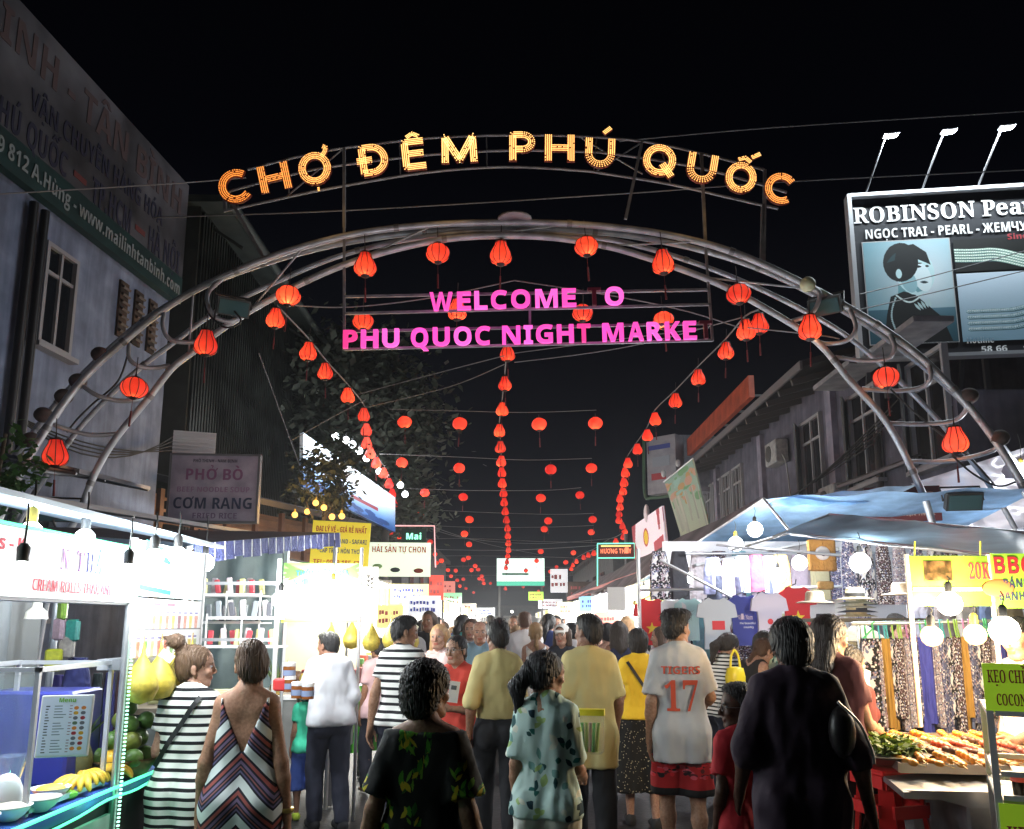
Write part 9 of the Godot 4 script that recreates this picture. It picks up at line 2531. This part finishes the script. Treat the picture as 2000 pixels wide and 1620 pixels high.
	person("fair woman in a black crop top bending over the clothes counter", Vector3(1.990,0,-7.200), -64, {"h": 1.6, "fem": true, "lean": 0.2, "cell": 0.02, "skin": [0.6, 0.38, 0.3], "hair": "lowpony", "hair_color": [0.08, 0.04, 0.025], "nod": -26, "left": [Vector3(-0.17, 1.1, -0.2), Vector3(-0.12, 1.0, -0.36)], "right": [Vector3(0.2, 1.1, -0.1), Vector3(0.14, 1.0, -0.3)], "wear": [{"t": "legs", "hem": 0.06, "name": "trousers", "mat": navy}, {"t": "top", "hem": 1.1, "sleeve": 0.0, "carve": tank, "mat": ink}]})
	person("woman in a green and navy patterned dress beside the clothes counter", Vector3(2.267,0,-7.400), -40, {"h": 1.56, "fem": true, "cell": 0.024, "skin": tan, "hair": "bob", "hair_color": black, "nod": -15, "wear": [{"t": "dress", "hem": 0.5, "sleeve": 0.6, "name": "dress", "mat": patterned(tex.leaf_print, Vector3(3, 3, 1), Vector3(0.4, 0.2, 0))}]})
	person("woman with long brown hair in a navy dress walking away behind the yellow t-shirt", Vector3(1.171,0,-9.000), 4, {"h": 1.650, "fem": true, "cell": 0.026, "skin": tan, "hair": "long", "hair_color": [0.03, 0.02, 0.015], "wear": [{"t": "dress", "hem": 0.55, "sleeve": 0.0, "carve": tank, "name": "dress", "mat": cloth(0.015, 0.02, 0.06)}]})
	person("person in a sleeveless lilac-pink top beside the navy dress", Vector3(1.093,0,-9.400), 8, {"h": 1.621, "fem": true, "cell": 0.026, "skin": fair, "hair": "updo", "hair_color": black, "wear": [{"t": "legs", "hem": 0.5, "name": "shorts", "mat": ink}, {"t": "top", "hem": 0.82, "sleeve": 0.0, "carve": tank, "mat": cloth(0.42, 0.26, 0.36)}]})
	person("blonde woman with a low ponytail in a white vest, back to the camera", Vector3(0.270,0,-9.400), 3, {"h": 1.633, "fem": true, "cell": 0.024, "skin": fair, "hair": "lowpony", "hair_color": [0.3, 0.18, 0.08], "wear": [{"t": "legs", "hem": 0.5, "name": "shorts", "mat": cloth(0.1, 0.16, 0.3)}, {"t": "top", "hem": 0.84, "sleeve": 0.0, "carve": tank, "mat": cloth(0.72, 0.72, 0.72)}]})
	person("tallest man in a white t-shirt walking away in the middle of the street", Vector3(0.163,0,-10.400), 0, {"h": 1.765, "w": 1.1, "cell": 0.026, "skin": fair, "hair": "crop", "hair_color": [0.1, 0.05, 0.03], "wear": [{"t": "legs", "hem": 0.5, "name": "shorts", "mat": navy}, {"t": "top", "hem": 0.82, "sleeve": 0.7, "mat": cloth(0.75, 0.75, 0.76)}]})
	person("bald man in a light blue t-shirt beside the man in yellow", Vector3(-0.326,0,-8.400), 165, {"h": 1.650, "w": 1.2, "cell": 0.024, "skin": fair, "look": 20, "wear": [{"t": "legs", "hem": 0.5, "name": "shorts", "mat": navy}, {"t": "top", "hem": 0.8, "sleeve": 0.7, "mat": cloth(0.28, 0.5, 0.72)}]})
	person("woman with brown hair in a grey t-shirt facing the camera", Vector3(-0.474,0,-9.600), 170, {"h": 1.674, "fem": true, "cell": 0.026, "skin": fair, "hair": "bob", "hair_color": brown, "wear": [{"t": "legs", "hem": 0.06, "name": "trousers", "mat": navy}, {"t": "top", "hem": 0.82, "sleeve": 0.6, "mat": cloth(0.3, 0.3, 0.33)}]})
	person("woman in a white cap and dark navy top walking towards the camera", Vector3(0.551,0,-9.000), 160, {"h": 1.611, "fem": true, "cell": 0.026, "skin": fair, "hair": "bob", "hair_color": brown, "wear": [{"t": "legs", "hem": 0.5, "name": "shorts", "mat": ink}, {"t": "top", "hem": 0.82, "sleeve": 0.5, "mat": cloth(0.03, 0.035, 0.05)}, {"t": "cap", "mat": cloth(0.75, 0.74, 0.7)}]})
	person("woman in a yellow flowered blouse standing left of the jersey", Vector3(1.643,0,-9.000), 72, {"h": 1.589, "fem": true, "cell": 0.026, "skin": fair, "hair": "bob", "hair_color": brown, "wear": [{"t": "legs", "hem": 0.06, "name": "trousers", "mat": ink}, {"t": "top", "hem": 0.82, "sleeve": 0.8, "mat": patterned(tex.yellow_floral, Vector3(4, 4, 1))}]})
	person("person in a pale pink t-shirt at the palm sugar counter", Vector3(-1.344,0,-8.300), 35, {"h": 1.477, "cell": 0.026, "skin": tan, "hair": "short", "hair_color": black, "wear": [{"t": "legs", "hem": 0.06, "name": "trousers", "mat": navy}, {"t": "top", "hem": 0.82, "sleeve": 0.7, "mat": cloth(0.62, 0.42, 0.46)}]})
	person("brown-haired person in a dark top close behind the striped t-shirt", Vector3(-1.249,0,-8.800), 30, {"h": 1.477, "fem": true, "cell": 0.028, "skin": tan, "hair": "bob", "hair_color": [0.035, 0.022, 0.016], "wear": [{"t": "legs", "hem": 0.06, "name": "trousers", "mat": navy}, {"t": "top", "hem": 0.82, "sleeve": 0.6, "mat": cloth(0.1, 0.1, 0.12)}]})
	person("woman in a blue vest far off, right of the second yellow shirt", Vector3(1.194,0,-11.500), -5, {"h": 1.636, "fem": true, "cell": 0.03, "skin": fair, "hair": "pony", "hair_color": black, "wear": [{"t": "legs", "hem": 0.5, "name": "shorts", "mat": navy}, {"t": "top", "hem": 0.84, "sleeve": 0.0, "carve": tank, "mat": cloth(0.03, 0.06, 0.3)}]})
	person("grill vendor at the right edge, face lit by the warm bulbs", Vector3(3.008,0,-4.850), 110, {"h": 1.66, "cell": 0.02, "skin": [0.55, 0.3, 0.18], "hair": "short", "hair_color": black, "nod": -10, "left": [Vector3(-0.24, 1.12, -0.08), Vector3(-0.2, 1.03, -0.32)], "wear": [{"t": "legs", "hem": 0.06, "name": "trousers", "mat": ink}, {"t": "top", "hem": 0.82, "sleeve": 0.7, "mat": cloth(0.65, 0.62, 0.58)}]})
	person("stall keeper peering over the scarf rail between hats and glass sign", Vector3(3.433,0,-7.300), 200, {"h": 1.704, "fem": true, "cell": 0.026, "skin": fair, "hair": "updo", "hair_color": black, "wear": [{"t": "legs", "hem": 0.06, "name": "trousers", "mat": ink}, {"t": "top", "hem": 0.82, "sleeve": 0.7, "mat": cloth(0.2, 0.2, 0.22)}]})
	# things held
	var bag := thing("clear_bag", "clear plastic bag with a yellow band held by the girl in the leaf-print blouse", "bag", Vector3(0.37,1.108,-4.15), -0.2)
	part("bag", rounded_box(Vector3(0.17, 0.2, 0.05), 0.02), tex.pane, bag)
	part("band", bx(Vector3(0, 0.1, 0.0), Vector3(0.18, 0.03, 0.056)), mt(0.75, 0.65, 0.02, 0.5), bag)
	for k in 7: part("content", tube_geo([Vector3(-0.05 + k * 0.016, -0.09, 0), Vector3(-0.06 + k * 0.02, 0.05, 0.01 * (k % 3))], 0.009, 6), mt([0.35, 0.5, 0.15][k % 3], [0.45, 0.3, 0.4][k % 3], [0.1, 0.25, 0.12][k % 3], 0.5), bag)
	var yb := thing("yellow_bag", "bright yellow plastic carrier bag on the crop-top woman's arm", "bag", Vector3(1.877,1.197,-6.95), 0.2)
	part("bag", lathe_geo([Vector2(0.0, -0.14), Vector2(0.1, -0.13), Vector2(0.105, 0.0), Vector2(0.085, 0.07), Vector2(0.03, 0.08)], 14, 0.12, 5), mt(0.75, 0.62, 0.02, 0.4), yb)
	yb.scale = Vector3(0.9, 1, 0.45)
	for s in [-1, 1]: part("handle", tube_geo(curve([Vector3(0.05 * s, 0.06, 0), Vector3(0.035 * s, 0.17, 0), Vector3(0, 0.22, 0)], 4), 0.012, 6), mt(0.75, 0.62, 0.02, 0.4), yb)
	var ph := thing("paper_card", "white card held by the woman in red", "card", Vector3(-0.421,1.151,-6), 0.3)
	part("card", bx(Vector3.ZERO, Vector3(0.075, 0.15, 0.006), Basis(Vector3.BACK, -0.15)), mt(0.78, 0.78, 0.8), ph)
	part("card_print", bx(Vector3(0, 0.03, 0.004), Vector3(0.04, 0.03, 0.003), Basis(Vector3.BACK, -0.15)), mt(0.1, 0.12, 0.14), ph)
	var hb := thing("shoulder_bag", "dark handbag with a pale piped edge under the heavy man's right arm", "handbag", Vector3(1.419,1.184,-3.6), 0.3)
	part("bag", ball_geo(Vector3(0.06, 0.11, 0.05), 14, 10), mt(0.015, 0.012, 0.014, 0.4), hb)
	part("piping", tube_geo(curve([Vector3(-0.05, 0.13, 0.048), Vector3(0.05, 0.04, 0.05), Vector3(0.11, -0.08, 0.045), Vector3(0.12, -0.13, 0.04)], 5), 0.006, 6), mt(0.6, 0.58, 0.58, 0.4), hb)
	var wt := solo("wristwatch", lathe_geo([Vector2(0.031, -0.01), Vector2(0.034, -0.006), Vector2(0.034, 0.006), Vector2(0.031, 0.01)], 14), mt(0.6, 0.45, 0.15, 0.3, 0.8), "gold wristwatch on the chevron-top woman's right wrist", "watch", Vector3(-1.252,0,-3.950) + Vector3(0.206, 0.79, -0.004))
	# the distant crowd: a few figures, walked and dressed again and again
	var protos := []
	for q in [[false, "short", 0.0], [true, "long", 180.0], [false, "crop", 180.0], [true, "pony", 0.0], [true, "bob", 20.0]]:
		var o := person("x", Vector3.ZERO, 0, {"h": 1.66, "fem": q[0], "cell": 0.034, "head_cell": 0.011, "hand_cell": 0.012, "hair_cell": 0.016, "skin": [fair, tan][protos.size() % 2], "hair": q[1], "hair_color": [black, brown, black, black, [0.25, 0.15, 0.07]][protos.size()], "step": 0.09, "wear": [{"t": "legs", "hem": 0.06 if protos.size() % 2 == 0 else 0.48, "name": "trousers", "mat": navy}, {"t": "top", "hem": 0.83, "sleeve": 0.7, "mat": navy}]})
		remove_child(o)
		protos.append(o)
	var tones := [["grey", 0.35, 0.35, 0.36], ["purple", 0.2, 0.1, 0.3], ["white", 0.75, 0.75, 0.74], ["dark blue", 0.03, 0.05, 0.16], ["black", 0.015, 0.015, 0.018], ["salmon", 0.6, 0.3, 0.25], ["teal", 0.05, 0.3, 0.3], ["red", 0.5, 0.04, 0.04], ["pale blue", 0.4, 0.55, 0.7], ["olive", 0.2, 0.2, 0.07]]
	var spots := [[822, 11.5], [845, 13], [905, 12.5], [885, 14.5], [868, 17], [935, 14], [958, 16], [975, 12], [990, 18], [1004, 14], [1062, 13], [1076, 16], [1085, 12], [1112, 15], [1125, 12.5], [1136, 18], [1150, 15], [1172, 14], [1180, 19], [1225, 12.5], [1262, 12], [912, 20], [945, 22], [1015, 24], [1045, 21], [1095, 23], [925, 27], [1060, 29], [985, 30], [1030, 34], [896, 24], [1120, 27], [800, 10.2], [1275, 11], [1238, 15], [862, 22], [915, 34], [940, 40], [962, 36], [978, 44], [996, 50], [1010, 40], [1022, 46], [1040, 38], [1055, 42], [1078, 36], [1100, 32], [890, 31], [950, 52], [1035, 55], [838, 10.4], [902, 10.6], [1008, 11.6], [1072, 10.8], [1118, 10.2], [1142, 12], [955, 10.8], [985, 15.5], [1098, 13.5], [1035, 16.5]]
	spots.sort_custom(func(u, v): return u[0] < v[0])
	for i in spots.size():
		var k := (i * 3 + i / 5) % 5
		var c: Node3D = protos[k].duplicate()
		c.name = "person"
		add_child(c, true)
		var d: float = spots[i][1]
		c.position = Vector3((spots[i][0] - 1000.0) * d / 1599.0, 0, -d)
		c.rotation.y = deg_to_rad([0.0, 175.0, 190.0, -8.0, 20.0][k] + rng.randf_range(-25, 25))
		c.scale *= rng.randf_range(0.93, 1.07)
		var t: Array = tones[(i * 7 + i / 3) % 10]
		var sexes := ["short-haired man", "long-haired woman", "crop-haired man", "woman with a ponytail", "woman with a bob"]
		tag(c, "%s in %s, %s from the %s in the distant crowd" % [sexes[k], t[0], ordinal(i if i < 30 else 59 - i), "left" if i < 30 else "right"], "person", "distant crowd")
		for q in c.get_children():
			if String(q.name).begins_with("shirt"): q.material_override = cloth(t[1], t[2], t[3])
